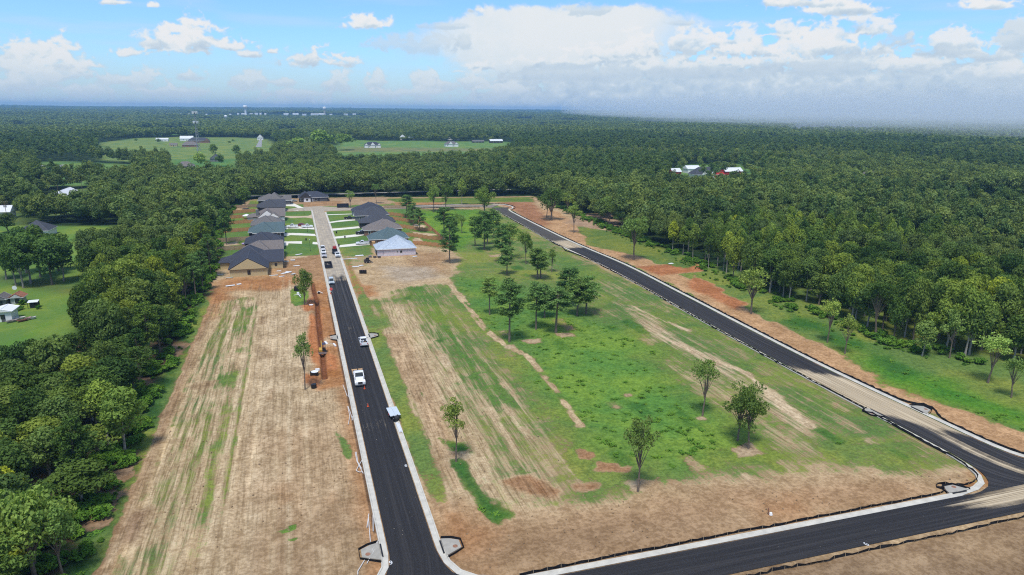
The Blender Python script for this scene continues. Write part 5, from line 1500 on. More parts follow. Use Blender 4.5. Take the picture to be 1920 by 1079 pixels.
silt_fence([(66, 432.2), (80, 432.4), (92, 431.9), (111, 428.6)], 6, 'black silt fence along the field side of the link road')


def inlet(x, y, sx, label, boxy=1.0, rz=0.):
    """Kerb inlet: kite-shaped concrete slab, throat in the kerb, manhole lid, silt fabric on the field side."""
    t = thing('storm_drain', label, 'storm drain', (x, y, 0), rz, 'storm inlets in the kerbs')
    w = boxy
    poly = [(0, -2.2), (1.6 * w, -1.5), (3.0 * w, -.9), (3.0 * w, .9), (1.5 * w, 1.6), (0, 1.9)]
    pl = [(sx * a, b) for a, b in poly]
    if sx < 0: pl = pl[::-1]
    MB().prism(pl, -.1, .19).obj('slab', 'concrete', t)
    MB().cyl(sx * 2.0 * w, -.45, .19, .215, .36, n=14).obj('manhole_lid', mat('rusty_iron', (.26, .13, .08), .8, noise=.3), t)
    MB().box(min(-sx * .32, -sx * .1), max(-sx * .32, -sx * .1), -1.5, 1.5, .03, .2).obj('throat', 'black_plastic', t)
    mb = MB(); q = [(sx * (a + (.22 if a > .1 else 0)), b * 1.18) for a, b in poly]
    for i, (a, b) in enumerate(q):
        for z, d in ((0, 0), (.36, .08)): mb.v.append((a + sx * d, b, z))
    for i, (a, b) in enumerate(q):
        for z, d in ((.36, .13), (0, .05)): mb.v.append((a + sx * d, b, z))
    n = len(q)
    for i in range(n - 1):
        a, b = 2 * i, 2 * i + 2
        mb.f += [(a, b, b + 1, a + 1), (a + 1, b + 1, 2 * n + b, 2 * n + a), (2 * n + a, 2 * n + b, 2 * n + b + 1, 2 * n + a + 1)]
    mb.obj('fabric', 'black_fabric', t)
    return t


inlet(7.95, 87.2, -1, 'kite-shaped concrete storm inlet on the left kerb at the near end of the first road', .85)
inlet(16.65, 85.6, 1, 'kite-shaped concrete storm inlet on the right kerb at the near end of the first road', .8)
inlet(7.95, 185.5, -1, 'pointed concrete storm inlet in the left kerb beside the spoil heap', .7)
inlet(16.7, 184.6, 1, 'pointed concrete storm inlet in the right kerb beside the white pickup', .7)
inlet(100.3, 76.4, 1, 'white concrete storm inlet at the field corner where cross and far roads meet', .62, pi / 2)
inlet(121.0, 104, 1, 'white concrete storm inlet in the bank-side kerb of the sandy far road', .8)
inlet(111.4, 105.5, -1, 'small concrete storm inlet on the field-side kerb of the sandy far road', .6)

# ------------------------------------------------------------------ houses
mat('roof_charcoal', (.042, .047, .064), .85, noise=.2, nscale=2.5)
mat('roof_slate', (.054, .058, .070), .85, noise=.2, nscale=2.5)
mat('roof_brown_grey', (.155, .135, .125), .85, noise=.2, nscale=2.5)
mat('roof_grey', (.13, .122, .118), .85, noise=.2, nscale=2.5)
mat('roof_blue_green', (.075, .115, .125), .85, noise=.2, nscale=2.5)
mat('wall_tan', (.50, .40, .22), .85, noise=.05)
mat('wall_navy', (.022, .025, .035), .8)
mat('wall_dark', (.045, .04, .04), .85, noise=.2, nscale=6)
mat('wall_white', (.74, .74, .73), .7)
mat('wall_grey', (.16, .165, .17), .8)
mat('wall_brick', (.23, .13, .09), .85, noise=.2, nscale=8)
mat('wall_red', (.40, .02, .02), .7)
mat('trim_white', (.72, .72, .70), .6)
mat('garage_grey', (.10, .10, .105), .6)
mat('raw_wood', (.46, .27, .12), .85, noise=.2)


def striped(name, a, b, scale, axis=0):
    m = bpy.data.materials.new(name); t = NT(m)
    pos = t.n('ShaderNodeTexCoord').outputs['Object']
    sp = t.n('ShaderNodeSeparateXYZ'); t.L.new(pos, sp.inputs[0])
    f = t.math('FRACT', t.math('MULTIPLY', sp.outputs[axis], scale))
    k = t.math('LESS_THAN', f, .12)
    no = t.noise(pos, 1.2, 4)
    col = t.mix(k, t.mix(t.ramp(no, .35, .65), a, tuple(c * .82 for c in a)), b)
    t.out(t.principled(col, .7, .3)); MATS[name] = m


striped('roof_underlay', (.42, .48, .55), (.33, .39, .47), .9, 1)
striped('house_wrap', (.62, .58, .62), (.55, .36, .40), .8, 2)
striped('metal_roof_white', (.70, .72, .74), (.55, .57, .6), 1.0, 1)


RIDGE = {k: mat(k + '_cap', tuple(min(.8, c * 1.55 + .02) for c in col), .85) for k, col in (('roof_charcoal', (.042, .047, .064)), ('roof_slate', (.054, .058, .07)), ('roof_brown_grey', (.155, .135, .125)), ('roof_grey', (.13, .122, .118)), ('roof_blue_green', (.075, .115, .125)))}


def house(name, label, blocks, roofm, wallm, cat='house', group=None, windows=(), garages=(), doors=(), extras=(), trim='trim_white', z0=None):
    """blocks: (x0, x1, y0, y1, wall height, rise, ridge axis, gable at low end, gable at high end) in world metres."""
    cx = sum((b[0] + b[1]) / 2 for b in blocks) / len(blocks); cy = sum((b[2] + b[3]) / 2 for b in blocks) / len(blocks)
    z = float(height(cx, cy)) if z0 is None else z0
    root = thing(name, label, cat, (cx, cy, z), 0, group)
    for bi, (x0, x1, y0, y1, wh, rise, ax, gl, gh) in enumerate(blocks):
        e = bi * .006
        x0, x1, y0, y1 = x0 - cx + e, x1 - cx - e, y0 - cy + e, y1 - cy - e
        MB().box(x0, x1, y0, y1, -.4, wh).obj('wall', wallm, root)
        ov = .5
        X0, X1, Y0, Y1 = x0 - ov, x1 + ov, y0 - ov, y1 + ov
        sw = ax == 'y'
        A0, A1, B0, B1 = (Y0, Y1, X0, X1) if sw else (X0, X1, Y0, Y1)          # A along the ridge
        half = (B1 - B0) / 2; mid = (B0 + B1) / 2
        r0 = A0 if gl else A0 + min(half * .95, (A1 - A0) / 2 - .05)
        r1 = A1 if gh else A1 - min(half * .95, (A1 - A0) / 2 - .05)
        zb = wh - .04 + e; th = .16
        pt = lambda a, b, zz: (b, a, zz) if sw else (a, b, zz)
        V = [pt(A0, B0, zb), pt(A1, B0, zb), pt(A1, B1, zb), pt(A0, B1, zb), pt(A0, B0, zb + th), pt(A1, B0, zb + th), pt(A1, B1, zb + th), pt(A0, B1, zb + th), pt(r0, mid, zb + th + rise), pt(r1, mid, zb + th + rise)]
        Fc = [(0, 1, 2, 3), (0, 4, 5, 1), (1, 5, 6, 2), (2, 6, 7, 3), (3, 7, 4, 0), (4, 8, 9, 5), (6, 9, 8, 7), (4, 7, 8), (5, 9, 6)]
        rf = MB().add(V, Fc).obj('roof', roofm, root)
        rc = MB()
        for q0, q1 in ((8, 9), (4, 8), (7, 8), (5, 9), (6, 9)): rc.tube([V[q0], V[q1]], .09, 4)
        rc.obj('ridge_cap', RIDGE.get(roofm, roofm), rf)
        # fascia boards round the eaves
        fb = MB()
        for q0, q1 in ((0, 1), (1, 2), (2, 3), (3, 0)):
            a, b = Vector(V[q0]), Vector(V[q1]); d = (b - a).normalized(); n = Vector((d.y, -d.x, 0)) * (1 if sw is False else -1)
            fb.add([a + n * .004 - Vector((0, 0, .05)), b + n * .004 - Vector((0, 0, .05)), b + n * .03 - Vector((0, 0, .05)), a + n * .03 - Vector((0, 0, .05)),
                    a + n * .004 + Vector((0, 0, th + .01)), b + n * .004 + Vector((0, 0, th + .01)), b + n * .03 + Vector((0, 0, th + .01)), a + n * .03 + Vector((0, 0, th + .01))],
                   [(0, 1, 5, 4), (3, 2, 6, 7), (4, 5, 6, 7), (0, 1, 2, 3)])
        fb.obj('fascia', trim, rf)
        for flag, aa, dr in ((gl, A0, -1), (gh, A1, 1)):
            if flag:
                k = .06; tp = rise * .93
                MB().add([pt(aa + dr * k, B0 + ov, zb + th * .3), pt(aa + dr * k, B1 - ov, zb + th * .3), pt(aa + dr * k, mid, zb + th + tp - .1), pt(aa - dr * .3, B0 + ov, zb + th * .3), pt(aa - dr * .3, B1 - ov, zb + th * .3), pt(aa - dr * .3, mid, zb + th + tp - .1)],
                         [(0, 1, 2), (3, 5, 4), (0, 3, 4, 1), (1, 4, 5, 2), (2, 5, 3, 0)]).obj('gable', wallm, rf)

    def panel(nm, side, u, zc, w, h, m, proud=.05, frame=None):
        """side 's'/'e'/'w' with the wall coordinate, u along the wall (world metres)."""
        f, c = side
        if f == 's': bx = (u - w / 2 - cx, u + w / 2 - cx, c - proud - cy, c + .08 - cy)
        elif f == 'e': bx = (c - .08 - cx, c + proud - cx, u - w / 2 - cy, u + w / 2 - cy)
        else: bx = (c - proud - cx, c + .08 - cx, u - w / 2 - cy, u + w / 2 - cy)
        o = MB().box(*bx, zc - h / 2, zc + h / 2).obj(nm, m, root)
        if frame:
            g = .12; p2 = .025
            if f == 's': b2 = (bx[0] + g, bx[1] - g, bx[2] - p2, bx[3] - .1)
            elif f == 'e': b2 = (bx[0] + .1, bx[1] + p2, bx[2] + g, bx[3] - g)
            else: b2 = (bx[0] - p2, bx[1] - .1, bx[2] + g, bx[3] - g)
            MB().box(*b2, zc - h / 2 + g, zc + h / 2 - g).obj('pane', 'glass_dark', o)
        return o
    for s_, u, zc, w, h in windows: panel('window', s_, u, zc, w, h, trim, frame=True)
    for s_, u, w, m in garages: panel('garage_door', s_, u, 1.12, w, 2.2, m)
    for s_, u, m in doors: panel('door', s_, u, 1.05, 1.0, 2.1, m)
    for nm, b, m in extras: MB().box(b[0] - cx, b[1] - cx, b[2] - cy, b[3] - cy, b[4], b[5]).obj(nm, m, root)
    return root


HG = 'new houses of the subdivision'
house('house', 'tan house with a charcoal roof and wide front gable, nearest on the left row',
      [(-25, -12, 267, 289, 2.9, 4.1, 'y', True, False), (-19, -6.7, 278.2, 292, 2.8, 3.3, 'x', False, True), (-29.5, -20, 282, 290, 2.5, 1.9, 'x', False, False), (-25.5, -12, 279, 295, 2.9, 4.9, 'y', False, False)],
      'roof_charcoal', 'wall_tan', group=HG, trim='roof_charcoal', windows=[(('s', 267), -18.4, 1.5, 1.1, 1.7), (('s', 278.2), -9.2, 1.6, .9, 1.2)], garages=[(('e', -6.7), 285, 4.8, 'garage_grey')],
      extras=[('porch_post', (-29.2, -29, 282.2, 282.4, -.2, 2.5), 'raw_wood'), ('porch_post', (-26.6, -26.4, 282.2, 282.4, -.2, 2.5), 'raw_wood'), ('gable_vent', (-19.3, -18.2, 266.92, 267.02, 4.6, 5.4), 'trim_white')])
LH = [('brown-grey roofed house just behind the tan house, on the left row', 295.5, 'roof_brown_grey', 'wall_tan', 'roof_brown_grey', 0),
      ('charcoal-roofed house squeezed between the brown-grey and blue-green roofs on the left row', 317, 'roof_charcoal', 'wall_navy', 'roof_charcoal', 1),
      ('navy house with a blue-green hipped roof on the left row', 346.5, 'roof_blue_green', 'wall_navy', 'trim_white', 0),
      ('grey-roofed house with a white garage front behind the parked white trucks', 368, 'roof_grey', 'wall_white', 'roof_grey', 1),
      ('grey-roofed house with a chimney and stacked gables on the left row', 397.5, 'roof_brown_grey', 'wall_white', 'wall_dark', 2),
      ('dark house with a plain slate roof, second from the far end on the left row', 438, 'roof_slate', 'wall_dark', 'roof_slate', 0)]
for i, (lb, y, rm, wm, tr, st) in enumerate(LH):
    bl = [(-22.6, -7.0, y + 3, y + 15.5, 2.7, 3.6, 'x', False, st != 1), (-20.5, -11, y, y + 13.5, 2.7, 4.0, 'y', st == 2, False)]
    if st == 2: bl += [(-15.5, -9.5, y - .8, y + 8, 2.7, 2.4, 'y', True, False), (-26, -20, y + 3, y + 11, 2.5, 1.6, 'x', False, False)]
    else: bl += [(-11, -6.9, y + .8, y + 9, 2.65, 2.2, 'x', False, False)]
    ex = [('chimney', (-21.5, -20.1, y + 3.5, y + 4.9, 2, 6.6), 'wall_grey')] if st == 2 else []
    house('house', lb, bl, rm, wm, group=HG, trim=tr, windows=[(('s', y), -16.5, 1.5, 1.1, 1.5), (('s', y + .8 if st != 2 else y - .8), -9.2 if st != 2 else -12.5, 1.5, 1.6, 1.6)], garages=[(('e', -6.9 if st != 2 else -7.0), y + 6, 4.8, 'trim_white')], extras=ex)
house('house', 'farthest house of the left row, with a wide grey many-hipped roof', [(-23.4, -10, 473, 488, 2.7, 3.4, 'x', False, False), (-18, -9, 470.5, 486, 2.7, 4.2, 'y', False, False), (-10, -3.6, 471, 481, 2.7, 2.8, 'x', False, True)], 'roof_grey', 'wall_dark',
      group=HG, garages=[(('s', 471), -6.2, 4.6, 'garage_grey')], windows=[(('s', 470.5), -13.5, 1.5, 1.4, 1.4)])
house('house', 'black and white house with a charcoal roof facing down the first road', [(1.6, 20.2, 482, 496, 2.8, 3.2, 'x', False, False), (1.8, 9.6, 481.2, 494, 2.8, 3.4, 'y', True, False)], 'roof_charcoal', 'wall_dark', group=HG,
      windows=[(('s', 481.2), 3.0, 1.5, 1.1, 1.6), (('s', 482), 12.3, 1.5, 1.7, 1.7)], garages=[(('s', 482), 17.2, 4.9, 'garage_grey')], doors=[(('s', 482), 10.2, 'trim_white')], extras=[('gable_front', (4.6, 8.9, 481.08, 481.3, -.2, 4.6), 'wall_white'), ('window', (6.1, 7.3, 480.98, 481.1, .9, 2.2), 'glass_dark')])
RH = [('charcoal-roofed house with a white back wall at the far end of the right row', 410.5, 'roof_charcoal', 'wall_white', 'roof_charcoal'),
      ('charcoal-roofed house with grey walls, second from the far end on the right row', 391, 'roof_slate', 'wall_grey', 'trim_white'),
      ('dark slate-roofed house behind the brown-grey roof on the right row', 365, 'roof_slate', 'wall_dark', 'roof_slate'),
      ('house with a broad brown-grey hipped roof on the right row', 342, 'roof_brown_grey', 'wall_brick', 'trim_white')]
for i, (lb, y, rm, wm, tr) in enumerate(RH):
    house('house', lb, [(33.5, 48.8, y + 1.5, y + 15, 2.7, 3.7, 'x', False, False), (36, 45, y - .3, y + 13, 2.7, 4.1, 'y', False, False), (30.6, 37.5, y + .6, y + 8.6, 2.65, 2.4, 'x', i in (1,), False)], rm, wm, group=HG, trim=tr,
          garages=[(('w', 30.6), y + 4.6, 4.8, 'garage_grey')], windows=[(('s', y - .3), 41.5, 1.5, 1.1, 1.4), (('s', y + .6), 33, 1.5, 1., 1.4)])
house('house', 'blue-green roofed house with tan brick by the white pickup on the right row', [(33, 48, 317, 331, 2.7, 3.7, 'x', False, False), (36, 43.5, 315.5, 329, 2.7, 4.0, 'y', False, False), (30.6, 37, 316.2, 326, 2.65, 2.5, 'x', False, False)], 'roof_blue_green', 'wall_brick',
      group=HG, garages=[(('w', 30.6), 321, 4.8, 'trim_white')], windows=[(('s', 316.2), 33, 1.5, 1., 1.3)], extras=[('brick_return', (31.2, 32.6, 313.2, 316.1, -.3, 2.2), 'raw_wood')])
house('house', 'unfinished house with pale blue roof underlay and pink-white wrapped walls', [(33.5, 47, 290.6, 306, 3.0, 3.3, 'x', False, False), (36, 46, 292, 307.5, 3.0, 3.7, 'y', False, False), (30.9, 39, 290.9, 301.5, 2.95, 2.6, 'x', False, False)], 'roof_underlay', 'house_wrap',
      group=HG, trim='trim_white', windows=[(('s', 290.6), 40.8, 1.7, 1.2, 1.2), (('s', 290.6), 39.2, 1.8, .6, 1.0)], garages=[(('w', 30.9), 295, 4.8, 'black_plastic')])


def simple_house(label, px, py, w, d, wh, rise, roofm, wallm, axis='x', name='house', cat='house', gl=True, gh=True, wings=(), group='distant buildings', z0=None, nwin=2):
    x, y, z = G(px, py)
    bl = [(x - w / 2, x + w / 2, y, y + d, wh, rise, axis, gl, gh)] + [(x + a, x + b, y + c, y + e, f, g, h, i, j) for a, b, c, e, f, g, h, i, j in wings]
    return house(name, label, bl, roofm, wallm, cat, group, windows=[(('s', y), x - w / 2 + w * (k + .5) / nwin, wh * .5, 1.2, 1.5) for k in range(nwin)], doors=[(('s', y), x + .2, 'garage_grey')], z0=z0)


simple_house('white farmhouse with a dark roof and central gable beside an orange dirt heap', 699, 277.5, 24, 12, 4.2, 4.6, 'roof_charcoal', 'wall_white', gl=False, gh=False, wings=[(-3.6, 3.6, -1.5, 8, 4.4, 4.6, 'y', True, False), (-12.5, -7.5, -1, 7, 4.2, 3, 'y', True, False), (7.5, 12.5, -1, 7, 4.2, 3, 'y', True, False)], nwin=5)
simple_house('white farmhouse with a grey roof at the end of an orange track', 847, 275.5, 20, 12, 4.2, 4.4, 'roof_grey', 'wall_white', gl=False, gh=False, wings=[(-5.5, 1.5, -1.5, 8, 4.4, 4.4, 'y', True, False), (4.5, 11, -2, 8, 4, 3, 'y', True, False)], nwin=4)
simple_house('twin white farm building at the far edge of the pasture, the left one', 756, 263, 10, 9, 5, 5, 'metal_roof_white', 'wall_white', 'y')
simple_house('twin white farm building at the far edge of the pasture, the right one', 772, 263, 11, 9, 4.5, 5, 'metal_roof_white', 'wall_white', 'y')
simple_house('long white shed behind the grey-roofed farmhouse', 851, 263, 22, 9, 3.4, 2.4, 'metal_roof_white', 'wall_white', name='shed', cat='shed')
simple_house('white-roofed open barn at the right end of the pasture', 931, 268.5, 24, 10, 3.6, 3, 'metal_roof_white', 'wall_dark', name='barn', cat='barn')
simple_house('long low weathered shed left of the white-roofed open barn', 897, 268, 22, 8, 2.6, 1.8, 'roof_grey', 'wall_dark', name='shed', cat='shed')
simple_house('white-roofed shed among trees left of the pasture', 608, 287, 16, 8, 3.4, 2, 'metal_roof_white', 'wall_dark', name='shed', cat='shed')
simple_house('red barn with a long white roof, right of the grey-roofed house', 1376, 331, 19, 10, 4.6, 3.2, 'metal_roof_white', 'wall_red', name='barn', cat='barn')
simple_house('small red barn on the left among pines', 1269, 331.5, 9, 8, 4.4, 3, 'metal_roof_white', 'wall_red', name='barn', cat='barn')
simple_house('low red shed right behind the grey-roofed house', 1348, 333.5, 11, 7, 3.0, 2, 'wall_red', 'wall_red', name='shed', cat='shed')
simple_house('house with a grey roof and white dormer between the red barns', 1320, 336.5, 18, 13, 4.2, 6.2, 'roof_slate', 'wall_white', gl=False, gh=True, wings=[(-4, 3, -2, 8, 4.4, 5, 'y', True, False), (5, 10, -1.5, 9, 4.0, 3.4, 'y', True, False)], nwin=4)
simple_house('white metal building behind the grey-roofed house', 1301, 325, 14, 10, 4.2, 3.0, 'metal_roof_white', 'wall_white', name='barn', cat='barn')
simple_house('small house with a pale gable deep in the east wood', 1378, 352, 9, 9, 5, 4, 'roof_grey', 'wall_white', 'y')
simple_house('brown roof showing among the far east trees', 1636, 352, 16, 11, 8, 5, 'roof_brown_grey', 'wall_brick', gl=False, gh=False)
simple_house('small gabled grey house with white trim beside a round dark tree', 404, 303.5, 11, 12, 3.6, 4.4, 'roof_slate', 'wall_grey', 'y')
simple_house('house with a weathered pale roof below the cell tower', 347, 318, 16, 11, 3.2, 4.2, 'roof_brown_grey', 'wall_brick', gl=False, gh=False)
simple_house('white-fronted barn left of the cell tower compound', 350, 264.5, 22, 12, 4, 4.6, 'metal_roof_white', 'wall_white', name='barn', cat='barn')
simple_house('wide dark-roofed house behind the cell tower', 372, 268.5, 34, 14, 4, 5, 'roof_slate', 'wall_brick', gl=False, gh=False, wings=[(10, 18, -1, 9, 4, 4, 'y', True, False)], nwin=4)
simple_house('brown-roofed brick house in front of the cell tower compound', 356, 276, 22, 12, 3.6, 4.6, 'roof_brown_grey', 'wall_brick', gl=False, gh=False, nwin=3)
simple_house('long white farm shed by the dark pasture tree', 304, 265.5, 20, 9, 3.4, 2.4, 'metal_roof_white', 'wall_white', name='shed', cat='shed')
simple_house('small tan shed on the pasture below the white farm shed', 325, 275, 11, 7, 3, 2, 'roof_brown_grey', 'wall_tan', name='shed', cat='shed')
simple_house('pale gabled house at the end of the far lane', 488, 263, 11, 10, 4.5, 6, 'roof_grey', 'wall_white', 'y')
simple_house('brown-roofed house beside the far lane and its dirt yard', 543, 262, 20, 11, 4, 4.6, 'roof_brown_grey', 'wall_brick', gl=False, gh=False)
simple_house('low pale-roofed building behind trees at the left edge', 34, 315, 26, 14, 6, 3, 'roof_brown_grey', 'wall_white', gl=False, gh=False)
simple_house('long white metal-roofed building behind the tree row on the left', 108, 382, 9.5, 30, 4.6, 2.6, 'metal_roof_white', 'wall_white', 'y', name='warehouse', cat='warehouse')
simple_house('dark grey hip-roofed house beyond the neighbouring lawn', 64, 446, 12, 13, 3, 4.2, 'roof_slate', 'wall_white', gl=False, gh=False)
simple_house('blue-roofed house cut by the left picture edge', -4, 476, 8, 9, 2.8, 3.2, mat('roof_blue', (.10, .13, .2), .7), 'wall_brick', gl=False, gh=False)
simple_house('pale roof at the left edge beside the utility pole', 2, 412, 9, 9, 4, 3, 'metal_roof_white', 'wall_white')
simple_house('small weathered shed with a rusty red roof on the neighbouring lawn', 32, 570, 3.4, 3.2, 2, 1.2, mat('rust_roof', (.28, .12, .07), .8, noise=.3), mat('pale_board', (.45, .47, .45), .8, noise=.2), 'y', name='shed', cat='shed', group='sheds on the neighbouring lawn', nwin=1)
simple_house('white metal shed at the left picture edge by the row of old boats', 6, 604, 4.6, 5.0, 3.0, .7, 'white_metal', 'white_metal', 'y', name='shed', cat='shed', group='sheds on the neighbouring lawn', nwin=1)
simple_house('grey-roofed shed cut by the left picture edge above the white shed', 1, 574, 3.2, 4, 2.0, 1.3, 'roof_grey', 'wall_grey', 'y', name='shed', cat='shed', group='sheds on the neighbouring lawn', nwin=1)


# ------------------------------------------------------------------ vehicles (local +Y is forward)
def paint_mat(name, col, rough=.3):
    return mat('paint_' + name, col, rough, spec=.5)


def put_wheels(t, xs_, ys_, r=.4, w=.27):
    for y in ys_:
        for x in xs_:
            o = MB().wheel(x, y, r, r, w).obj('wheel', 'tyre_rubber', t)
            s = 1 if x > 0 else -1
            MB().wheel(x + s * (w / 2 + .005), y, r, r * .58, .02, 10).obj('rim', 'steel', o)


def lamps(t, w, yf, yr, zf, zr):
    for s in (-1, 1):
        MB().box(s * (w / 2 - .28) - .17, s * (w / 2 - .28) + .17, yf - .04, yf + .025, zf - .1, zf + .1).obj('headlight', 'lamp_clear', t)
        MB().box(s * (w / 2 - .14) - .1, s * (w / 2 - .14) + .1, yr - .025, yr + .04, zr - .18, zr + .18).obj('taillight', 'red_lamp', t)


def pickup(name, label, x, y, rz, color, rough=.3, L=5.7, W=1.98, cargo=None, group=None, cat='pickup truck', cover=None):
    t = thing(name, label, cat, (x, y, .10), rz, group)
    pm = color if isinstance(color, str) else paint_mat('%d_%d_%d' % tuple(int(c * 99) for c in color), color, rough)
    f, r = L / 2, -L / 2; w = W / 2
    MB().side([(r, .42), (r, .98), (r + .05, 1.08), (r + 2.0, 1.08), (r + 2.02, 1.12), (f - 1.75, 1.14), (f - .35, 1.06), (f - .05, .95), (f, .6), (f - .05, .38), (r + .1, .38)], -w, w).obj('body', pm, t)
    MB().box(-w + .12, w - .12, r + .1, r + 1.9, 1.083, 1.088).obj('bed_floor', 'black_plastic', t)
    for s in (-1, 1): MB().box(s * (w - .06) - .06, s * (w - .06) + .06, r + .02, r + 2.0, 1.09, 1.30).obj('bed_wall', pm, t)
    MB().box(-w + .12, w - .12, r + .02, r + .1, 1.09, 1.30).obj('tailgate', pm, t)
    MB().side([(r + 2.02, 1.12), (r + 2.2, 1.80), (r + 2.5, 1.88), (f - 2.35, 1.86), (f - 1.65, 1.13)], -w + .04, w - .04, .2, 1.5).obj('cab', pm, t)
    MB().add([(-w + .2, f - 1.69, 1.19), (w - .2, f - 1.69, 1.19), (w - .3, f - 2.24, 1.77), (-w + .3, f - 2.24, 1.77), (-w + .2, f - 1.62, 1.19), (w - .2, f - 1.62, 1.19), (w - .3, f - 2.18, 1.79), (-w + .3, f - 2.18, 1.79)],
             [(4, 5, 6, 7), (0, 4, 7, 3), (1, 2, 6, 5), (3, 7, 6, 2), (0, 1, 5, 4)]).obj('windshield', 'glass_dark', t)
    MB().box(-w + .32, w - .32, r + 2.06, r + 2.14, 1.32, 1.70).obj('rear_window', 'glass_dark', t)
    for s in (-1, 1):
        MB().add([(s * (w - .02), r + 2.3, 1.2), (s * (w - .02), f - 1.95, 1.2), (s * (w - .2), f - 2.4, 1.74), (s * (w - .2), r + 2.4, 1.74), (s * (w - .3), r + 2.3, 1.2), (s * (w - .3), f - 1.95, 1.2)], [(0, 1, 2, 3), (0, 3, 4), (1, 5, 2)]).obj('side_window', 'glass_dark', t)
        MB().box(s * (w + .12) - .1, s * (w + .12) + .1, f - 1.95, f - 1.82, 1.2, 1.38).obj('mirror', 'black_plastic', t)
    MB().box(-w + .35, w - .35, f - .06, f + .02, .62, .92).obj('grille', 'black_plastic', t)
    MB().box(-w + .02, w - .02, f - .05, f + .1, .42, .58).obj('bumper', 'steel', t)
    MB().box(-w + .02, w - .02, r - .1, r + .04, .48, .62).obj('bumper', 'steel', t)
    lamps(t, W, f - .02, r, .84, .9)
    put_wheels(t, (-w + .14, w - .14), (f - 1.05, r + 1.2))
    if cargo:
        for i, (a, b, c, d, h, m) in enumerate(cargo): MB().box(a, b, r + c, r + d, 1.10, 1.10 + h).obj('cargo', m, t)
    if cover: MB().box(-w + .1, w - .1, r + .06, r + 2.0, 1.29, 1.33).obj('bed_cover', cover, t)
    return t


def car(name, label, x, y, rz, color, L=4.8, W=1.85, H=1.5, cat='car', group=None, rough=.3, suv=False):
    t = thing(name, label, cat, (x, y, .10), rz, group)
    pm = paint_mat('%d_%d_%d' % tuple(int(c * 99) for c in color), color, rough)
    f, r, w = L / 2, -L / 2, W / 2; hb = .95 if suv else .82
    MB().side([(r, .4), (r, hb), (r + .2, hb + .06), (f - 1.2, hb + .02), (f - .15, hb - .14), (f, .55), (f - .1, .3), (r + .1, .3)], -w, w, .06, hb - .1).obj('body', pm, t)
    rb = r + (.15 if suv else .7)
    MB().side([(rb, hb + .04), (rb + .25, H - .06), (rb + .7, H), (f - 2.1, H), (f - 1.15, hb + .01)], -w + .06, w - .06, .18, H - .3).obj('cabin', pm, t)
    MB().add([(-w + .2, f - 1.24, hb + .06), (w - .2, f - 1.24, hb + .06), (w - .3, f - 1.98, H - .06), (-w + .3, f - 1.98, H - .06), (-w + .2, f - 1.14, hb + .06), (w - .2, f - 1.14, hb + .06), (w - .3, f - 1.9, H - .04), (-w + .3, f - 1.9, H - .04)],
             [(4, 5, 6, 7), (0, 4, 7, 3), (1, 2, 6, 5), (3, 7, 6, 2), (0, 1, 5, 4)]).obj('windshield', 'glass_dark', t)
    MB().box(-w + .32, w - .32, rb - .0, rb + .2, hb + .12, H - .12).obj('rear_window', 'glass_dark', t)
    for s in (-1, 1):
        MB().add([(s * (w - .035), rb + .5, hb + .08), (s * (w - .035), f - 1.5, hb + .08), (s * (w - .2), f - 2.15, H - .08), (s * (w - .2), rb + .6, H - .08), (s * (w - .3), rb + .5, hb + .08), (s * (w - .3), f - 1.5, hb + .08)], [(0, 1, 2, 3), (0, 3, 4), (1, 5, 2)]).obj('side_window', 'glass_dark', t)
        MB().box(s * (w + .08) - .09, s * (w + .08) + .09, f - 1.55, f - 1.42, hb + .06, hb + .2).obj('mirror', 'black_plastic', t)
    MB().box(-w + .4, w - .4, f - .06, f + .02, .5, .7).obj('grille', 'black_plastic', t)
    lamps(t, W, f - .06, r, .72, .75)
    put_wheels(t, (-w + .12, w - .12), (f - .95, r + .9), .34, .22)
    return t


WHITE, SILVER, BLACK, REDC, GREY = (.72, .73, .74), (.42, .45, .47), (.012, .012, .014), (.22, .015, .015), (.20, .21, .22)
KA, KB = 'work vehicles parked along the first road', 'vehicles on the driveways'


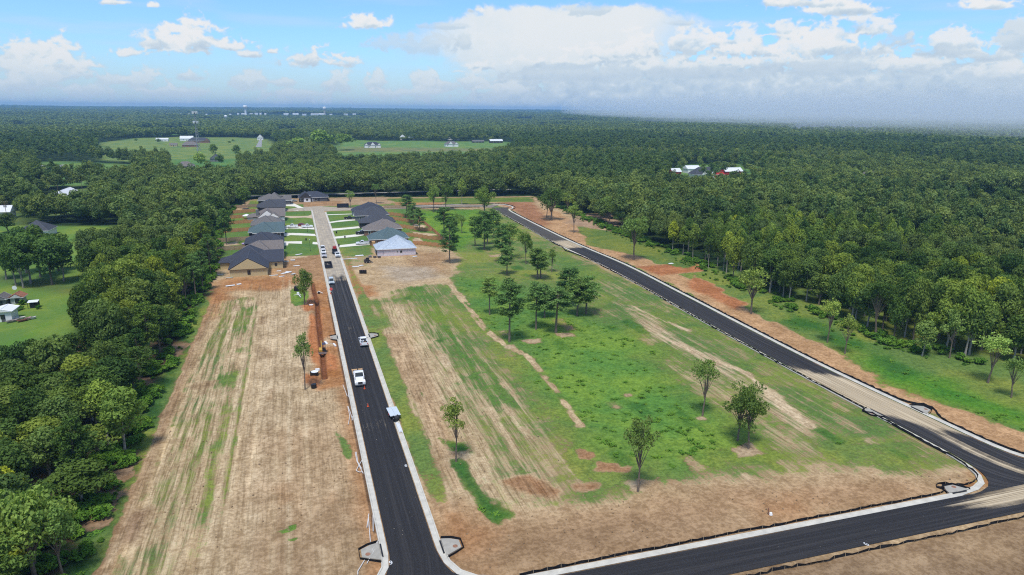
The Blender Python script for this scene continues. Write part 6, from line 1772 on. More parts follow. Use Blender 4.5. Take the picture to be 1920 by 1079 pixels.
def service_truck(x, y, rz):
    t = thing('flatbed_truck', 'white flatbed truck with a plywood deck facing down the first road beside the traffic cones', 'truck', (x, y, .08), rz, KA)
    p = paint_mat('truck_white', WHITE); w = 1.1
    MB().box(-.45, .45, -4.6, 3.6, .55, .8).obj('chassis', 'black_plastic', t)
    MB().side([(1.6, .6), (1.6, 1.25), (2.05, 1.62), (3.7, 1.38), (4.0, 1.15), (4.05, .6)], -.92, .92, .12, 1.3).obj('hood', p, t)
    MB().side([(-.3, .7), (-.3, 2.1), (-.15, 2.36), (1.0, 2.38), (1.75, 1.55), (1.75, .7)], -w, w, .14, 1.7).obj('cab', p, t)
    MB().add([(-.92, 1.7, 1.62), (.92, 1.7, 1.62), (.82, 1.08, 2.3), (-.82, 1.08, 2.3), (-.92, 1.79, 1.62), (.92, 1.79, 1.62), (.82, 1.16, 2.32), (-.82, 1.16, 2.32)], [(4, 5, 6, 7), (0, 4, 7, 3), (1, 2, 6, 5), (3, 7, 6, 2), (0, 1, 5, 4)]).obj('windshield', 'glass_dark', t)
    for s in (-1, 1):
        MB().side([(2.45, .5), (2.45, 1.0), (2.75, 1.22), (3.5, 1.2), (3.85, .95), (3.85, .5)], s * .98 - .16, s * .98 + .16).obj('fender', p, t)
        MB().box(s * 1.05 - .02, s * 1.05 + .02, .1, 1.2, 1.5, 2.1).obj('side_window', 'glass_dark', t)
        MB().box(s * 1.32 - .12, s * 1.32 + .12, 1.35, 1.47, 1.6, 2.0).obj('mirror', 'black_plastic', t)
        MB().box(s * .66 - .18, s * .66 + .18, 4.0, 4.07, .82, 1.0).obj('headlight', 'lamp_clear', t)
        MB().box(s * .95 - .12, s * .95 + .12, -4.72, -4.66, .75, .95).obj('taillight', 'red_lamp', t)
    MB().box(-.5, .5, 3.98, 4.08, .7, 1.12).obj('grille', 'black_plastic', t)
    MB().box(-1.1, 1.1, 4.0, 4.22, .42, .66).obj('bumper', 'steel', t)
    MB().box(-1.15, 1.15, -1.5, -.5, .8, 1.75).obj('tool_body', p, t)
    MB().box(-1.0, 1.0, -1.4, -.6, 1.75, 1.78).obj('tool_lid', 'steel', t)
    MB().box(-1.2, 1.2, -4.7, -1.56, .88, 1.0).obj('deck_frame', 'black_plastic', t)
    for i in range(5):
        MB().box(-1.2 + .48 * i + .006, -1.2 + .48 * (i + 1) - .006, -4.7, -1.56, 1.0, 1.05).obj('plank', mat('plywood', (.50, .32, .16), .8, noise=.18, nscale=3), t)
    for s in (-1, 1): MB().box(s * 1.2 - .03, s * 1.2 + .03, -4.7, -1.56, 1.0, 1.16).obj('side_rail', 'raw_wood', t)
    MB().box(-1.2, 1.2, -1.62, -1.56, 1.05, 1.9).obj('headboard', 'black_plastic', t)
    MB().cyl(.0, -2.1, 1.05, 1.75, .42, .22, 10).tube([(0, -2.1, 1.7), (.1, -2.5, 2.3), (.0, -3.0, 2.45)], .09, 6).obj('hoist', 'black_plastic', t)
    put_wheels(t, (-.96, .96), (3.1,), .46, .28); put_wheels(t, (-.9, .9), (-3.1,), .46, .5)


service_truck(10.9, 152.6, pi)
pickup('pickup_truck', 'white pickup with a cluttered bed parked against the right kerb by the storm inlet', 14.35, 178.2, 0, WHITE, cargo=[(-.6, -.1, .3, 1.6, .25, 'steel'), (.1, .6, .6, 1.7, .3, 'black_plastic'), (-.3, .5, .15, .5, .18, 'raw_wood')], group=KA)
car('van', 'silver van parked where the asphalt begins behind the orange warning sign', 9.9, 248.6, pi, (.46, .52, .55), 5.2, 1.98, 1.85, 'van', KA, suv=True)
pickup('pickup_truck', 'silver pickup nearest in the queue on the left side of the old road', 9.4, 296.2, pi, (.50, .50, .54), group=KA)
pickup('pickup_truck', 'white pickup in the middle of the queue on the left side of the old road', 9.5, 303.2, pi, WHITE, group=KA)
pickup('pickup_truck', 'white pickup with a black bed cover, farthest in the old road queue', 9.6, 311.5, 0, WHITE, cover='black_plastic', group=KA)
pickup('pickup_truck', 'white pickup hauling a dark trailer on the right side of the old road', 14.9, 295.4, pi, WHITE, group=KA)


def trailer(label, x, y, rz, L, W, deckm, wallh=.5, name='trailer', load=()):
    t = thing(name, label, 'trailer', (x, y, .1), rz, None)
    MB().box(-W / 2, W / 2, -L / 2, L / 2, .5, .62).obj('deck', deckm, t)
    for s in (-1, 1): MB().box(s * W / 2 - .04, s * W / 2 + .04, -L / 2, L / 2, .62, .62 + wallh).obj('side_board', deckm, t)
    MB().box(-W / 2, W / 2, -L / 2, -L / 2 + .06, .62, .62 + wallh).obj('tailboard', deckm, t)
    MB().tube([(-.5, L / 2, .5), (0, L / 2 + 1.1, .48)], .05, 5).tube([(.5, L / 2, .5), (0, L / 2 + 1.1, .48)], .05, 5).obj('drawbar', 'black_plastic', t)
    put_wheels(t, (-W / 2 - .14, W / 2 + .14), (-.5, .4), .34, .22)
    for b, m, nm in load: MB().box(*b).obj(nm, m, t)
    return t


trailer('dark dump trailer behind the white pickup on the right side of the old road', 14.2, 302.2, pi, 4.6, 2.0, mat('trailer_navy', (.018, .02, .03), .6), .9)
t = thing('welder', 'small red machine on wheels behind the dark trailer by the right kerb', 'machine', (14.6, 311, .1))
MB().box(-.8, .8, -.9, .9, .4, 1.35).obj('housing', mat('machine_red', (.32, .03, .03), .5), t); MB().box(-.7, .7, -.8, .8, 1.35, 1.42).obj('hood', 'machine_red', t); put_wheels(t, (-.85, .85), (0,), .3, .2)


def dumpster(label, x, y, rz, L, W, H, group='roll-off dumpsters'):
    t = thing('dumpster', label, 'dumpster', (x, y, .1), rz, group); m = mat('dumpster_navy', (.016, .018, .028), .6, noise=.3)
    MB().box(-W / 2, W / 2, -L / 2, L / 2, .2, .3).obj('floor', 'black_plastic', t)
    for s in (-1, 1):
        MB().box(s * W / 2 - .05, s * W / 2 + .05, -L / 2, L / 2, .2, H).obj('side_wall', m, t)
        for k in range(5): MB().box(s * (W / 2 + .09) - .04, s * (W / 2 + .09) + .04, -L / 2 + .2 + k * (L - .4) / 4 - .05, -L / 2 + .2 + k * (L - .4) / 4 + .05, .2, H - .1).obj('rib', m, t)
        MB().box(-W / 2 + .05, W / 2 - .05, s * L / 2 - .05, s * L / 2 + .05, .2, H - .01).obj('end_wall', m, t)
    rr = random.Random(int(x * 7 + y)); sc = MB()
    for k in range(7):
        a, b = rr.uniform(-W / 2 + .2, W / 2 - .6), rr.uniform(-L / 2 + .2, L / 2 - 1.0); z = rr.uniform(.4, H - .6)
        sc.box(a, a + rr.uniform(.2, .5), b, b + rr.uniform(.3, .9), z, z + .12)
    sc.obj('rubbish', mat('scrap_board', (.35, .3, .24), .9, noise=.3), t, kind='stuff')
    MB().wheel(0, -L / 2 + .3, .12, .12, W).obj('roller', 'steel', t)


dumpster('dark open dumpster with scrap inside, alone on the sandy left side of the old road', 10.2, 275.8, 0, 6.0, 2.5, 1.6)
dumpster('long dark closed-looking dumpster at the end of the old road before the open tree', 27.5, 448.5, pi / 2, 7.0, 2.5, 2.3)
pickup('pickup_truck', 'white pickup on the left-row drive nearest the house with the white garage', -3.0, 376.6, pi / 2, WHITE, group=KB)
car('car', 'dark red car between the two white vehicles on the left-row drive', 1.0, 380.2, pi / 2, REDC, group=KB)
pickup('pickup_truck', 'white pickup on the left-row drive nearest the road', 4.4, 374.6, -pi / 2, WHITE, group=KB)
car('car', 'silver car outside the farthest left house near the turning end', -1.9, 484.5, -pi / 2 + .5, SILVER, group=KB)
pickup('pickup_truck', 'black pickup on the right-row drive by the grey-walled house', 27.6, 397.6, -pi / 2, BLACK, .25, group=KB)
pickup('pickup_truck', 'black pickup on the right-row drive by the blue-green roof', 29.6, 347.0, -pi / 2, BLACK, .25, group=KB)
pickup('pickup_truck', 'white pickup on the right-row drive next to the unfinished house', 27.4, 320.0, pi / 2, (.66, .68, .72), group=KB)
car('car', 'white car nosed up to the garage past the black pickup by the blue-green roof', 34.5 - 4.2, 351.2, pi / 2, WHITE, group=KB)

# flat white trailer, cable reel and pipes by the right kerb
t = thing('trailer', 'low trailer under flat white sheets against the right kerb beside a black cable reel', 'trailer', (15.9, 131.6, .05), rad(4))
for i in range(2): MB().box(-1.05 + i * 1.06, -.01 + i * 1.06, -2.1, 2.2, .78 + .02 * i, .86 + .02 * i).obj('sheet', mat('pale_sheet', (.50, .56, .60), .5), t)
MB().box(-1.0, 1.0, -2.0, 2.1, .5, .76).obj('deck', 'black_plastic', t)
MB().tube([(-.4, 2.1, .55), (0, 3.0, .5)], .05, 5).tube([(.4, 2.1, .55), (0, 3.0, .5)], .05, 5).obj('drawbar', 'steel', t)
put_wheels(t, (-.95, .95), (-.3,), .32, .2)
MB().box(-1.12, -1.02, -.9, -.5, .5, .85).obj('taillight', 'red_lamp', t)
t = thing('cable_reel', 'black cable reel standing at the end of the white sheets by the right kerb', 'reel', (16.0, 128.7, .1), rad(20))
for s in (-1, 1): MB().wheel(s * .45, 0, .62, .62, .07, 20).obj('flange', 'black_plastic', t)
MB().wheel(0, 0, .62, .46, .84, 18).obj('cable', mat('cable_black', (.03, .03, .034), .6), t); MB().wheel(0, 0, .62, .1, 1.2, 8).obj('axle', 'steel', t)
t = thing('pipe_stack', 'narrow stack of white pipes on the right kerb in front of the cable reel', 'pipes', (16.4, 125.4, .12), rad(2))
for k in range(6): MB().tube([(-.5 + .17 * (k % 4) + .08 * (k // 4), -2.2, .1 + .15 * (k // 4)), (-.5 + .17 * (k % 4) + .08 * (k // 4), 1.9, .1 + .15 * (k // 4))], .08, 7).obj('pipe', 'white_metal', t)
MB().box(-.62, -.02, -2.2, -2.1, -.1, .02).obj('bearer', 'raw_wood', t)


# ------------------------------------------------------------------ trencher, cones, sign, pipes and site clutter
def excavator(x, y, rz):
    t = thing('mini_excavator', 'yellow mini excavator straddling the open trench with its blade towards the camera', 'excavator', (x, y, .02), rz)
    ye = mat('machine_yellow', (.50, .30, .05), .5)
    for s in (-1, 1):
        MB().side([(-.95, .0), (-1.1, .2), (-.95, .45), (.95, .45), (1.1, .2), (.95, .0)], s * .75 - .17, s * .75 + .17).obj('track', 'tyre_rubber', t)
    MB().box(-1.0, 1.0, -1.5, -1.4, .02, .45).obj('blade', 'steel', t)
    for s in (-1, 1): MB().box(s * .5 - .05, s * .5 + .05, -1.4, -.6, .2, .32).obj('blade_arm', 'steel', t)
    MB().side([(-1.0, .5), (-1.05, 1.0), (-.85, 1.28), (.2, 1.25), (.55, .8), (.55, .5)], -.85, .0, .08, 1.0).obj('body', ye, t)
    MB().box(.0, .85, -.9, .6, .5, .75).obj('platform', 'black_plastic', t)
    MB().box(.2, .65, -.75, -.25, .75, 1.35).obj('seat', 'black_plastic', t)
    for a, b in ((.05, -.85), (.8, -.85), (.05, .55), (.8, .55)): MB().cyl(a, b, .75, 2.25, .035, n=6).obj('canopy_post', 'black_plastic', t)
    MB().box(-.02, .88, -.98, .68, 2.25, 2.33).obj('canopy', mat('canopy_dark', (.05, .045, .075), .6), t)
    MB().tube([(-.1, .55, .8), (-.1, 1.4, 2.2), (-.1, 2.3, 2.3)], [.13, .12, .1], 6).obj('boom', ye, t)
    MB().tube([(-.1, 2.3, 2.35), (-.1, 2.9, .9)], [.1, .08], 6).obj('stick', ye, t)
    MB().side([(2.7, .0), (2.65, .5), (2.95, .9), (3.2, .6), (3.1, .05)], -.35, .15).obj('bucket', 'black_plastic', t)


excavator(3.75, 174.6, 0)


def cone(px, py, label):
    x, y, _ = G(px, py)
    t = thing('traffic_cone', label, 'traffic cone', (x, y, .06), random.uniform(0, 3), 'orange traffic cones by the flatbed truck')
    o = mat('cone_orange', (.62, .10, .03), .6)
    MB().box(-.2, .2, -.2, .2, 0, .04).obj('base', o, t); MB().cyl(0, 0, .04, .74, .15, .03, 14).obj('body', o, t)
    MB().cyl(0, 0, .40, .54, .087, .062, 14).obj('collar', 'lamp_clear', t)


cone(683.5, 715, 'orange cone beside the cab of the white flatbed truck')
cone(683.5, 730, 'orange cone beside the front bumper of the white flatbed truck')
cone(690, 763, 'orange cone out on the asphalt in front of the flatbed truck')
cone(620, 552, 'small cone at the left kerb below the orange warning sign')
x, y, _ = G(621, 549)
t = thing('warning_sign', 'pink-orange diamond roadwork sign on a folding stand in front of the silver van', 'sign', (x, y, .05), rad(-8))
MB().prism([(0, -.02), (.02, -.02), (.02, .02), (0, .02)], .0, 1.0).obj('post', 'steel', t)
MB().tube([(-.5, -.3, .02), (0, 0, .5), (.5, -.3, .02)], .025, 5).tube([(-.5, .4, .02), (0, 0, .5), (.5, .4, .02)], .025, 5).obj('stand', 'steel', t)
MB().add([(0, -.05, .55), (.62, -.05, 1.17), (0, -.05, 1.79), (-.62, -.05, 1.17), (0, -.01, .55), (.62, -.01, 1.17), (0, -.01, 1.79), (-.62, -.01, 1.17)], [(0, 1, 2, 3), (7, 6, 5, 4), (0, 4, 5, 1), (1, 5, 6, 2), (2, 6, 7, 3), (3, 7, 4, 0)]).obj('panel', mat('sign_pink', (.75, .11, .10), .5), t)
MB().add([(0, -.056, 1.0), (.17, -.056, 1.17), (0, -.056, 1.34), (-.17, -.056, 1.17), (0, -.052, 1.0), (.17, -.052, 1.17), (0, -.052, 1.34), (-.17, -.052, 1.17)], [(0, 1, 2, 3), (7, 6, 5, 4), (0, 4, 5, 1), (1, 5, 6, 2), (2, 6, 7, 3), (3, 7, 4, 0)]).obj('symbol', mat('sign_dark', (.3, .03, .03), .6), t)

PIPES = [([(643, 723), (647, 733), (651, 744)], 'beside the flatbed truck'), ([(652.5, 727), (653.5, 737), (653, 746)], 'at the kerb beside the flatbed truck'),
         ([(652, 763), (656, 782), (653, 797)], 'opposite the cable reel, bent one'), ([(652.5, 763), (657, 775), (661, 788)], 'opposite the cable reel, straight one'), ([(661, 782), (660, 790)], 'opposite the cable reel, stub'),
         ([(666, 849), (669, 866), (681, 889)], 'in the crossed bundle, the longest'), ([(668, 849), (671, 868), (678, 880)], 'in the crossed bundle, the inner one'), ([(679, 864), (672, 876), (668, 884)], 'in the crossed bundle, lying across'), ([(668, 884), (674, 887), (680, 886)], 'in the crossed bundle, lying at its foot'),
         ([(691.6, 965), (688, 991)], 'by the left kerb short of the near inlet, the shorter'), ([(690.6, 968), (694.6, 1018)], 'by the left kerb short of the near inlet, the longer'), ([(699.5, 967), (699.7, 998)], 'lying against the kerb short of the near inlet'),
         ([(709, 1015), (697.5, 1034), (699, 1040)], 'bent round beside the near left inlet'), ([(708, 1019), (700, 1037), (688, 1058)], 'straight one beside the near left inlet'), ([(683.5, 1052), (671, 1073), (671, 1079)], 'lowest at the bottom edge of the dirt')]
for pts, wh in PIPES:
    P = [G(*p) for p in pts]; o = P[0]
    t = MB().tube([(p[0] - o[0], p[1] - o[1], .11 + .03 * (i % 2)) for i, p in enumerate(P)], .062, 7).obj('conduit_pipe', 'white_pipe', None, label='pale conduit pipe ' + wh, category='pipe', group='conduit pipes along the left kerb')
    t.location = (o[0], o[1], 0)


def board(px, py, w, d, rz, m, label, z=.12, tilt=.0, group='building offcuts by the houses', name='board'):
    x, y, zz = G(px, py)
    o = MB().box(-w / 2, w / 2, -d / 2, d / 2, 0, .08).obj(name, m, None, label=label, category='board', group=group)
    o.location = (x, y, zz + z); o.rotation_euler = (tilt, tilt * .6, rz)


BR_ = random.Random(4)
for i, (px, py, w, d, a, wh) in enumerate([(513, 517, 3.0, 1.2, .1, 'long one nearest the tan house wing'), (534, 513, 2.6, 1.6, .5, 'broad one at the heart of the heap'), (541, 511, 2.2, 1.4, -.4, 'tilted one right of the heart of the heap'), (550, 515, 1.8, 1.2, .9, 'right end of the heap'),
                                           (528, 519, 2.0, .8, .3, 'narrow one below the heap'), (523, 509, 1.6, 1.0, -.2, 'small one at the top of the heap'), (537, 491, 2.0, 1.0, .2, 'lone one by the tan house garage'), (549, 489, 1.8, 1.0, 0, 'second lone one by the tan house garage'), (556, 499, 2.4, .8, .3, 'lone one out in the clay yard'),
                                           (430, 521.5, 2.4, .8, 0, 'under the front wall of the tan house'), (448, 534, 1.6, 1.2, .4, 'below the tan house on the dirt'), (432, 537, 3.0, 1.4, .2, 'pale heap below the tan house'), (410, 516, 3.4, .8, .1, 'left of the tan house porch'), (560, 478, 3.0, 1.2, .5, 'sandy one beyond the tan house')]):
    board(px, py, w, d, a, 'white_paint' if i % 3 else 'pale_board', 'white offcut board, ' + wh, .05 + .05 * (i % 4), BR_.uniform(-.08, .08))
for i, (px, py, w, d, a, wh) in enumerate([(655, 486, 6.5, .7, .06, 'long white plank at the roadside'), (674, 480, 3.4, 1.6, .2, 'broad white sheet behind the long plank'), (667, 501, 2.6, .9, .0, 'pale board on the weeds'), (677, 499, 1.8, 1.0, .5, 'second pale board on the weeds'), (778, 482, 2.0, 1.0, .2, 'white board at the house corner')]):
    board(px, py, w, d, a, 'white_paint', wh + ' by the unfinished house', .06 + .03 * i)
for px, py, w, lb in ((1903, 497, 3.2, 'white sheet left on the grass verge beyond the far road'), (1258, 495, 2.0, 'flat white lid on the sandy verge beyond the far road')):
    board(px, py, w, 1.4, .2, 'white_paint', lb, .1, 0, None)
# three black bins, a skid steer and bundles by the unfinished house
for k, px in enumerate((676.5, 680.5, 684.8)):
    x, y, _ = G(px, 513)
    t = thing('drum', ('left', 'middle', 'right')[k] + ' one of three black drums in a row on the dirt right of the road', 'drum', (x, y, .0), 0, 'black drums in a row')
    MB().cyl(0, 0, 0, 1.25, .55, n=14).obj('body', 'black_plastic', t); MB().cyl(0, 0, 1.25, 1.33, .5, n=14).obj('lid', mat('drum_brown', (.09, .05, .04), .6), t)
x, y, _ = G(689, 493)
t = thing('skid_steer', 'dark skid-steer loader with its bucket down on the dirt by the unfinished house', 'loader', (x, y, .0), rad(-75))
MB().side([(-1.3, .4), (-1.3, 1.3), (-.2, 1.35), (.9, .9), (.9, .4)], -.7, .7).obj('body', mat('machine_grey', (.07, .06, .06), .6), t)
MB().box(-.5, .5, -.5, .6, 1.3, 2.05).obj('cab', 'black_plastic', t)
for s in (-1, 1): MB().tube([(s * .8, -1.1, 1.5), (s * .8, .6, 1.2), (s * .8, 1.5, .5)], .1, 5).obj('lift_arm', 'machine_grey', t)
MB().side([(1.4, .05), (1.4, .7), (2.1, .1)], -.95, .95).obj('bucket', 'steel', t); put_wheels(t, (-.8, .8), (-.75, .55), .42, .3)
for px, py, lb in ((694, 483, 'pallet of grey blocks at the left corner of the unfinished house'), (703, 484, 'pallet of dark blocks at the wall of the unfinished house'), (711, 484, 'pallet of black blocks along the wall of the unfinished house')):
    x, y, _ = G(px, py)
    t = thing('pallet', lb, 'pallet', (x, y, .0), .2, 'pallets by the unfinished house')
    MB().box(-.6, .6, -.5, .5, .0, .12).obj('base', 'raw_wood', t)
    for a in (-.3, .3):
        for b in (-.25, .25): MB().box(a - .28, a + .28, b - .22, b + .22, .12, .75).obj('block', 'machine_grey' if px > 700 else 'wall_grey', t)


def tank(px, py, r, h, m, lb, lid='white_paint', cap=True):
    x, y, _ = G(px, py)
    t = thing('utility_pit', lb, 'utility pit', (x, y, -.02), 0, 'utility pits by the trench')
    MB().cyl(0, 0, 0, h, r, n=16).obj('ring', m, t); MB().cyl(.12 * r, 0, h, h + .06, r * .86, n=16).obj('lid', lid, t)
    if cap: MB().box(.3 * r, 1.3 * r, .2 * r, .7 * r, h + .06, h + .5).obj('cover', lid, t)


tank(589.5, 704, .95, .9, 'black_plastic', 'black utility pit with a tipped white lid below the excavator')
tank(583, 574, .75, .35, 'black_plastic', 'round utility pit with a white lid at the end of the short trench', cap=False)
tank(588.5, 727, .6, .8, 'black_plastic', 'small black pit by the foot of the lone young tree', 'black_plastic', False)
for px, py, s, lb in ((556, 545, 1.5, 'hooded black tank beside the grass clump, the left one'), (571, 543, 1.2, 'low black tank under the sprawling tree')):
    x, y, _ = G(px, py)
    t = thing('water_tank', lb, 'tank', (x, y, 0), .3, 'black tanks by the trench')
    MB().cyl(0, 0, 0, s * .9, s * .62, s * .5, 14).obj('body', 'black_plastic', t); MB().cyl(0, 0, s * .9, s * 1.15, s * .5, s * .12, 14).obj('dome', 'black_plastic', t)
x, y, _ = G(560, 556)
t = thing('valve_assembly', 'white pipe valve assembly lying on the grass clump', 'valve', (x, y, .1), .3)
MB().tube([(0, -2.2, .1), (.1, -.6, .3), (0, .9, .5)], .16, 7).obj('pipe', 'white_pipe', t); MB().cyl(.1, .7, .3, 1.1, .5, .4, 10).obj('body', 'white_metal', t); MB().tube([(-1.2, 1.2, .2), (0, .8, .3), (1.0, .6, .2)], .1, 6).obj('branch', 'white_pipe', t)
x, y, _ = G(598, 551)
t = thing('hydrant', 'white pipe stub with a black collar beside the bend of the trench', 'pipe', (x, y, .05), 0)
MB().tube([(-.6, 0, .3), (0, .3, .7), (1.2, -.4, .1)], .14, 6).obj('pipe', 'white_pipe', t); MB().cyl(0, .1, 0, .5, .4, n=10).obj('collar', 'black_plastic', t)
x, y, _ = G(622, 644)
t = thing('form_board', 'white formwork panels left beside the pointed inlet on the left kerb', 'panels', (x, y, .0), .2)
MB().box(-1.6, -1.1, -.6, 1.6, .05, .3).obj('panel', 'white_paint', t); MB().box(.0, .4, -3.2, -1.0, .05, .3).obj('panel', 'white_paint', t); MB().box(-1.0, -.2, -.8, -.5, .05, .25).obj('panel', 'pale_board', t)
x, y, _ = G(1442, 966)
t = thing('pipe_marker', 'white marker stub with a red-brown stake on the bare dirt by the cross road', 'marker', (x, y, .0), 0)
MB().cyl(.3, 0, 0, .35, .3, .2, 10).obj('stub', 'white_paint', t); MB().tube([(0, .1, 0), (-.1, .2, 1.1)], .1, 5).obj('stake', 'rusty_iron', t)
for (px, py, lb) in ((574, 451.5, 'black kettle grill on the lawn of the left row'), (646.8, 447, 'black bin on the lawn edge of the right row'), (631, 438, 'small black bin near the road on the right row'), (635.6, 462.5, 'black wheeled bin at the mouth of the drive by the white pickup')):
    x, y, z = G(px, py)
    t = thing('bin', lb, 'bin', (x, y, z), .2, 'small black bins on the lawns')
    MB().cyl(0, 0, .1, 1.0, .28, .36, 10).obj('body', 'black_plastic', t); MB().cyl(0, 0, 1.0, 1.1, .4, .3, 10).obj('lid', 'black_plastic', t)
for (px, py, ty, lb) in ((570.4, 402.5, 392.5, 'slender black lamp post on the lawn by the tan drive'), (576.7, 436, 424, 'slender black lamp post in front of the parked white pickups'), (581.8, 471, 451, 'slender black lamp post at the corner of the clay yard')):
    x, y, z = G(px, py); h = top_height(px, py, ty)
    t = thing('street_lamp', lb, 'street lamp', (x, y, z), 0, 'black lamp posts along the left lawns')
    MB().cyl(0, 0, 0, h, .07, .05, 8).obj('post', 'black_plastic', t); MB().cyl(0, 0, 0, .4, .13, .1, 8).obj('base', 'black_plastic', t); MB().cyl(0, 0, h, h + .45, .12, .2, 8).obj('lantern', 'lamp_clear', t)

# ------------------------------------------------------------------ garden fences
FENCE_ME = {}


def fence(label, pts, m='fence_wood', H=1.85):
    x0, y0 = pts[0]
    root = thing('wooden_fence', label, 'fence', (x0, y0, 0), 0, 'wooden privacy fences between the gardens')
    if m not in FENCE_ME:
        mb = MB()
        for k in range(16): mb.box(k * .15 + .006, k * .15 + .144, -.012 + .004 * (k % 3), .012 + .004 * (k % 3), .04, H + .015 * (k % 4))
        FENCE_ME[m] = (mb.mesh('fence_panel', m), MB().box(-.05, .05, -.07, .07, -.2, H + .04).mesh('fence_post', m), MB().box(0, 2.4, .03, .07, .3, .4).box(0, 2.4, .03, .07, 1.4, 1.5).mesh('fence_rail', m))
    pn, po, ra = FENCE_ME[m]
    for a, b in zip(pts[:-1], pts[1:]):
        L = math.hypot(b[0] - a[0], b[1] - a[1]); n = max(1, round(L / 2.4)); an = math.atan2(b[1] - a[1], b[0] - a[0])
        for k in range(n + 1):
            x, y = a[0] + (b[0] - a[0]) * k / n, a[1] + (b[1] - a[1]) * k / n; z = float(height(x, y))
            link('post', po, root, (x - x0, y - y0, z), an)
            if k < n:
                x2, y2 = a[0] + (b[0] - a[0]) * (k + 1) / n, a[1] + (b[1] - a[1]) * (k + 1) / n; z2 = float(height(x2, y2))
                o = link('panel', pn, root, (x - x0, y - y0, (z + z2) / 2), an); o.scale = (L / n / 2.4, 1, 1)
                link('rail', ra, o)


fence('weathered fence left of the brown-grey roofed house, nearest on the left row', [(-34, 320), (-22.8, 322)], 'fence_wood_weathered')
fence('weathered fence above the garden with the purple pool', [(-36, 342), (-21, 345)], 'fence_wood_weathered')
fence('orange fence behind the navy house on the left row', [(-38, 368), (-22, 372)])
fence('orange fence below the white gazebo on the left row', [(-35, 395), (-23, 398)])
fence('short orange fence beside the white gazebo on the left row', [(-36, 416), (-29, 418)])
fence('orange fence above the white gazebo on the left row', [(-36, 437), (-24, 441)])
fence('brown fence in tree shade at the far end of the left row', [(-40, 459), (-24, 465)], 'fence_wood_weathered')
for y, lb in ((313.5, 'orange fence running back from the unfinished house'), (336.5, 'orange fence running back from the blue-green roofed house'), (363, 'orange fence running back from the broad brown-grey roof'), (390.5, 'orange fence running back from the dark slate roof'), (409, 'thin orange fence fourth back on the right row')):
    fence(lb, [(49.5, y), (58, y), (67.6, y)])
fence('long orange back fence stepping along the right-row gardens', [(68, 314), (68, 336.2), (68, 362.7), (68, 390.2), (68, 408)])
fence('brown fence at the far end of the right row along the link road', [(51.5, 438), (68.5, 437)], 'fence_wood_weathered')

# garden things
x, y, z = G(463, 413)
t = thing('gazebo', 'gazebo with a white canopy on wooden posts in a back garden of the left row', 'gazebo', (x, y, z), 0)
MB().add([(-2, -2, 2.4), (2, -2, 2.4), (2, 2, 2.4), (-2, 2, 2.4), (-2, -2, 2.55), (2, -2, 2.55), (2, 2, 2.55), (-2, 2, 2.55), (0, 0, 3.4)], [(0, 3, 2, 1), (0, 1, 5, 4), (1, 2, 6, 5), (2, 3, 7, 6), (3, 0, 4, 7), (4, 5, 8), (5, 6, 8), (6, 7, 8), (7, 4, 8)]).obj('canopy', 'white_paint', t)
for a in (-1.8, 1.8):
    for b in (-1.8, 1.8): MB().box(a - .08, a + .08, b - .08, b + .08, 0, 2.42).obj('post', 'raw_wood', t)
    MB().box(-1.8, 1.8, a - .04, a + .04, .5, .9).obj('railing', 'raw_wood', t)
x, y, z = G(460, 458.5)
t = thing('paddling_pool', 'round purple and pink paddling pool on the grass of a back garden', 'pool', (x, y, z), 0)
pu = mat('pool_purple', (.42, .20, .48), .5)
MB().cyl(0, 0, .0, .45, 1.5, 1.6, 24).obj('side', pu, t)
MB().tube([(1.55 * cos(a), 1.55 * sin(a), .47) for a in np.linspace(0, 2 * pi, 25)], .09, 6).obj('rim', mat('pool_pink', (.6, .3, .45), .5), t)
MB().cyl(0, 0, .455, .47, 1.45, n=24).obj('water', mat('pool_water', (.35, .32, .5), .1, spec=.5), t)
x, y, z = G(461, 394.5)
t = thing('trampoline', 'black trampoline under the round garden tree at the far left', 'trampoline', (x, y, z), 0)
MB().cyl(0, 0, .85, .9, 2.0, n=24).obj('bed', 'black_plastic', t)
MB().tube([(2.05 * cos(a), 2.05 * sin(a), .88) for a in np.linspace(0, 2 * pi, 25)], .12, 6).obj('pad', mat('pad_grey', (.08, .08, .09), .7), t)
for k in range(6): MB().cyl(1.9 * cos(k * pi / 3), 1.9 * sin(k * pi / 3), 0, .88, .04, n=6).obj('leg', 'steel', t)

# ------------------------------------------------------------------ things on the neighbouring lawn at the left
x, y, z = G(64, 577)
t = thing('carport', 'small carport with a white roof and dark open sides on the neighbouring lawn', 'carport', (x, y, z), .1)
MB().add([(-1.4, -1.3, 1.9), (1.4, -1.3, 1.9), (1.4, 1.3, 2.05), (-1.4, 1.3, 2.05), (-1.4, -1.3, 1.98), (1.4, -1.3, 1.98), (1.4, 1.3, 2.13), (-1.4, 1.3, 2.13)], [(0, 3, 2, 1), (4, 5, 6, 7), (0, 1, 5, 4), (1, 2, 6, 5), (2, 3, 7, 6), (3, 0, 4, 7)]).obj('roof', 'white_metal', t)
for a in (-1.3, 1.3):
    for b in (-1.2, 1.2): MB().box(a - .06, a + .06, b - .06, b + .06, 0, 1.92).obj('post', 'black_plastic', t)
MB().box(-1.25, 1.25, 1.15, 1.22, .0, 1.85).obj('back_wall', 'wall_dark', t); MB().box(-.9, .7, -.6, .8, .0, 1.0).obj('store', 'wall_dark', t)
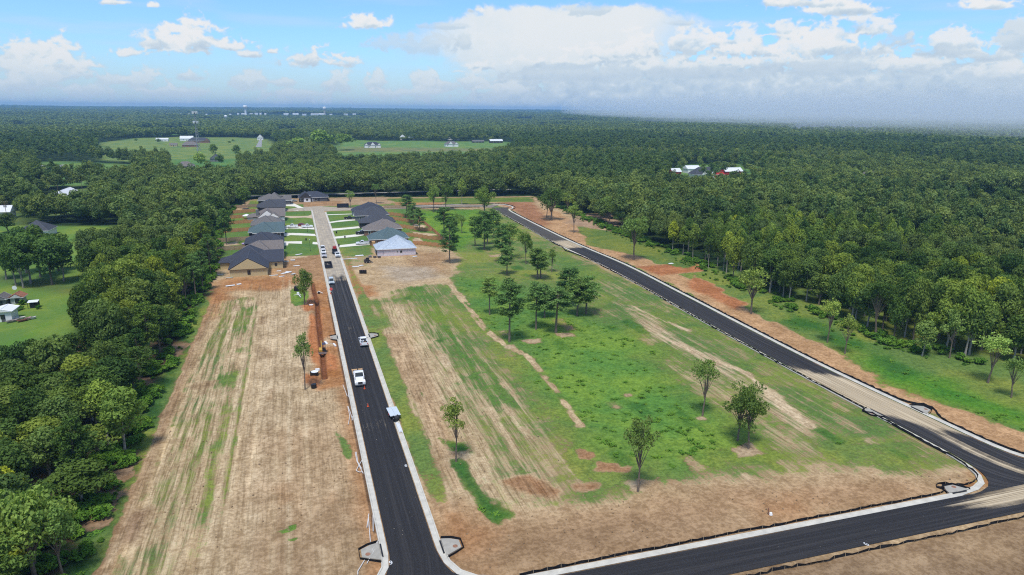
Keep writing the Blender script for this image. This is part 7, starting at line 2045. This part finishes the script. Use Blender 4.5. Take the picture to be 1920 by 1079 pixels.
for px, py, w, h in ((72, 580, 1.1, 1.5), (28, 583, 2.4, 1.2), (20, 580, 2.2, 1.3), (36, 581, 2.0, 1.1), (43, 572, 1.6, 1.8), (30, 566, .9, .9)):
    x, y, z = G(px, py)
    plant('bush', x, y, h, w * .75, {72: 'bush at the right side of the small carport', 28: 'middle bush of the scrub behind the white shed', 20: 'left bush of the scrub behind the white shed', 36: 'right bush of the scrub behind the white shed', 43: 'ivy-like bush climbing the shed with the rusty red roof', 30: 'low bush in front of the shed with the rusty red roof'}[px], 'bush', 'bushes on the neighbouring lawn', color=(.7, .8, .7))


def boat(px, py, L, W, H, rz, m, lb, inner='wall_dark', cat='boat'):
    x, y, z = G(px, py)
    t = thing('boat', lb, cat, (x, y, z + .05), rz, 'old boats in a row on the neighbouring lawn')
    pr = [(-L / 2, W * .42), (-L * .1, W / 2), (L * .25, W * .42), (L / 2, 0)]
    mb = MB(); out = [(a, b) for a, b in pr] + [(a, -b) for a, b in pr[-2::-1]]; n = len(out)
    for sc, zz in ((.62, .0), (1.0, H), (.86, H), (.7, H * .45)):
        mb.v += [(a * (sc if sc < .8 else (.97 if sc < 1 else 1)), b * sc, zz) for a, b in out]
    for k in range(3):
        for i in range(n): mb.f.append((k * n + i, k * n + (i + 1) % n, (k + 1) * n + (i + 1) % n, (k + 1) * n + i))
    mb.f.append(tuple(range(n - 1, -1, -1))); mb.f.append(tuple(3 * n + i for i in range(n)))
    mb.obj('hull', m, t); MB().box(-L * .15, -L * .02, -W * .38, W * .38, H * .7, H * .8).obj('thwart', inner, t)


boat(24, 604, 3.6, 1.3, .55, rad(40), mat('boat_grey', (.30, .27, .26), .7, noise=.2), 'grey weathered boat hull nearest the white shed')
boat(38, 598.5, 3.2, 1.0, .5, rad(25), mat('boat_white', (.6, .58, .56), .6), 'narrow pale boat lying behind the grey hull')
boat(43, 603, 3.0, 1.2, .5, rad(35), mat('boat_brown', (.20, .085, .06), .7), 'red-brown boat hull in the middle of the row')
boat(54, 600, 2.0, 1.0, .7, rad(60), mat('boat_pink', (.55, .34, .33), .5), 'short pinkish-white boat right of the red-brown hull')
boat(62.5, 598.5, 2.2, .8, .6, rad(50), 'boat_white', 'white jet-ski-like boat at the right end of the row')
x, y, z = G(30, 556); h = top_height(30, 556, 540)
t = thing('satellite_dish', 'white satellite dish on a tall thin pole above the weathered shed', 'satellite dish', (x, y, z), 0)
MB().cyl(0, 0, 0, h, .05, .04, 6).obj('pole', 'steel', t); MB().tube([(0, .12, h), (0, -.02, h), (0, -.1, h)], [.16, .55, .7], 14).obj('dish', 'white_paint', t)
x, y, z = G(14, 414); h = top_height(14, 414, 378)
t = thing('utility_pole', 'utility pole with two crossarms and transformers at the left picture edge', 'utility pole', (x, y, z), .2)
MB().cyl(0, 0, -.3, h, .16, .1, 8).obj('pole', mat('pole_brown', (.16, .11, .075), .9), t)
for k in (0, 1): MB().box(-1.5, 1.5, -.06, .06, h - .4 - k * 1.1, h - .22 - k * 1.1).obj('crossarm', 'pole_brown', t)
for a in (-1.3, -.5, .5, 1.3): MB().cyl(a, 0, h - .22, h + .05, .06, n=6).obj('insulator', 'lamp_clear', t)
for a in (-.45, .45): MB().cyl(a, -.2, h - 3.2, h - 2.1, .26, n=10).obj('transformer', 'steel', t)
PL = []
for px, py, ty, lb in ((155, 360, 339, 'pole at the left end of the wires over the tree row'), (197, 357, 338, 'pole with a transformer in the middle of the wires over the tree row'), (244, 356, 337, 'pole at the right end of the wires over the tree row'), (110, 366, 347, 'thin pole beside the long white metal roof')):
    x, y, z = G(px, py); h = top_height(px, py, ty)
    t = thing('utility_pole', 'utility ' + lb, 'utility pole', (x, y, z), .3, 'utility poles beyond the left tree row'); PL.append((x, y, z + h - .3))
    MB().cyl(0, 0, -.3, h, .15, .1, 7).obj('pole', 'pole_brown', t); MB().box(-1.2, 1.2, -.06, .06, h - .5, h - .34).obj('crossarm', 'pole_brown', t)
for a in (-1.1, 1.1):
    pts = []
    for p, q in zip(PL[:2], PL[1:3]):
        for f in np.linspace(0, 1, 9)[:-1]: pts.append((p[0] + (q[0] - p[0]) * f + a, p[1] + (q[1] - p[1]) * f, p[2] + (q[2] - p[2]) * f - 1.2 * 4 * f * (1 - f)))
    pts.append((PL[2][0] + a, PL[2][1], PL[2][2]))
    MB().tube(pts, .035, 4).obj('power_line', 'steel', None, label=('nearer' if a < 0 else 'farther') + ' wire slung between the utility poles over the left tree row', category='wire', group='wires over the left tree row')

# ------------------------------------------------------------------ far landmarks
x, y, z = G(374, 303); h = top_height(374, 303, 209)
t = thing('cell_tower', 'tall grey lattice cell tower with white antenna panels beyond the woods', 'cell tower', (x, y, z), .3)
gm = mat('galvanised', (.33, .34, .36), .5, .3); b0, b1 = 2.6, .7
leg = lambda k, f: ((b0 + (b1 - b0) * f) * cos(k * 2 * pi / 3), (b0 + (b1 - b0) * f) * sin(k * 2 * pi / 3), f * h)
for k in range(3): MB().tube([leg(k, 0), leg(k, 1)], [.22, .14], 5).obj('leg', gm, t)
nb = 16; mb = MB()
for i in range(nb):
    for k in range(3):
        mb.tube([leg(k, i / nb), leg((k + 1) % 3, (i + 1) / nb)], .09, 4, False).tube([leg((k + 1) % 3, i / nb), leg(k, (i + 1) / nb)], .09, 4, False)
mb.obj('bracing', gm, t)
for lv, zz in ((0, h - 1.5), (1, h - 12)):
    MB().cyl(0, 0, zz - .15, zz + .15, 2.6, n=6).obj('platform', gm, t)
    for k in range(9):
        a = k * 2 * pi / 9; MB().box(2.7 * cos(a) - .25, 2.7 * cos(a) + .25, 2.7 * sin(a) - .2, 2.7 * sin(a) + .2, zz - 1.4, zz + 1.4).obj('antenna_panel', 'white_paint', t)
for px, r, zt, rad_, lb in ((460, 4600, 76, 13, 'white water tower on the horizon, left of the two'), (608.5, 4700, 72, 11, 'grey-stemmed water tower on the horizon, right of the two')):
    x, y = az_r(px, r); z = float(height(x, y))
    t = thing('water_tower', lb, 'water tower', (x, y, z), 0, 'water towers on the horizon'); H_ = zt - z
    MB().tube([(0, 0, -2), (0, 0, H_ * .2), (0, 0, H_ - 18)], [9, 6.0, 6.0], 14).obj('stem', 'white_paint' if px < 500 else 'concrete', t)
    MB().tube([(0, 0, H_ - 19), (0, 0, H_ - 12), (0, 0, H_ - 6), (0, 0, H_ - 1.5), (0, 0, H_)], [5.5, rad_, rad_, rad_ * .8, .6], 20).obj('tank', 'white_paint', t)
x, y = az_r(422, 2900); z = float(height(x, y))
t = thing('water_tower', 'small mushroom-shaped white water tank showing over the mid-distance woods', 'water tower', (x, y, z), 0)
MB().cyl(0, 0, -1, 22, 1.6, n=10).obj('stem', 'white_paint', t); MB().tube([(0, 0, 21), (0, 0, 23), (0, 0, 27), (0, 0, 30), (0, 0, 31)], [1.6, 5, 6.2, 4, .4], 16).obj('tank', 'white_paint', t)
TB = [(296, 34), (312, 60), (334, 70), (350, 40), (386, 16), (415, 14), (429, 34), (446, 10), (455, 24), (470, 30), (480, 24), (488, 16), (497, 14), (536, 40), (554, 50), (570, 34), (590, 70), (603, 50), (620, 20), (648, 36), (664, 30)]
wr = random.Random(3)
for i, (px, w) in enumerate(TB):
    x, y = az_r(px, 4620 + 40 * (i % 3)); z = float(height(x, y)) + 5
    t = thing('warehouse', 'pale low town building on the far blue horizon, part of the thin white line', 'building', (x, y, z), -YAW + rad(5), 'pale town buildings on the horizon')
    w *= .7; hh_ = wr.uniform(1.5, 4)
    MB().box(-w / 2, w / 2, -8, 8, -8, hh_).obj('wall', 'white_metal', t); MB().add([(-w / 2 - 1, -9, hh_), (w / 2 + 1, -9, hh_), (w / 2 + 1, 9, hh_), (-w / 2 - 1, 9, hh_), (-w / 2 - 1, 0, hh_ + 2.5), (w / 2 + 1, 0, hh_ + 2.5)], [(0, 1, 5, 4), (2, 3, 4, 5), (0, 4, 3), (1, 2, 5), (0, 3, 2, 1)]).obj('roof', 'white_metal', t)

# far lane, car park, county road
slab('road', W2([(479, 276), (490.5, 276), (491.5, 262), (487, 262)]), .05, mat('lane_grey', (.26, .26, .25), .9, noise=.1))
slab('car_park', W2([(74, 310), (122, 309), (98, 321), (70, 322)]), .05, 'lane_grey')
strip('road', [(-120, 520.5), (160, 520.5)], [(-120, 526.5), (160, 526.5)], .02, mat('county_road', (.30, .285, .26), .9, noise=.1), 2, 8.)
cr_ = random.Random(9)
for k in range(9):
    px, py = 76 + 3.1 * k, 315.5 - .35 * k
    x, y, z = G(px, py)
    car('car', ('leftmost car, white,', 'silver car next to the leftmost', 'dark grey car left of the middle', 'white car just left of the middle one', 'black car in the middle', 'white car just right of the middle one', 'silver car right of the middle', 'white car next to the rightmost', 'rightmost car, black,')[k] + ' in the distant car park row', x, y, .4, (WHITE, SILVER, GREY, WHITE, BLACK, WHITE, SILVER, WHITE, BLACK)[k], group='cars in the distant car park')
# survey marks sprayed on the fresh asphalt
def mark(px, py, label, s=.5, rz=0.):
    x, y, _ = G(px, py)
    c = [(.55, .9), (.2, 1.0), (-.15, .75), (-.2, .3), (.1, .0), (.45, .15), (.45, .45), (.1, .55), (-.18, .35)]
    mb = MB(); co = smooth_line([(a * s, b * s * 1.6) for a, b in c], 4); z = .066
    for i in range(len(co)):
        d = co[min(i + 1, len(co) - 1)] - co[max(i - 1, 0)]; d = d / (np.linalg.norm(d) + 1e-9); n = np.array([d[1], -d[0]]) * .05
        mb.v += [(co[i][0] - n[0], co[i][1] - n[1], z), (co[i][0] + n[0], co[i][1] + n[1], z)]
        if i: mb.f.append((2 * i - 2, 2 * i - 1, 2 * i + 1, 2 * i))
    o = mb.obj('road_marking', 'white_paint', None, kind='structure'); o.location = (x, y, .01); o.rotation_euler = (0, 0, rz)


mark(761, 876, 'six', .45); mark(733, 1053, 'nine', .45, pi); mark(1628, 1024, 'six', .45, .3)


# loose stones and tracked clods on the fresh asphalt
def litter(name, pts, m, size, seed):
    r = np.random.default_rng(seed); V = []; F = []
    for (x0, x1, y0, y1, n) in pts:
        for _ in range(n):
            x, y = r.uniform(x0, x1), r.normal((y0 + y1) / 2, (y1 - y0) / 4); a, b, c = size * r.uniform(.4, 1.5, 3); o = len(V); z = .055
            V += [(x - a, y, z), (x, y - b, z), (x + a, y, z), (x, y + b, z), (x + r.uniform(-.3, .3) * a, y, z + c * .8)]
            F += [(o, o + 1, o + 4), (o + 1, o + 2, o + 4), (o + 2, o + 3, o + 4), (o + 3, o, o + 4)]
    MB().add(V, F).obj(name, m, None, kind='stuff')


litter('gravel', [(9.3, 13.5, 127, 131, 22), (11, 13.2, 118, 127, 8), (10.5, 13.5, 176, 196, 22), (9.3, 12, 132, 140, 8), (9.4, 15.2, 80, 110, 14), (60, 110, 69.5, 75, 10)], mat('clod', (.30, .26, .20), .9, noise=.3), .06, 3)
litter('clods', [(-11, 6, 80, 150, 60), (20, 60, 78, 90, 50), (60, 108, 78, 86, 30), (-26, -12, 70, 160, 40), (20, 44, 95, 150, 50), (30, 46, 262, 288, 60), (-20, 4, 252, 276, 80)], mat('soil_clod', (.24, .16, .09), .95, noise=.35), .16, 4)
